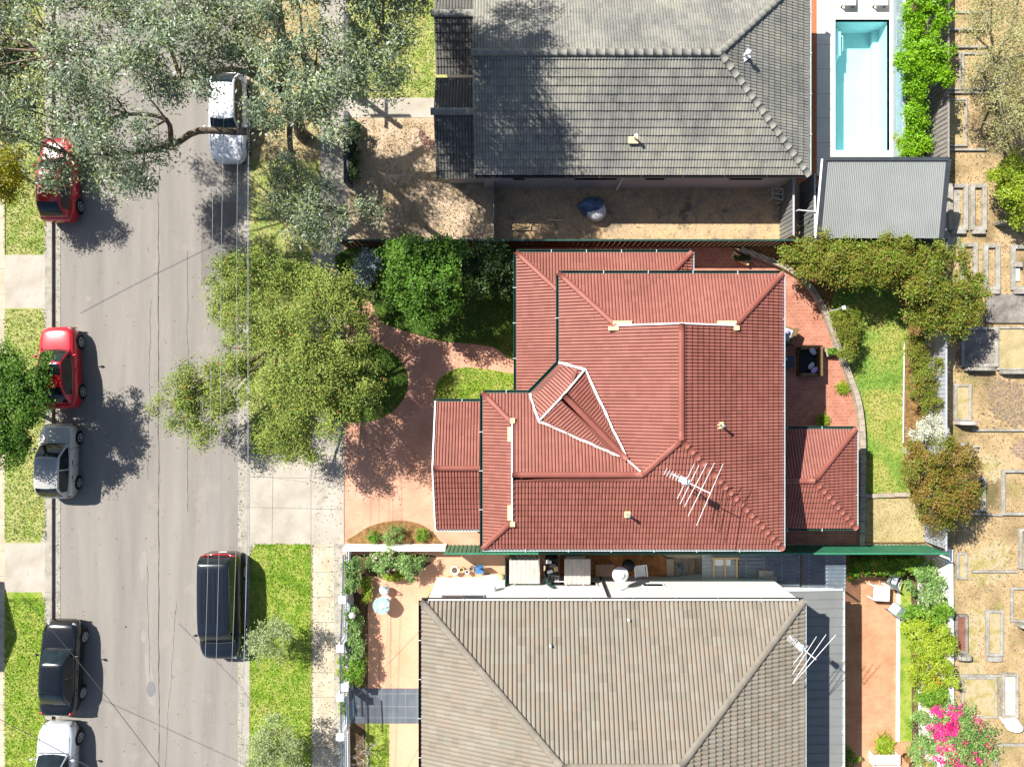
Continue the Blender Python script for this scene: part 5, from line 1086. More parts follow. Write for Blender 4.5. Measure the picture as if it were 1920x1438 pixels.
def fence(label, a, b, h, m, ribs=0.0, zb=0.0, cat='fence', name='fence', thick=.05, post=None, cap=None, group=None):
    """a straight fence of upright boards or ribbed sheets with posts"""
    a, b = Vector((*a, 0)), Vector((*b, 0)); t = thing(name, label, cat, ((a.x + b.x) / 2, (a.y + b.y) / 2, zb), group); Ln = (b - a).length; d = (b - a) / Ln; s = Vector((-d.y, d.x, 0)); an = math.atan2(d.y, d.x)
    mb = MB()
    if ribs:
        k = int(Ln / ribs)
        for i in range(k):
            c = a + d * (ribs * (i + .5)) + s * (thick * .3 * (1 if i % 2 else -1)); mb.obox((c.x, c.y, zb + h / 2 + rnd.uniform(-.012, .0)), an, ribs * .985, thick * .5, h)
    else: c = (a + b) / 2; mb.obox((c.x, c.y, zb + h / 2), an, Ln, thick, h)
    mb.build('panel', m, t)
    if post:
        k = max(1, int(Ln / post))
        for i in range(k + 1):
            c = a.lerp(b, i / k) + s * thick * .9; q = MB(); q.obox((c.x, c.y, zb + h / 2), an, .07, .07, h + .02); q.build('post', cap or m, t)
    if cap: q = MB(); c = (a + b) / 2; q.obox((c.x, c.y, zb + h + .02), an, Ln, thick + .03, .035); q.build('rail', cap, t)
    return t
pf = W(1679, 0).x
fence('low blue grey glazed wall along the long side of the pool', (W(1676, 0).x, W(0, -400).y), (W(1676, 0).x, W(0, 300).y), .9, gfm, 0, 0, 'wall', 'pool_wall', .12, None, fencegy)
fence('weathered timber paling fence beside the lime hedge and cemetery', (W(1737, 0).x, W(0, -600).y), (W(1737, 0).x, W(0, 318).y), 1.75, paling, .11, 0, 'fence', 'fence', .05, None, paling)
fence('dark red timber fence between the red house and the upper side yard', W(650, 464)[:2], W(1735, 464)[:2], 1.75, darkpal, .12, 0, 'fence', 'fence', .05, None, gutg)
fence('grey ribbed metal fence along the back of the red house garden', W(1733, 468)[:2], W(1733, 1017)[:2], 1.75, fencegy, .1, 0, 'fence', 'fence', .05, None, fencegy)
fence('green metal fence along the lower side of the red house garden', W(838, 1022)[:2], W(1740, 1022)[:2], 1.7, fencegr, .1, 0, 'fence', 'fence', .05, None, fencegr)
fence('low white rendered wall beside the mulch bed of the red driveway', W(650, 1022)[:2], W(838, 1022)[:2], .9, white, 0, 0, 'wall', 'garden_wall', .16)
fence('low dark brick front wall with ivy in front of the upper house', W(657, 222)[:2], W(657, 352)[:2], .95, ironrim, 0, 0, 'wall', 'garden_wall', .22)
fence('low brick front wall of the upper house above the garden path', W(657, 40)[:2], W(657, 180)[:2], .95, ironrim, 0, 0, 'wall', 'garden_wall', .22)
fence('white rendered boundary wall between the rear garden and the cemetery', (W(1783, 0, .3).x, W(0, 1030, .3).y), (W(1788, 0, .3).x, -26.0), 2.8, white, 0, SUNK, 'wall', 'boundary_wall', .2)
fence('thin grey wire fence at the end of the upper dirt yard', W(927, 350)[:2], W(927, 462)[:2], 1.2, iron, 0, 0, 'fence', 'fence', .03)
# curved retaining wall of the patio
pts = smooth_open(WALLC, 4); mb = MB()
for a, b in zip(pts, pts[1:]):
    A, B = W(*a), W(*b); an = math.atan2(B.y - A.y, B.x - A.x); c = (A + B) / 2; mb.obox((c.x, c.y, .16), an, (B - A).length * .97, .25, .36 + rnd.uniform(0, .01))
tag(mb.build('retaining_wall', sleeper, bevel=.012), 'curved low stone edging wall between brick patio and lawn', 'wall')
mb = MB(); A, B = W(1613, 929), W(1706, 929)
for i in range(3): p, q = A.lerp(B, i / 3), A.lerp(B, (i + .985) / 3); mb.obox(((p.x + q.x) / 2, p.y + i * .03, .06), 0, q.x - p.x, .2, .18)
tag(mb.build('timber_edging', sleeper, bevel=.01), 'straight pale sleeper edging between the lawn and the dry straw corner', 'edging')
mb = MB(); A, B = W(1694, 640), W(1692, 830); mb.bar(A + Vector((0, 0, .05)), B + Vector((0, 0, .05)), .03, .1); tag(mb.build('lawn_edging', flash), 'thin pale strip edging the far side of the back lawn', 'edging')

# ---------------------------------------------------------------- grey shed with ribbed roof
sh = thing('shed', 'open shed with a pale ribbed grey metal roof below the pool', 'shed', tuple(W(1650, 370)))
c4 = [W(1546, 299, 3.05), W(1778, 299, 3.05), W(1764, 447, 2.4), W(1533, 447, 2.4)]; mb = MB(); k = 66
for i in range(k):
    a0, a1 = c4[0].lerp(c4[1], i / k), c4[0].lerp(c4[1], (i + 1) / k); b0_, b1_ = c4[3].lerp(c4[2], i / k), c4[3].lerp(c4[2], (i + 1) / k)
    n = mb.add([a0, a0.lerp(a1, .35) + Vector((0, 0, .03)), a0.lerp(a1, .65) + Vector((0, 0, .03)), a1, b0_, b0_.lerp(b1_, .35) + Vector((0, 0, .03)), b0_.lerp(b1_, .65) + Vector((0, 0, .03)), b1_])
    for j in range(3): mb.face((n + j, n + 4 + j, n + 5 + j, n + 1 + j), 0)
shr = mb.build('roof', iron2, sh)
mb = MB(); u_ = Vector((0, 0, .045))
for a, b, w_ in ((c4[0], c4[1], .16), (c4[0], c4[3], .2), (c4[1], c4[2], .18)): mb.bar(a + u_, b + u_, w_, .05)
mb.build('roof_trim', ironrim, shr)
mb = MB(); mb.bar(c4[0] + Vector((-.13, 0, .05)), c4[3] + Vector((-.13, 0, .05)), .06, .08); mb.build('gutter', white, shr)
for q in ((1568, 320), (1745, 320), (1568, 440), (1745, 440)):
    p = W(*q, 1.2); mb = MB(); mb.box((p.x - .05, p.y - .05, 0), (p.x + .05, p.y + .05, 2.33)); mb.build('post', fencegy, sh)
mb = MB(); p, q = W(1576, 440, 1.2), W(1740, 446, 1.2); mb.box((p.x, p.y, 0), (q.x, q.y, 2.3)); mb.build('wall', iron, sh)
fence('grey metal side gate fence at the end of the side yard', W(1462, 352)[:2], W(1462, 455)[:2], 1.7, iron, .1, 0, 'fence', 'fence', .05, None, fencegy)
fence('pale grey metal fence panel beside the shed', W(1500, 345)[:2], W(1500, 455)[:2], 1.7, iron, .1, 0, 'fence', 'fence', .05, None, gutw)
mb = MB(); p, q = W(1497, 394, 1.8), W(1537, 398, 1.8); mb.bar(p, q, .05, .05); mb.bar(p, (p.x, p.y, 0), .05, .05); tag(mb.build('gate_bar', gutw), 'thin pale bar joining the metal fence to the shed', 'bar')
bluem = mat('blue_tarp', [lin('1c3a6e'), lin('2a4f8c')], fine=.1, rough=.5)
bn = thing('storage_box', 'dark storage box with a blue lid beside the shed', 'box', tuple(W(1525, 375)))
mb = MB(); p = W(1525, 372, .6); mb.obox((p.x, p.y, .5), .2, .5, .75, .95); mb.build('body', blackm, bn, bevel=.02); mb = MB(); mb.obox((p.x, p.y + .06, 1.0), .2, .56, .42, .06); mb.build('lid', bluem, bn, bevel=.02)
hs = MB(); pts = smooth_open([tuple(W(x, y, .06)) for x, y in ((1497, 410), (1508, 416), (1520, 412), (1530, 404), (1522, 398), (1516, 405), (1530, 412))], 5); hs.tube(pts, .02, 6); tag(hs.build('hose', blackm), 'black hose lying on the concrete beside the shed', 'hose')
ldr = thing('clothes_airer', 'small white tubular airer leaning near the side gate', 'airer', tuple(W(1445, 372)))
mb = MB()
for x, y in ((1436, 362), (1436, 380), (1455, 364), (1455, 384)): p = W(x, y, 0); mb.tube([p, (p.x, p.y, .9)], .018)
for a, b in (((1436, 362), (1455, 364)), ((1436, 380), (1455, 384)), ((1436, 362), (1436, 380)), ((1455, 364), (1455, 384)), ((1436, 371), (1455, 374))): mb.tube([W(*a) + Vector((0, 0, .9)), W(*b) + Vector((0, 0, .9))], .02)
mb.build('frame', gutw, ldr)
# tarpaulin covered heap in the side yard
tp = thing('covered_mixer', 'round pale drum half covered by a dark blue tarpaulin in the side yard', 'drum', tuple(W(1112, 392)))
p = W(1114, 391, .4); mb = MB(); mb.lathe([(.36, 0), (.46, .1), (.48, .4), (.4, .58), (.15, .68)], (p.x + .1, p.y - .12, 0.01), 24); mb.build('drum', flash, tp)
mb = MB(); g2 = np.random.default_rng(3); rows = []
for i in range(9):
    rr_ = .74 * [.02, .2, .4, .58, .68, .74, .78, .8, .82][i]; zz = .74 * [1.12, 1.1, 1.04, .94, .8, .62, .45, .3, .12][i]
    rows.append(mb.add([(p.x - .1 + rr_ * 1.05 * math.cos(2 * math.pi * j / 28) * (1 + .1 * math.sin(5 * j)), p.y + .12 + rr_ * .72 * math.sin(2 * math.pi * j / 28) * (1 + .08 * math.cos(3 * j + i)), zz + g2.normal() * .02) for j in range(28)]))
for a, b in zip(rows, rows[1:]):
    for j in range(28): mb.face((a + j, b + j, b + (j + 1) % 28, a + (j + 1) % 28), 0, .5, True)
mb.build('tarpaulin', mat('dark_blue_tarpaulin', [lin('3a424c'), lin('5a7390'), lin('2e343c')], scale=2, fine=.1, rough=.5), tp)
mb = MB(); p = W(1040, 413, .05); mb.obox((p.x, p.y, .04), -.03, .85, .09, .06); tag(mb.build('plank', timber), 'loose pale plank lying on the dark side yard', 'plank')
mb = MB(); p = W(978, 427, .05); mb.obox((p.x, p.y, .06), 0, .9, .25, .1); mb.obox((p.x + .1, p.y + .05, .14), .2, .5, .16, .06); tag(mb.build('timber_stack', timber), 'short stack of pale boards at the fence end of the side yard', 'boards')

# ---------------------------------------------------------------- pool and patio furniture
def lounger(px, py, label):
    p = W(px, py, .3); t = thing('pool_lounger', label, 'lounger', (p.x, p.y, .03), 'pool loungers')
    mb = MB(); mb.obox((p.x, p.y, .33), 0, .62, 1.3, .07); mb.build('seat', white, t, bevel=.02); mb = MB(); n = mb.add([(p.x - .31, p.y + .65, .33), (p.x + .31, p.y + .65, .33), (p.x + .31, p.y + 1.15, .8), (p.x - .31, p.y + 1.15, .8), (p.x - .31, p.y + .65, .40), (p.x + .31, p.y + .65, .40), (p.x + .31, p.y + 1.12, .86), (p.x - .31, p.y + 1.12, .86)])
    for q in ((0, 3, 2, 1), (4, 5, 6, 7), (0, 1, 5, 4), (1, 2, 6, 5), (2, 3, 7, 6), (3, 0, 4, 7)): mb.face([n + i for i in q])
    mb.build('backrest', white, t)
    for sx in (-.27, .27):
        for sy in (-.58, .58): mb = MB(); mb.box((p.x + sx - .025, p.y + sy - .025, .03), (p.x + sx + .025, p.y + sy + .025, .3)); mb.build('leg', gutb, t)
lounger(1592, -14, 'pale pool lounger at the top edge, left of the two'); lounger(1652, -14, 'pale pool lounger at the top edge, right of the two')
rat = mat('brown_wicker', [lin('5e4a34'), lin('77603f')], scale=20, fine=.2, rough=.7); cush = mat('charcoal_cushion', [lin('17181d'), lin('22242a')], fine=.1, rough=.9); lil = mat('lilac_cushion', [lin('9a86b8'), lin('b5a5c9')], scale=6, fine=.1, rough=.9); gcu = mat('grey_cushion', [lin('98a2aa'), lin('b3bbc1')], scale=6, fine=.1, rough=.9)
sf = thing('outdoor_sofa', 'brown wicker garden sofa with dark seat facing the house', 'sofa', tuple(W(1519, 677)))
a, b = W(1499, 650, .45), W(1538, 705, .45); mb = MB(); mb.box((a.x, a.y, .05), (b.x, b.y, .32)); mb.box((b.x - .16, a.y, .32), (b.x, b.y, .78)); mb.box((a.x, a.y - .14, .32), (b.x - .163, a.y, .62)); mb.box((a.x, b.y, .32), (b.x - .163, b.y + .14, .62)); mb.build('frame', rat, sf, bevel=.02)
mb = MB(); mb.box((a.x + .02, b.y + .16, .325), (b.x - .18, a.y - .16, .45)); mb.build('seat_cushion', cush, sf, bevel=.04)
def pillow(px, py, h, ang, m, label, s=.38, tilt=.5):
    p = W(px, py, h); mb = MB(); mb.ball((0, 0, 0), s * .5, s * .34, .09, 0, 16, 8)
    M = Matrix.Translation(p) @ Matrix.Rotation(ang, 4, 'Z') @ Matrix.Rotation(tilt, 4, 'X'); mb.v = [tuple(M @ Vector((math.copysign(abs(x) ** .75 * (s * .5) ** .25, x), math.copysign(abs(y) ** .75 * (s * .34) ** .25, y), z))) for x, y, z in mb.v]
    tag(mb.build('cushion', m), label, 'cushion', 'cushions on the patio seats')
pillow(1524, 659, .6, -.9, gcu, 'pale grey cushion on the wicker sofa'); pillow(1521, 686, .6, .9, gcu, 'light lilac cushion beside the dark lilac one on the wicker sofa'); pillow(1527, 694, .62, .7, lil, 'lilac cushion at the lower end of the wicker sofa')
ac = thing('armchair', 'wicker armchair half under the red eave', 'armchair', tuple(W(1474, 628)))
p = W(1474, 628, .4); mb = MB(); mb.obox((p.x, p.y, .2), -.35, .75, .8, .35); mb.obox((p.x + .3, p.y - .08, .55), -.35, .14, .8, .4); mb.obox((p.x + .03, p.y - .36, .45), -.35, .7, .12, .3); mb.build('frame', rat, ac, bevel=.02); mb = MB(); mb.obox((p.x - .06, p.y + .03, .43), -.35, .6, .6, .11); mb.build('seat_cushion', gcu, ac, bevel=.03)
pillow(1474, 624, .62, .6, lil, 'lilac cushion on the wicker armchair')
tt = thing('coffee_table', 'small glass coffee table in the shade beside the wicker sofa', 'table', tuple(W(1474, 678)))
p = W(1474, 678, .4); mb = MB(); mb.obox((p.x, p.y, .43), 0, .75, .55, .03); mb.build('tabletop', dglass, tt)
for sx in (-.33, .33):
    for sy in (-.23, .23): mb = MB(); mb.box((p.x + sx - .02, p.y + sy - .02, .016), (p.x + sx + .02, p.y + sy + .02, .412)); mb.build('leg', rat, tt)
mb = MB(); p = W(1473, 673, .5); mb.lathe([(.06, .0), (.08, .1), (.05, .12)], (p.x, p.y, .448), 12); tag(mb.build('candle_holder', gcu), 'small round grey candle holder on the coffee table', 'ornament')
def planter(px, py, sx, sy, label, m, pm=sleeper, rot=0):
    p = W(px, py, .3); t = thing('planter', label, 'planter', (p.x, p.y, .02)); mb = MB(); mb.obox((p.x, p.y, .17), rot, sx, sy, .3); mb.build('box', pm, t, bevel=.015)
    g2 = np.random.default_rng(int(px)); n = 260; c_ = np.column_stack([p.x + g2.uniform(-sx * .42, sx * .42, n), p.y + g2.uniform(-sy * .42, sy * .42, n), g2.uniform(.3, .55, n)]); leaf_object('plant', c_, g2.normal(size=(n, 3)) + [0, 0, .7], .12, .05, m, t, int(px))
planter(1558, 659, .5, .38, 'small planter with green plants beside the curved wall', fresh, sleeper, .3)
planter(1390, 485, .9, .3, 'long timber planter with dark plants behind the house', dark2, timber, -.45)
lp = thing('garden_light', 'grey pole lamp leaning over the clipped shrub', 'lamp', tuple(W(1556, 584)))
mb = MB(); p, q = W(1554, 584, 0), W(1558, 583, 2.0); q2 = W(1582, 577, 2.1); mb.tube([p, (p.x, p.y, 2.0), q2], .035, 8); mb.build('pole', gutw, lp); mb = MB(); mb.obox((q2.x, q2.y, 2.1), .2, .14, .18, .1); mb.build('lamp_head', gutw, lp)
# front yard table and chair
tb_ = thing('garden_table', 'round pale glass garden table on the peach paving', 'table', tuple(W(719, 1127)))
p = W(715, 1135.5, .72); gtop = mat('frosted_table_glass', [lin('8ba3a1'), lin('9fb3b0')], fine=.03, rough=.25)
mb = MB(); mb.lathe([(.40, .69), (.41, .70), (.41, .72), (.40, .73)], (p.x, p.y, .0), 36); mb.build('tabletop', gtop, tb_); mb = MB(); mb.lathe([(.16, .732), (.16, .75), (.05, .76)], (p.x, p.y, 0), 24); mb.build('lazy_tray', white, tb_)
for k_ in range(3): a_ = 2.1 * k_ + .4; mb = MB(); mb.tube([(p.x + .1 * math.cos(a_), p.y + .1 * math.sin(a_), .69), (p.x + .07 * math.cos(a_), p.y + .07 * math.sin(a_), .35), (p.x + .3 * math.cos(a_), p.y + .3 * math.sin(a_), .02)], .02); mb.build('leg', white, tb_)
def gchair(px, py, rot, label, m=white, group=None, z0=.012, s=1.0):
    p = W(px, py, z0 + .4); t = thing('garden_chair', label, 'chair', (p.x, p.y, z0), group, rot)
    mb = MB(); mb.lathe([(.2 * s, .41), (.23 * s, .42), (.23 * s, .45), (.18 * s, .455)], (0, 0, 0), 18); mb.build('seat', m, t, world=False)
    mb = MB(); P = [(.22 * s * math.cos(a_), .2 * s * math.sin(a_) + .02, .45 + .42 * math.sin((a_ - .2) / 2.74 * math.pi)) for a_ in [.2 + 2.74 * i / 12 for i in range(13)]]; mb.tube(P, .02, 6); 
    for i in (3, 5, 7, 9): mb.tube([(P[i][0], P[i][1] - .02, .44), P[i]], .012, 5)
    mb.build('backrest', m, t, world=False)
    for k_ in range(4): a_ = .8 + 1.57 * k_; mb = MB(); mb.tube([(.16 * s * math.cos(a_), .16 * s * math.sin(a_), .42), (.22 * s * math.cos(a_), .22 * s * math.sin(a_), 0)], .017); mb.build('leg', m, t, world=False)
    return t
gchair(720, 1106, -.7, 'white metal garden chair just above the round table', gcu); gchair(723, 1124, -2.6, 'white metal garden chair tucked under the round table', white)
# rear yard furniture
wt = thing('plastic_table', 'white plastic garden table on the rear terracotta patio', 'table', tuple(W(1653, 1110, SUNK)))
p = W(1653, 1112, SUNK + .7); mb = MB(); mb.obox((p.x, p.y, SUNK + .71), -.05, .82, .78, .05); mb.build('tabletop', white, wt, bevel=.03)
for sx in (-.36, .36):
    for sy in (-.34, .34): mb = MB(); mb.box((p.x + sx - .03, p.y + sy - .03, SUNK), (p.x + sx + .03, p.y + sy + .03, SUNK + .68)); mb.build('leg', white, wt)
dkg = mat('green_grey_plastic', [lin('5b6b6a'), lin('74827f')], fine=.05, rough=.4)
def armchair2(px, py, rot, label, m, z0=SUNK):
    p = W(px, py, z0 + .5); t = thing('plastic_chair', label, 'chair', (p.x, p.y, z0), 'plastic patio chairs', rot)
    mb = MB(); mb.obox((0, 0, .42), 0, .5, .5, .05); mb.build('seat', gcu if m is dkg else m, t, world=False, bevel=.02); mb = MB()
    for i in range(5): mb.bar((-.2 + .1 * i, .24, .44), (-.2 + .1 * i, .4, .92), .075, .02)
    mb.bar((-.26, .4, .92), (.26, .4, .92), .05, .04); mb.build('backrest', m, t, world=False)
    for sx in (-.28, .28): mb = MB(); mb.bar((sx, -.22, .64), (sx, .3, .66), .06, .035); mb.build('armrest', m, t, world=False)
    for sx in (-.24, .24):
        for sy in (-.22, .24): mb = MB(); mb.tube([(sx, sy, .42), (sx * 1.12, sy * 1.12, 0)], .025); mb.build('leg', m, t, world=False)
armchair2(1676, 1086, 2.8, 'green grey slatted chair above the white plastic table', dkg); armchair2(1679, 1142, -2.2, 'green grey slatted chair below the white plastic table', dkg)
armchair2(1201, 1072, .1, 'white plastic chair by the brick steps behind the white wall', white, .012)
bt = thing('garden_bench', 'white garden bench at the bottom edge of the rear patio', 'bench', tuple(W(1662, 1428, SUNK)))
p = W(1663, 1426, SUNK + .5); mb = MB()
for i in range(4): mb.box((p.x - .7, p.y - .22 + .13 * i, SUNK + .42), (p.x + .7, p.y - .12 + .13 * i, SUNK + .46))
mb.build('seat', white, bt); mb = MB()
for i in range(3): mb.box((p.x - .7, p.y - .3, SUNK + .5 + .13 * i), (p.x + .7, p.y - .27, SUNK + .6 + .13 * i))
mb.build('backrest', white, bt)
for sx in (-.66, .62): mb = MB(); mb.box((p.x + sx, p.y - .3, SUNK), (p.x + sx + .05, p.y + .25, SUNK + .41)); mb.build('leg', white, bt)
for i, (px, py, r_, lab) in enumerate(((1702, 1421, .2, 'round brown pot beside the white bench'), (1713, 1412, .13, 'smaller pot behind the round brown one by the bench'))):
    p = W(px, py, SUNK + .3); mb = MB(); mb.lathe([(r_ * .7, 0), (r_, .32), (r_ * 1.08, .33), (r_ * 1.08, .38), (r_ * .85, .38), (r_ * .8, .3)], (p.x, p.y, SUNK + .03), 20); tag(mb.build('flower_pot', mulch), lab, 'pot', 'pots by the bench')

# ---------------------------------------------------------------- lower house: metal veranda roof, side passage
vr = thing('veranda_roof', 'long grey ribbed metal veranda roof beside the brown tiled roof', 'roof', (14.1, -15, .4))
e0, e1 = W(1580, 1106, .45), W(1576, 2100, .45); vx0 = 12.45; mb = MB(); y = e0.y; k = 0
while y > -21.5:
    n = mb.add([(vx0, y, .62), (e0.x - k * .0006, y, .45), (e0.x - k * .0006, y - .40, .45), (vx0, y - .40, .62), (vx0, y - .40, .655), (e0.x, y - .40, .485), (e0.x, y - .43, .485), (vx0, y - .43, .655), (vx0, y - .43, .62), (e0.x, y - .43, .45)])
    for q in ((0, 3, 2, 1), (4, 7, 6, 5), (3, 4, 5, 2), (7, 8, 9, 6)): mb.face([n + i for i in q])
    y -= .43; k += 1
vo = mb.build('roof_sheet', iron, vr); mb = MB(); gutter(mb, (e0.x + .05, e0.y, .45), (e0.x + .05, -21.5, .45), .1, .1); mb.bar((vx0, e0.y + .04, .65), (e0.x, e0.y + .04, .48), .1, .07); mb.build('gutter', [gutw, gutw], vo)
for y in (-10.2, -13.5, -16.8): mb = MB(); mb.box((e0.x - .15, y - .05, SUNK), (e0.x - .05, y + .05, .42)); mb.build('post', white, vr)
poly_ = mat('smoked_sheet', [lin('5c6872'), lin('76828c')], scale=1.2, fine=.06, rough=.25, spec=.5, alpha=.7); poly2 = mat('clear_sheet', [lin('c4c9c8'), lin('d2d6d5')], fine=.04, rough=.2, alpha=.6)
def ribbed(name, label, cat, x0, y0, x1, y1, h, m, rows=True, step=.09, group=None):
    a, b = W(x0, y0, h), W(x1, y1, h); t = thing(name, label, cat, ((a.x + b.x) / 2, (a.y + b.y) / 2, h), group); mb = MB(); y = a.y; i = 0; k = int((a.y - b.y) / step)
    for i in range(k + 1): mb.v += [(a.x, a.y - i * step, h + .018 * (i % 2)), (b.x, a.y - i * step, h + .018 * (i % 2))]
    for i in range(k): mb.face((2 * i, 2 * i + 2, 2 * i + 3, 2 * i + 1))
    mb.build('sheet', m, t); mb = MB()
    if rows:
        x = a.x + .35
        while x < b.x: 
            for i in range(0, k, 2): mb.obox((x, a.y - i * step - .04, h + .03), 0, .03, .03, .02)
            x += .85
        mb.build('screw', flash, t)
    for x in (a.x + .1, b.x - .1): mb = MB(); mb.box((x - .04, b.y + .05, SUNK), (x + .04, b.y + .13, h - .01)); mb.build('post', timber, t)
    return t
ribbed('patio_cover', 'dark smoky ribbed patio cover beside the timber window frame', 'patio roof', 1385, 1028, 1500, 1100, .2, poly_)
ribbed('patio_cover', 'dark smoky ribbed patio cover at the garden end', 'patio roof', 1503, 1028, 1586, 1106, .1, poly_)
ribbed('patio_cover', 'pale clear ribbed sheet beside the concrete steps', 'patio roof', 1316, 1028, 1384, 1092, .1, poly2, False)
wf = thing('window_lattice', 'cream timber window lattice lying over the clear roof sheet', 'lattice', tuple(W(1360, 1070, .25))); mb = MB()
for x in (1338, 1359, 1381): a, b = W(x, 1046, .2), W(x, 1088, .2); mb.box((a.x - .04, a.y, .18), (a.x + .04, b.y, .25))
for y in (1046, 1087): a, b = W(1334, y, .2), W(1385, y, .2); mb.box((a.x, a.y - .05, .253), (b.x, a.y + .05, .30))
mb.build('frame', timber, wf); mb = MB(); a, b = W(1340, 1048, .2), W(1357, 1060, .2); mb.box((a.x, b.y, .19), (b.x, a.y, .2)); a, b = W(1361, 1048, .2), W(1370, 1060, .2); mb.box((a.x, b.y, .19), (b.x, a.y, .2)); mb.build('sheet', white, wf)
mb = MB(); a, b = W(1328, 1090, .3), W(1388, 1094, .3); mb.box((a.x, b.y, .2), (b.x, a.y, .32)); tag(mb.build('beam', sleeper), 'pale grey beam below the timber window lattice', 'beam')
mb = MB()
for x0_, y0_, x1_, y1_, z in ((1422, 1068, 1441, 1094, .24), (1441, 1080, 1456, 1094, .25), (1441, 1069, 1450, 1080, .23)): a, b = W(x0_, y0_, z), W(x1_, y1_, z); mb.box((a.x, b.y, z), (b.x - .01, a.y - .01, z + .05))
tag(mb.build('board_stack', stone), 'pale flat boards lying on the smoky patio cover', 'boards')
mb = MB()
a, b = W(1405, 1096, .3), W(1502, 1108, .3); mb.box((a.x, b.y, .24), (W(1448, 0, .3).x, W(0, 1095, .3).y, .42)); mb.box((W(1446, 0, .3).x, W(0, 1108, .3).y, .15), (b.x, W(0, 1102, .3).y, .30)); mb.box((b.x, W(0, 1108, .3).y, .1), (W(1566, 0, .3).x, W(0, 1104, .3).y, .22)); tag(mb.build('roof_flashing', white), 'long stepped white capping between the patio covers and the house', 'capping')
st_ = thing('steps', 'brown concrete steps going down behind the white wall', 'steps', (8.3, -8.9, -.6))
for i in range(5): mb = MB(); x = 7.42 + .375 * i; mb.box((x, -9.30, SUNK), (x + .37, -8.43, -.17 * i - .02)); mb.build('tread', mat('step_concrete', [lin('94856f'), lin('ac9a84')], scale=3, fine=.2, rough=.9) if i == 0 else bpy.data.materials['step_concrete'], st_)
bp_ = sheet('brick_path', [(1050, 1040), (1240, 1040), (1249, 1046), (1249, 1080), (1050, 1080)], .02, mat('orange_brick_path', [lin('7a5030'), lin('a56a3c'), lin('b87c48')], scale=2.5, fine=.25, rough=.9, brick=(.24, .24, .012, (.6, .6, .6), .8)))
pp = thing('potted_plant', 'small grey green potted plant on the concrete steps', 'plant', tuple(W(1276, 1064, -.15))); p = W(1276, 1064, -.0); mb = MB(); mb.lathe([(.09, -.185), (.12, -.02), (.10, -.02)], p, 14); mb.build('pot', blackm, pp); g2 = np.random.default_rng(8); leaf_object('foliage', np.array(p) + g2.normal(size=(240, 3)) * [.1, .13, .07] + [0, 0, .08], g2.normal(size=(240, 3)) + [0, 0, .7], .1, .04, bluegr, pp, 8)
def lean(label, x0, y0, x1, y1, h, m, m2=None):
    a, b = W(x0, y0, h), W(x1, y1, h); t = thing('lean_to', label, 'lean-to', ((a.x + b.x) / 2, (a.y + b.y) / 2, 0), 'small lean-tos in the side passage'); mb = MB(); k = int((b.x - a.x) / .1)
    for i in range(k + 1): x = a.x + .1 * i; z = .02 * (i % 2); mb.v += [(x, a.y, h + .1 + z), (x, b.y, h + z)]
    for i in range(k): mb.face((2 * i, 2 * i + 1, 2 * i + 3, 2 * i + 2))
    ro = mb.build('roof_sheet', m, t)
    for x in (a.x + .06, b.x - .1):
        for y in (a.y - .08, b.y + .08): mb = MB(); mb.box((x - .03, y - .03, .015), (x + .03, y + .03, h - .01)); mb.build('post', paling, t)
    mb = MB(); mb.box((a.x + .1, b.y + .15, .4), (b.x - .15, a.y - .15, .45)); mb.build('shelf', paling, t); return t, a, b
fib = mat('fibro_sheet', [lin('8d877c'), lin('a9a296'), lin('b5afa5')], scale=2, fine=.15, rough=.9)
lean('pale fibro roofed lean-to beside the green panel, left of the two', 955, 1049, 1015, 1094, 1.6, fib)
lean('pale fibro roofed lean-to half in shade, right of the two', 1058, 1047, 1108, 1095, 1.6, fib)
bn = thing('work_bench', 'brown topped work bench behind the white dish', 'bench', tuple(W(1133, 1068))); a, b = W(1117, 1058, .8), W(1152, 1080, .8); mb = MB(); mb.box((a.x, b.y, .76), (b.x, a.y, .8)); mb.build('bench_top', mat('brown_board', [lin('6b564a'), lin('7d6656')], fine=.1), bn)
for x in (a.x + .05, b.x - .1):
    for y in (b.y + .04, a.y - .09): mb = MB(); mb.box((x, y, .02), (x + .05, y + .05, .757)); mb.build('leg', paling, bn)
kb = thing('kettle_barbecue', 'round dark kettle barbecue beside the white plastic chair', 'barbecue', tuple(W(1178, 1062))); p = W(1178, 1060, .8); mb = MB(); mb.lathe([(.05, .5), (.25, .6), (.3, .78), (.3, .82), (.2, .95), (.04, 1.0)], (p.x, p.y, 0), 24); mb.build('bowl', blackm, kb)
for k_ in range(3): a_ = 2.09 * k_; mb = MB(); mb.tube([(p.x + .18 * math.cos(a_), p.y + .18 * math.sin(a_), .6), (p.x + .3 * math.cos(a_), p.y + .3 * math.sin(a_), .02)], .015); mb.build('leg', steel, kb)
sk = thing('plastic_shelf', 'black and white storage shelf full of oddments between the two lean-tos', 'shelf', tuple(W(1035, 1064))); mb = MB(); a, b = W(1024, 1048, 1.0), W(1046, 1078, 1.0)
for z in (.1, .55, 1.0): mb.box((a.x, b.y, z), (b.x, a.y, z + .03))
mb.build('shelf_board', blackm, sk)
for x in (a.x, b.x - .03):
    for y in (b.y, a.y - .03): mb = MB(); mb.box((x - .003, y - .003, .014), (x + .033, y + .033, 1.1)); mb.build('post', gutb, sk)
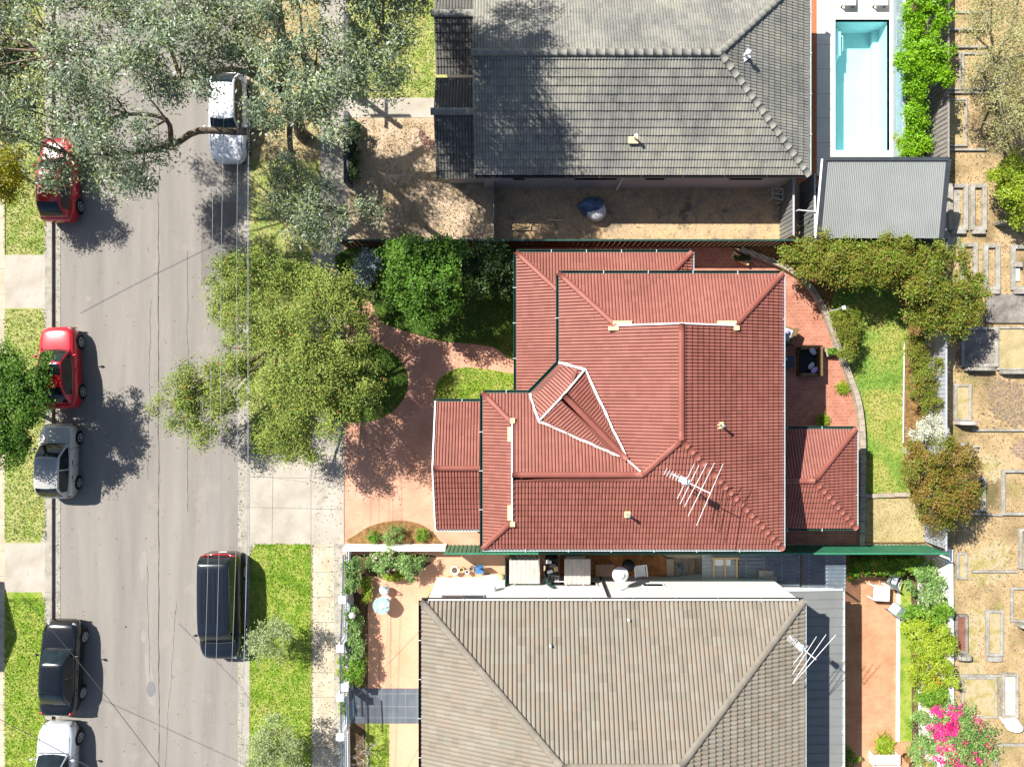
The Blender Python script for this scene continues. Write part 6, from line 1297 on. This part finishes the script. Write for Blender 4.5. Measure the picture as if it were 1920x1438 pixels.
for i, (px, py, sx, sy, m_, lab) in enumerate(((1029, 1053, .25, .14, white, 'small white box at the far end of the storage shelf'), (1036, 1060, .3, .16, stoned, 'dark grey box in the middle of the storage shelf'), (1042, 1066, .2, .22, timber, 'cream coloured box at the right side of the storage shelf'), (1031, 1071, .26, .14, white, 'white tray at the near end of the storage shelf'))):
    p = W(px, py, 1.1); mb = MB(); mb.obox((p.x, p.y, 1.11), .1 * i, sx, sy, .16); tag(mb.build('box', m_, bevel=.01), lab, 'box', 'oddments on the shelf')
ld = thing('folded_ladder', 'short white ladder lying flat below the storage shelf', 'ladder', tuple(W(1035, 1084))); mb = MB()
for dy in (-.12, .12): p, q = W(1020, 1082, .6), W(1050, 1085, .6); mb.bar(p + Vector((0, dy, 0)), q + Vector((0, dy, 0)), .04, .04)
for i in range(5): p = W(1023 + 6 * i, 1082.5 + .6 * i, .6); mb.bar(p + Vector((0, -.1, 0)), p + Vector((0, .1, 0)), .04, .03)
for px in (1022, 1048): p = W(px, 1083, .6); mb.box((p.x - .02, p.y - .02, .015), (p.x + .02, p.y + .02, .578))
mb.build('frame', white, ld)
fence('dark green panel at the end of the peach yard side passage', W(948, 1044)[:2], W(948, 1090)[:2], 1.7, gutg, 0, 0, 'fence', 'fence', .05)
for i, (px, py, r_, m_, lab) in enumerate(((853, 1069, .19, flash, 'white rimmed round flower pot on the peach paving'), (866, 1068, .12, timber, 'small cream pot right of the white rimmed pot'), (876, 1072, .1, flash, 'small white pot in the row by the white wall'), (884, 1066, .11, sleeper, 'small stone pot beside the blue chair'))):
    p = W(px, py, .3); mb = MB(); mb.lathe([(r_ * .7, 0), (r_, .3), (r_ * 1.1, .31), (r_ * 1.1, .36), (r_ * .85, .36), (r_ * .82, .28)], (p.x, p.y, .013), 22); o = mb.build('flower_pot', m_); tag(o, lab, 'pot', 'pots in the side passage')
    q = MB(); q.lathe([(r_ * .8, .27), (r_ * .5, .30)], (p.x, p.y, .013), 16); q.build('soil', soil, o)
bluec = mat('blue_fabric', [lin('2c5a86'), lin('4477a0')], scale=5, fine=.1, rough=.8)
fc = thing('folding_chair', 'blue folding chair next to the pots', 'chair', tuple(W(899, 1068))); p = W(899, 1068, .45); mb = MB(); mb.obox((p.x, p.y, .44), .1, .38, .38, .03); mb.build('seat', bluec, fc); mb = MB(); mb.obox((p.x, p.y + .22, .7), .1, .38, .04, .45); mb.build('backrest', bluec, fc)
for sx in (-.18, .18):
    for sy in (-.17, .17): mb = MB(); mb.tube([(p.x + sx, p.y + sy, .425), (p.x + sx, p.y - sy, .015)], .015); mb.build('leg', steel, fc)
mb = MB(); p = W(920, 1086, .4); mb.obox((p.x, p.y, .25), 0, .75, .3, .47); tag(mb.build('meter_box', white, bevel=.01), 'low white cabinet against the white wall', 'cabinet')
mb = MB(); p = W(938, 1083, .4); mb.ball((p.x, p.y, .28), .22, .16, .27); tag(mb.build('sack', timber), 'bulging tan sack beside the white cabinet', 'sack')

# front fence of the lower house
for i, (px, py, lab) in enumerate(((641, 1125, 'white square pillar highest in the row of the front fence'), (637, 1216, 'white square pillar halfway along the front fence'), (646, 1289, 'white square gate pillar on the inner side, above the gate'), (637, 1308, 'white square pillar on the street side of the gate'), (638, 1382, 'white square pillar below the gate'))):
    p = W(px, py, 1.5); t = thing('pillar', lab, 'pillar', (p.x, p.y, 0), 'white pillars of the front fence'); mb = MB(); mb.box((p.x - .13, p.y - .13, 0), (p.x + .13, p.y + .13, 1.42)); mb.build('shaft', white, t); mb = MB(); mb.box((p.x - .17, p.y - .17, 1.423), (p.x + .17, p.y + .17, 1.5)); mb.build('capital', white, t, bevel=.02)
railm = mat('blue_grey_railing', [lin('3f5668'), lin('4d6578')], fine=.05, rough=.5)
def railing(label, a, b, h=1.35, group='grey railings of the front fence', name='railing', base=True):
    a, b = Vector(a).to_3d(), Vector(b).to_3d(); a.z = b.z = 0; t = thing(name, label, 'railing' if name == 'railing' else 'gate', tuple((a + b) / 2), group); mb = MB(); Z = Vector((0, 0, 1))
    for z in (.45, h): mb.bar(a + Z * z, b + Z * z, .05, .04)
    mb.build('rail', railm, t); mb = MB(); k = int((b - a).length / .105)
    for i in range(k + 1): p = a.lerp(b, (i + .5) / (k + 1)); mb.tube([p + Z * .3, p + Z * (h + .06)], .013, 5)
    mb.build('bars', railm, t)
    if base: mb = MB(); c = (a + b) / 2; d = b - a; mb.obox((c.x, c.y, .17), math.atan2(d.y, d.x), d.length, .16, .34); mb.build('plinth', white, t)
F1 = lambda px, py: W(px, py, 1.3)
railing('grey railing from the boundary down to the highest white pillar', F1(644, 1040), F1(643, 1118)); railing('grey railing between the two upper white pillars', F1(642, 1131), F1(639, 1209)); railing('grey railing between the middle pillar and the gate', F1(638, 1223), F1(639, 1300)); railing('short grey railing right beside the entrance gate', F1(639, 1315), F1(640, 1375)); railing('grey railing from the lowest pillar to the bottom edge', F1(641, 1389), F1(643, 1500))
railing('tall open blue grey entrance gate standing over the path', F1(653, 1297), F1(656, 1358), 1.75, None, 'gate', False)
mb = MB(); pts = smooth_open([tuple(W(x, y, .8)) for x, y in ((651, 1118), (655, 1135), (652, 1160), (650, 1200), (652, 1260))], 5)
for a, b in zip(pts, pts[1:]): mb.bar((a[0], a[1], .45), (b[0], b[1], .45), .1, .86)
tag(mb.build('garden_wall', fencegy), 'low curved grey wall just inside the front railing', 'wall')
gl_ = thing('lamp', 'small white garden lamp among the shrubs behind the front railing', 'lamp', tuple(W(664, 1150))); p = W(659, 1156, 1.3); mb = MB(); mb.lathe([(.03, 0), (.03, 1.1)], (p.x, p.y, 0), 8); mb.build('pole', white, gl_); mb = MB(); mb.lathe([(.16, 1.1), (.17, 1.13), (.1, 1.3), (.03, 1.36)], (p.x, p.y, 0), 6); mb.build('lamp_shade', flash, gl_)

# ---------------------------------------------------------------- aerials
def aerial(label, p0, p1, nel, big, h, m=flash, zroof=0):
    """TV aerial: boom between two pixels with rods across it"""
    A, B = W(*p0, h), W(*p1, h); t = thing('tv_aerial', label, 'aerial', (A.x, A.y, zroof), 'roof aerials'); d = (B - A).normalized(); s = Vector((-d.y, d.x, 0))
    mb = MB(); mb.tube([A, B], .019, 6); mb.build('boom', m, t); c = A.lerp(B, .42); mb = MB(); mb.tube([(c.x, c.y, zroof), (c.x, c.y, h + .05)], .03, 8); mb.build('mast', m, t)
    for i in range(nel): mb = MB(); q = A.lerp(B, .02 + .45 * i / nel); l_ = .14; mb.tube([q - s * l_, q + s * l_], .012, 5); mb.build('rod', m, t)
    for f, px_a, px_b in big: a, b = W(*px_a, h), W(*px_b, h); mb = MB(); mb.tube([a, b], .013, 6); mb.build('rod', m, t)
    mb = MB(); mb.obox((c.x, c.y, h + .05), math.atan2(d.y, d.x), .4, .22, .04); mb.obox((c.x, c.y, h + .12), math.atan2(d.y, d.x) + .5, .18, .26, .04); mb.build('reflector', gcu, t)
zz = ht(xE - W(1285, 905, 6.6).x); zz = min(ht(xE - 6.9), ht(yS - 3.8))
aerial('white rod aerial on the corner of the red roof', (1246, 883), (1332, 925), 7, ((0, (1302, 869), (1270, 935)), (0, (1311, 871), (1275, 945)), (0, (1326, 868), (1283, 950)), (0, (1340, 867), (1290, 968)), (0, (1356, 869), (1306, 985))), 8.3, flash, ht(yS + W(1282, 901, 8.3).y) - .1)
mb_h = b0 + (bx1 - W(1507, 1218, 5.0).x) * ls_
aerial('white rod aerial at the edge of the brown roof', (1478, 1194), (1530, 1236), 8, ((0, (1515, 1210), (1487, 1245)), (0, (1531, 1193), (1486, 1263)), (0, (1549, 1189), (1486, 1280)), (0, (1567, 1190), (1487, 1281))), 5.0, flash, b0 - .1)

# ---------------------------------------------------------------- street pole and wires
pole = thing('power_pole', 'timber power pole with crossarms standing inside the eucalyptus crown', 'pole', tuple(W(540, 85))); pb = W(540, 85)
mb = MB(); mb.tube([(pb.x, pb.y, -.1), (pb.x, pb.y, 7.2)], [.16, .12], 12); mb.build('shaft', paling, pole)
mb = MB(); mb.box((pb.x - .95, pb.y + .13, 6.5), (pb.x + .95, pb.y + .23, 6.62)); mb.build('crossarm', paling, pole); mb = MB(); mb.box((pb.x + .13, pb.y - .7, 6.0), (pb.x + .23, pb.y + .7, 6.1)); mb.build('crossarm', paling, pole)
wirem = mat('pale_cable', [lin('8f9496')], fine=0, rough=.5); wired = mat('dark_cable', [lin('3a3a3c')], fine=0, rough=.6)
for i, (pt_, lab) in enumerate((([(398, 480), (392, 960), (379, 1440)], 'overhead street cable nearest the middle of the road'), ([(415, 480), (412, 960), (400, 1440)], 'overhead street cable second from the road side'), ([(444, 480), (444, 960), (427, 1440)], 'overhead street cable third from the road side, above the black people mover'), ([(464, 480), (465, 960), (450, 1440)], 'overhead street cable over the kerb, paired with the thinner one'), ([(466, 480), (463, 960), (454, 1440)], 'thin overhead cable over the kerb'))):
    h_ = 6.62 if i < 4 else 6.1; P = [W(x, y, h_) for x, y in pt_]; A, B, C_ = P
    ins = (pb.x - .85 + .5 * i, pb.y + .18, h_) if i < 4 else (pb.x + .18, pb.y - .6, h_)
    q = C_ + (C_ - B) * 1.2; pts = smooth_open([ins, tuple(A), tuple(B), tuple(C_), tuple(q)], 8)
    mb = MB(); mb.tube(pts, .008 if i < 4 else .006, 5); tag(mb.build('power_line', wirem), lab, 'cable', 'overhead street cables')
def wire(label, a, b, sag=.25, m=None, r_=.008):
    A, B = W(*a), W(*b); mb = MB(); mb.tube([A.lerp(B, t / 12) - Vector((0, 0, sag * 4 * (t / 12) * (1 - t / 12))) for t in range(13)], r_, 5); tag(mb.build('service_cable', m or wirem), label, 'cable', 'service cables to the houses')
wire('service cable crossing above the black sedan down to the bottom edge', (40, 1115, 5.2), (345, 1500, 6.6), .2, wired, .012)
wire('service cable crossing the bottom left corner', (-160, 1270, 5.2), (310, 1520, 6.5), .2, wired, .012)
wire('service cable from the street line to the upper grey house', (480, 330, 6.4), (818, 150, 3.4), .3, wired)
wire('service cable from the street line towards the brown house', (430, 1560, 6.3), (790, 1180, 3.7), .3, wired)
wire('service cable crossing the road below the red hatchback under the eucalyptus', (-200, 420, 5.5), (420, 60, 6.5), .3, wired, .012)

# ---------------------------------------------------------------- graves
def grave(label, x0, y0, x1, y1, fill=None, frame=stone, hs=None, fw=.2, fh=.16, hsm=None, tilt=0, group='kerbed graves'):
    a, b = W(x0, y1), W(x1, y0); t = thing('grave', label, 'grave', ((a.x + b.x) / 2, (a.y + b.y) / 2, 0), group)
    if frame:
        mb = MB(); mb.box((a.x, a.y, 0), (a.x + fw, b.y, fh)); mb.box((b.x - fw, a.y, 0), (b.x, b.y, fh)); mb.box((a.x + fw, a.y, 0), (b.x - fw, a.y + fw, fh - .003)); mb.box((a.x + fw, b.y - fw, 0), (b.x - fw, b.y, fh - .003)); mb.build('kerb_frame', frame, t, bevel=.015)
    if fill: mb = MB(); e = fw * .98 if frame else 0; mb.box((a.x + e, a.y + e, 0), (b.x - e, b.y - e, fh * .55 if frame else .12)); mb.build('slab', fill, t, bevel=.01)
    if hs:
        w_, d_, h_ = hs; cx = (a.x + b.x) / 2; mb = MB(); n = 14; P = [(-w_ / 2, 0), (w_ / 2, 0)] + [(w_ / 2 * math.cos(math.pi * i / n), h_ * .72 + h_ * .28 * math.sin(math.pi * i / n)) for i in range(n + 1)]
        k = len(P); v0 = mb.add([(cx + x, a.y - .02 - d_ + tilt * z, z + .0) for x, z in P]); mb.add([(cx + x, a.y - .02 + tilt * z, z) for x, z in P]); mb.face([v0 + i for i in range(k)]); mb.face([v0 + k + i for i in range(k)][::-1])
        for i in range(k): j = (i + 1) % k; mb.face((v0 + i, v0 + k + i, v0 + k + j, v0 + j))
        mb.build('headstone', hsm or stone, t)
    return t
grave('worn kerbed grave filled with tan sand right beside the shed roof', 1776, 346, 1812, 433, None, stone, (.7, .16, .25))
grave('narrow kerbed grave filled with straw next to the one by the shed', 1817, 346, 1847, 433, None, stone, (.6, .16, .25))
grave('kerbed grave at the top right with a plain sandy filling', 1776, 24, 1846, 60, tan, stone, None, .12)
grave('kerbed grave half under the olive tree', 1797, 456, 1830, 545, None, stone, (.6, .14, .2))
grave('kerbed grave with thick right kerb, right of the olive tree', 1842, 458, 1872, 545, None, stone, (.7, .16, .25), .2)
grave('kerbed grave at the right edge with a small white marker', 1893, 460, 1935, 545, None, stone, (.9, .16, .3))
grave('broad cracked dark concrete slab without kerbs', 1846, 552, 1930, 606, stoned, None)
grave('dark stone grave with a small square ornament in the tree shade', 1797, 613, 1866, 688, stoned, stone, (1.3, .16, .5), .16, .25)
grave('wide straw filled grave with low kerbs at the right edge', 1866, 613, 1925, 694, straw, stone, (1.2, .16, .45), .1)
grave('mossy yellow green slab grave with a pale kerb', 1787, 720, 1819, 788, mossy, stone, (.8, .16, .75), .12, .14, marble)
grave('large bare kerbed plot at the right edge', 1876, 880, 1935, 965, None, stone, None, .14)
grave('narrow kerbed plot at the right edge below the large bare one', 1908, 990, 1940, 1065, None, stone, (.4, .14, .3), .14)
grave('kerbed grave ending in a rounded bolster stone', 1846, 1142, 1878, 1228, mossy, stone, (.75, .22, .2), .14)
grave('red granite grave beside the white boundary wall', 1787, 1150, 1811, 1222, mat('red_granite', [lin('6e4636'), lin('83584a')], scale=4, fine=.2, rough=.5), stoned, (.7, .2, .55), .12, .2)
grave('pale marble grave with a leaning white headstone', 1874, 1260, 1904, 1342, marble, stone, (.75, .08, .7), .1, .25, white, -.5)
grave('mossy bordered plot left of the pale marble grave', 1802, 1268, 1868, 1345, mossy, stone, None, .1, .1)
grave('sandy bordered plot at the bottom right corner', 1862, 1392, 1935, 1445, None, stone, None, .14, .12)
grave('bordered plot half hidden under the rust tipped tree', 1796, 895, 1846, 958, None, stone, (.6, .14, .3), .12, .12)
grave('narrow pale bordered plot close to the rear boundary wall', 1792, 1035, 1812, 1085, straw, stone, None, .12, .12)
grave('bordered plot with an upright stone right of the bolster grave', 1893, 1100, 1935, 1165, None, stone, (.6, .14, .6), .12, .12)
grave('bordered plot under the dry tree, nearest the paling fence', 1750, 100, 1800, 170, None, stone, None, .1, .1)
grave('bordered plot under the dry tree, farther from the paling fence', 1802, 100, 1850, 170, None, stone, None, .1, .1)
grave('bordered straw plot between the dry tree and the kerbed graves', 1752, 186, 1812, 276, straw, stone, None, .1, .1)
for i, (x0_, y0_, x1_, y1_, lab) in enumerate(((1819, 806, 1930, 806, 'long thin stone border across the sand below the mossy grave'), (1797, 1265, 1872, 1265, 'thin stone border beside the marble grave'), (1745, 90, 1850, 90, 'thin stone border under the dry tree'), (1745, 175, 1850, 175, 'thin stone border below the dry tree limbs'), (1740, 282, 1850, 282, 'thin stone border above the kerbed graves'), (1820, 1070, 1905, 1070, 'thin stone border above the bolster grave'), (1840, 963, 1876, 965, 'short stone border left of the large bare plot'))):
    a, b = W(x0_, y0_), W(x1_, y1_); mb = MB(); mb.bar(a + Vector((0, 0, .06)), b + Vector((0, 0, .06)), .1, .14); tag(mb.build('stone_border', stone), lab, 'border', 'stone borders between graves')
mb = MB(); p = W(1878, 421); mb.obox((p.x, p.y, .35), 0, .75, .18, .7); tag(mb.build('headstone', stoned, bevel=.03), 'dark upright headstone below the fresh green bush', 'headstone')
mb = MB(); p = W(1906, 497, .1); mb.obox((p.x, p.y, .12), 0, .45, .25, .22); tag(mb.build('headstone', stone, bevel=.03), 'small grey block inside the right edge grave', 'headstone')
mb = MB(); p = W(1906, 515, .1); mb.obox((p.x, p.y, .05), 0, .35, .6, .09); tag(mb.build('grave_marker', white, bevel=.02), 'small white slab inside the right edge grave', 'marker')
rb = thing('rubble_heap', 'small heap of broken pale stones beside the rust tipped tree', 'rubble', tuple(W(1825, 845))); mb = MB(); g2 = np.random.default_rng(77)
for i in range(16): p = W(1822 + g2.normal() * 9, 845 + g2.normal() * 12, .1); mb.ball((p.x, p.y, .1), .12 * g2.uniform(.6, 1.4), .10 * g2.uniform(.6, 1.4), .09, 0, 6, 4)
mb.build('stone', stone, rb)
ns = 0
g2 = np.random.default_rng(78); mb = MB()
for i in range(260):
    x, y = (g2.uniform(1850, 1935), g2.uniform(708, 805)) if i < 140 else (g2.uniform(1790, 1930), g2.uniform(300, 1440)); p = W(x, y); s_ = g2.uniform(.02, .07); mb.ball((p.x, p.y, s_ * .4), s_, s_ * .8, s_ * .5, 0, 5, 3)
struct(mb.build('gravel', stoned), 'stuff')
# neighbouring house off the left edge, whose shadow falls on the verge
nb = thing('house', 'tan roofed house just beyond the left edge, casting a shadow on the verge', 'house', tuple(W(-190, 1090))); mb = MB(); a, b = W(-330, 1040), W(-95, 1180); mb.box((a.x, b.y, -.1), (b.x, a.y, 3.0)); mb.build('wall', offwhite, nb)
mb = MB(); e = .35; tile_plane(mb, [(a.x - e, a.y + e, 3.0), (b.x + e, a.y + e, 3.0), (b.x + e, (a.y + b.y) / 2, 3.9), (a.x - e, (a.y + b.y) / 2, 3.9)], **G_); tile_plane(mb, [(a.x - e, b.y - e, 3.0), (b.x + e, b.y - e, 3.0), (b.x + e, (a.y + b.y) / 2, 3.9), (a.x - e, (a.y + b.y) / 2, 3.9)], **G_); mb.build('roof', brtile, nb)

# fallen leaves and litter, too many to count
g2 = np.random.default_rng(301); pts_ = []
for x0_, y0_, x1_, y1_, n_, z in ((1790, 0, 1930, 1440, 5200, .012), (680, 225, 925, 455, 900, .014), (470, 0, 600, 470, 900, .02), (930, 355, 1455, 455, 500, .018), (1740, 0, 1790, 330, 500, .012), (1700, 600, 1760, 920, 500, .02), (97, 0, 112, 1440, 420, -.115), (446, 0, 458, 1440, 420, -.115), (112, 0, 446, 1440, 260, -.127), (590, 900, 640, 1440, 260, .008)):
    for i in range(n_): p = W(g2.uniform(x0_, x1_), g2.uniform(y0_, y1_), z); pts_.append((p.x, p.y, z + .012))
pts_ = np.array(pts_); nn_ = g2.normal(size=(len(pts_), 3)) * .35; nn_[:, 2] = 1
lo = leaf_object('leaf_litter', pts_, nn_, .085, .04, leafmat('dry_leaf', [lin('5a4630'), lin('8a6a48'), lin('6e6a50'), lin('5a4c3c'), lin('b09a74')], transl=0.0), None, 302); lo['kind'] = 'stuff'
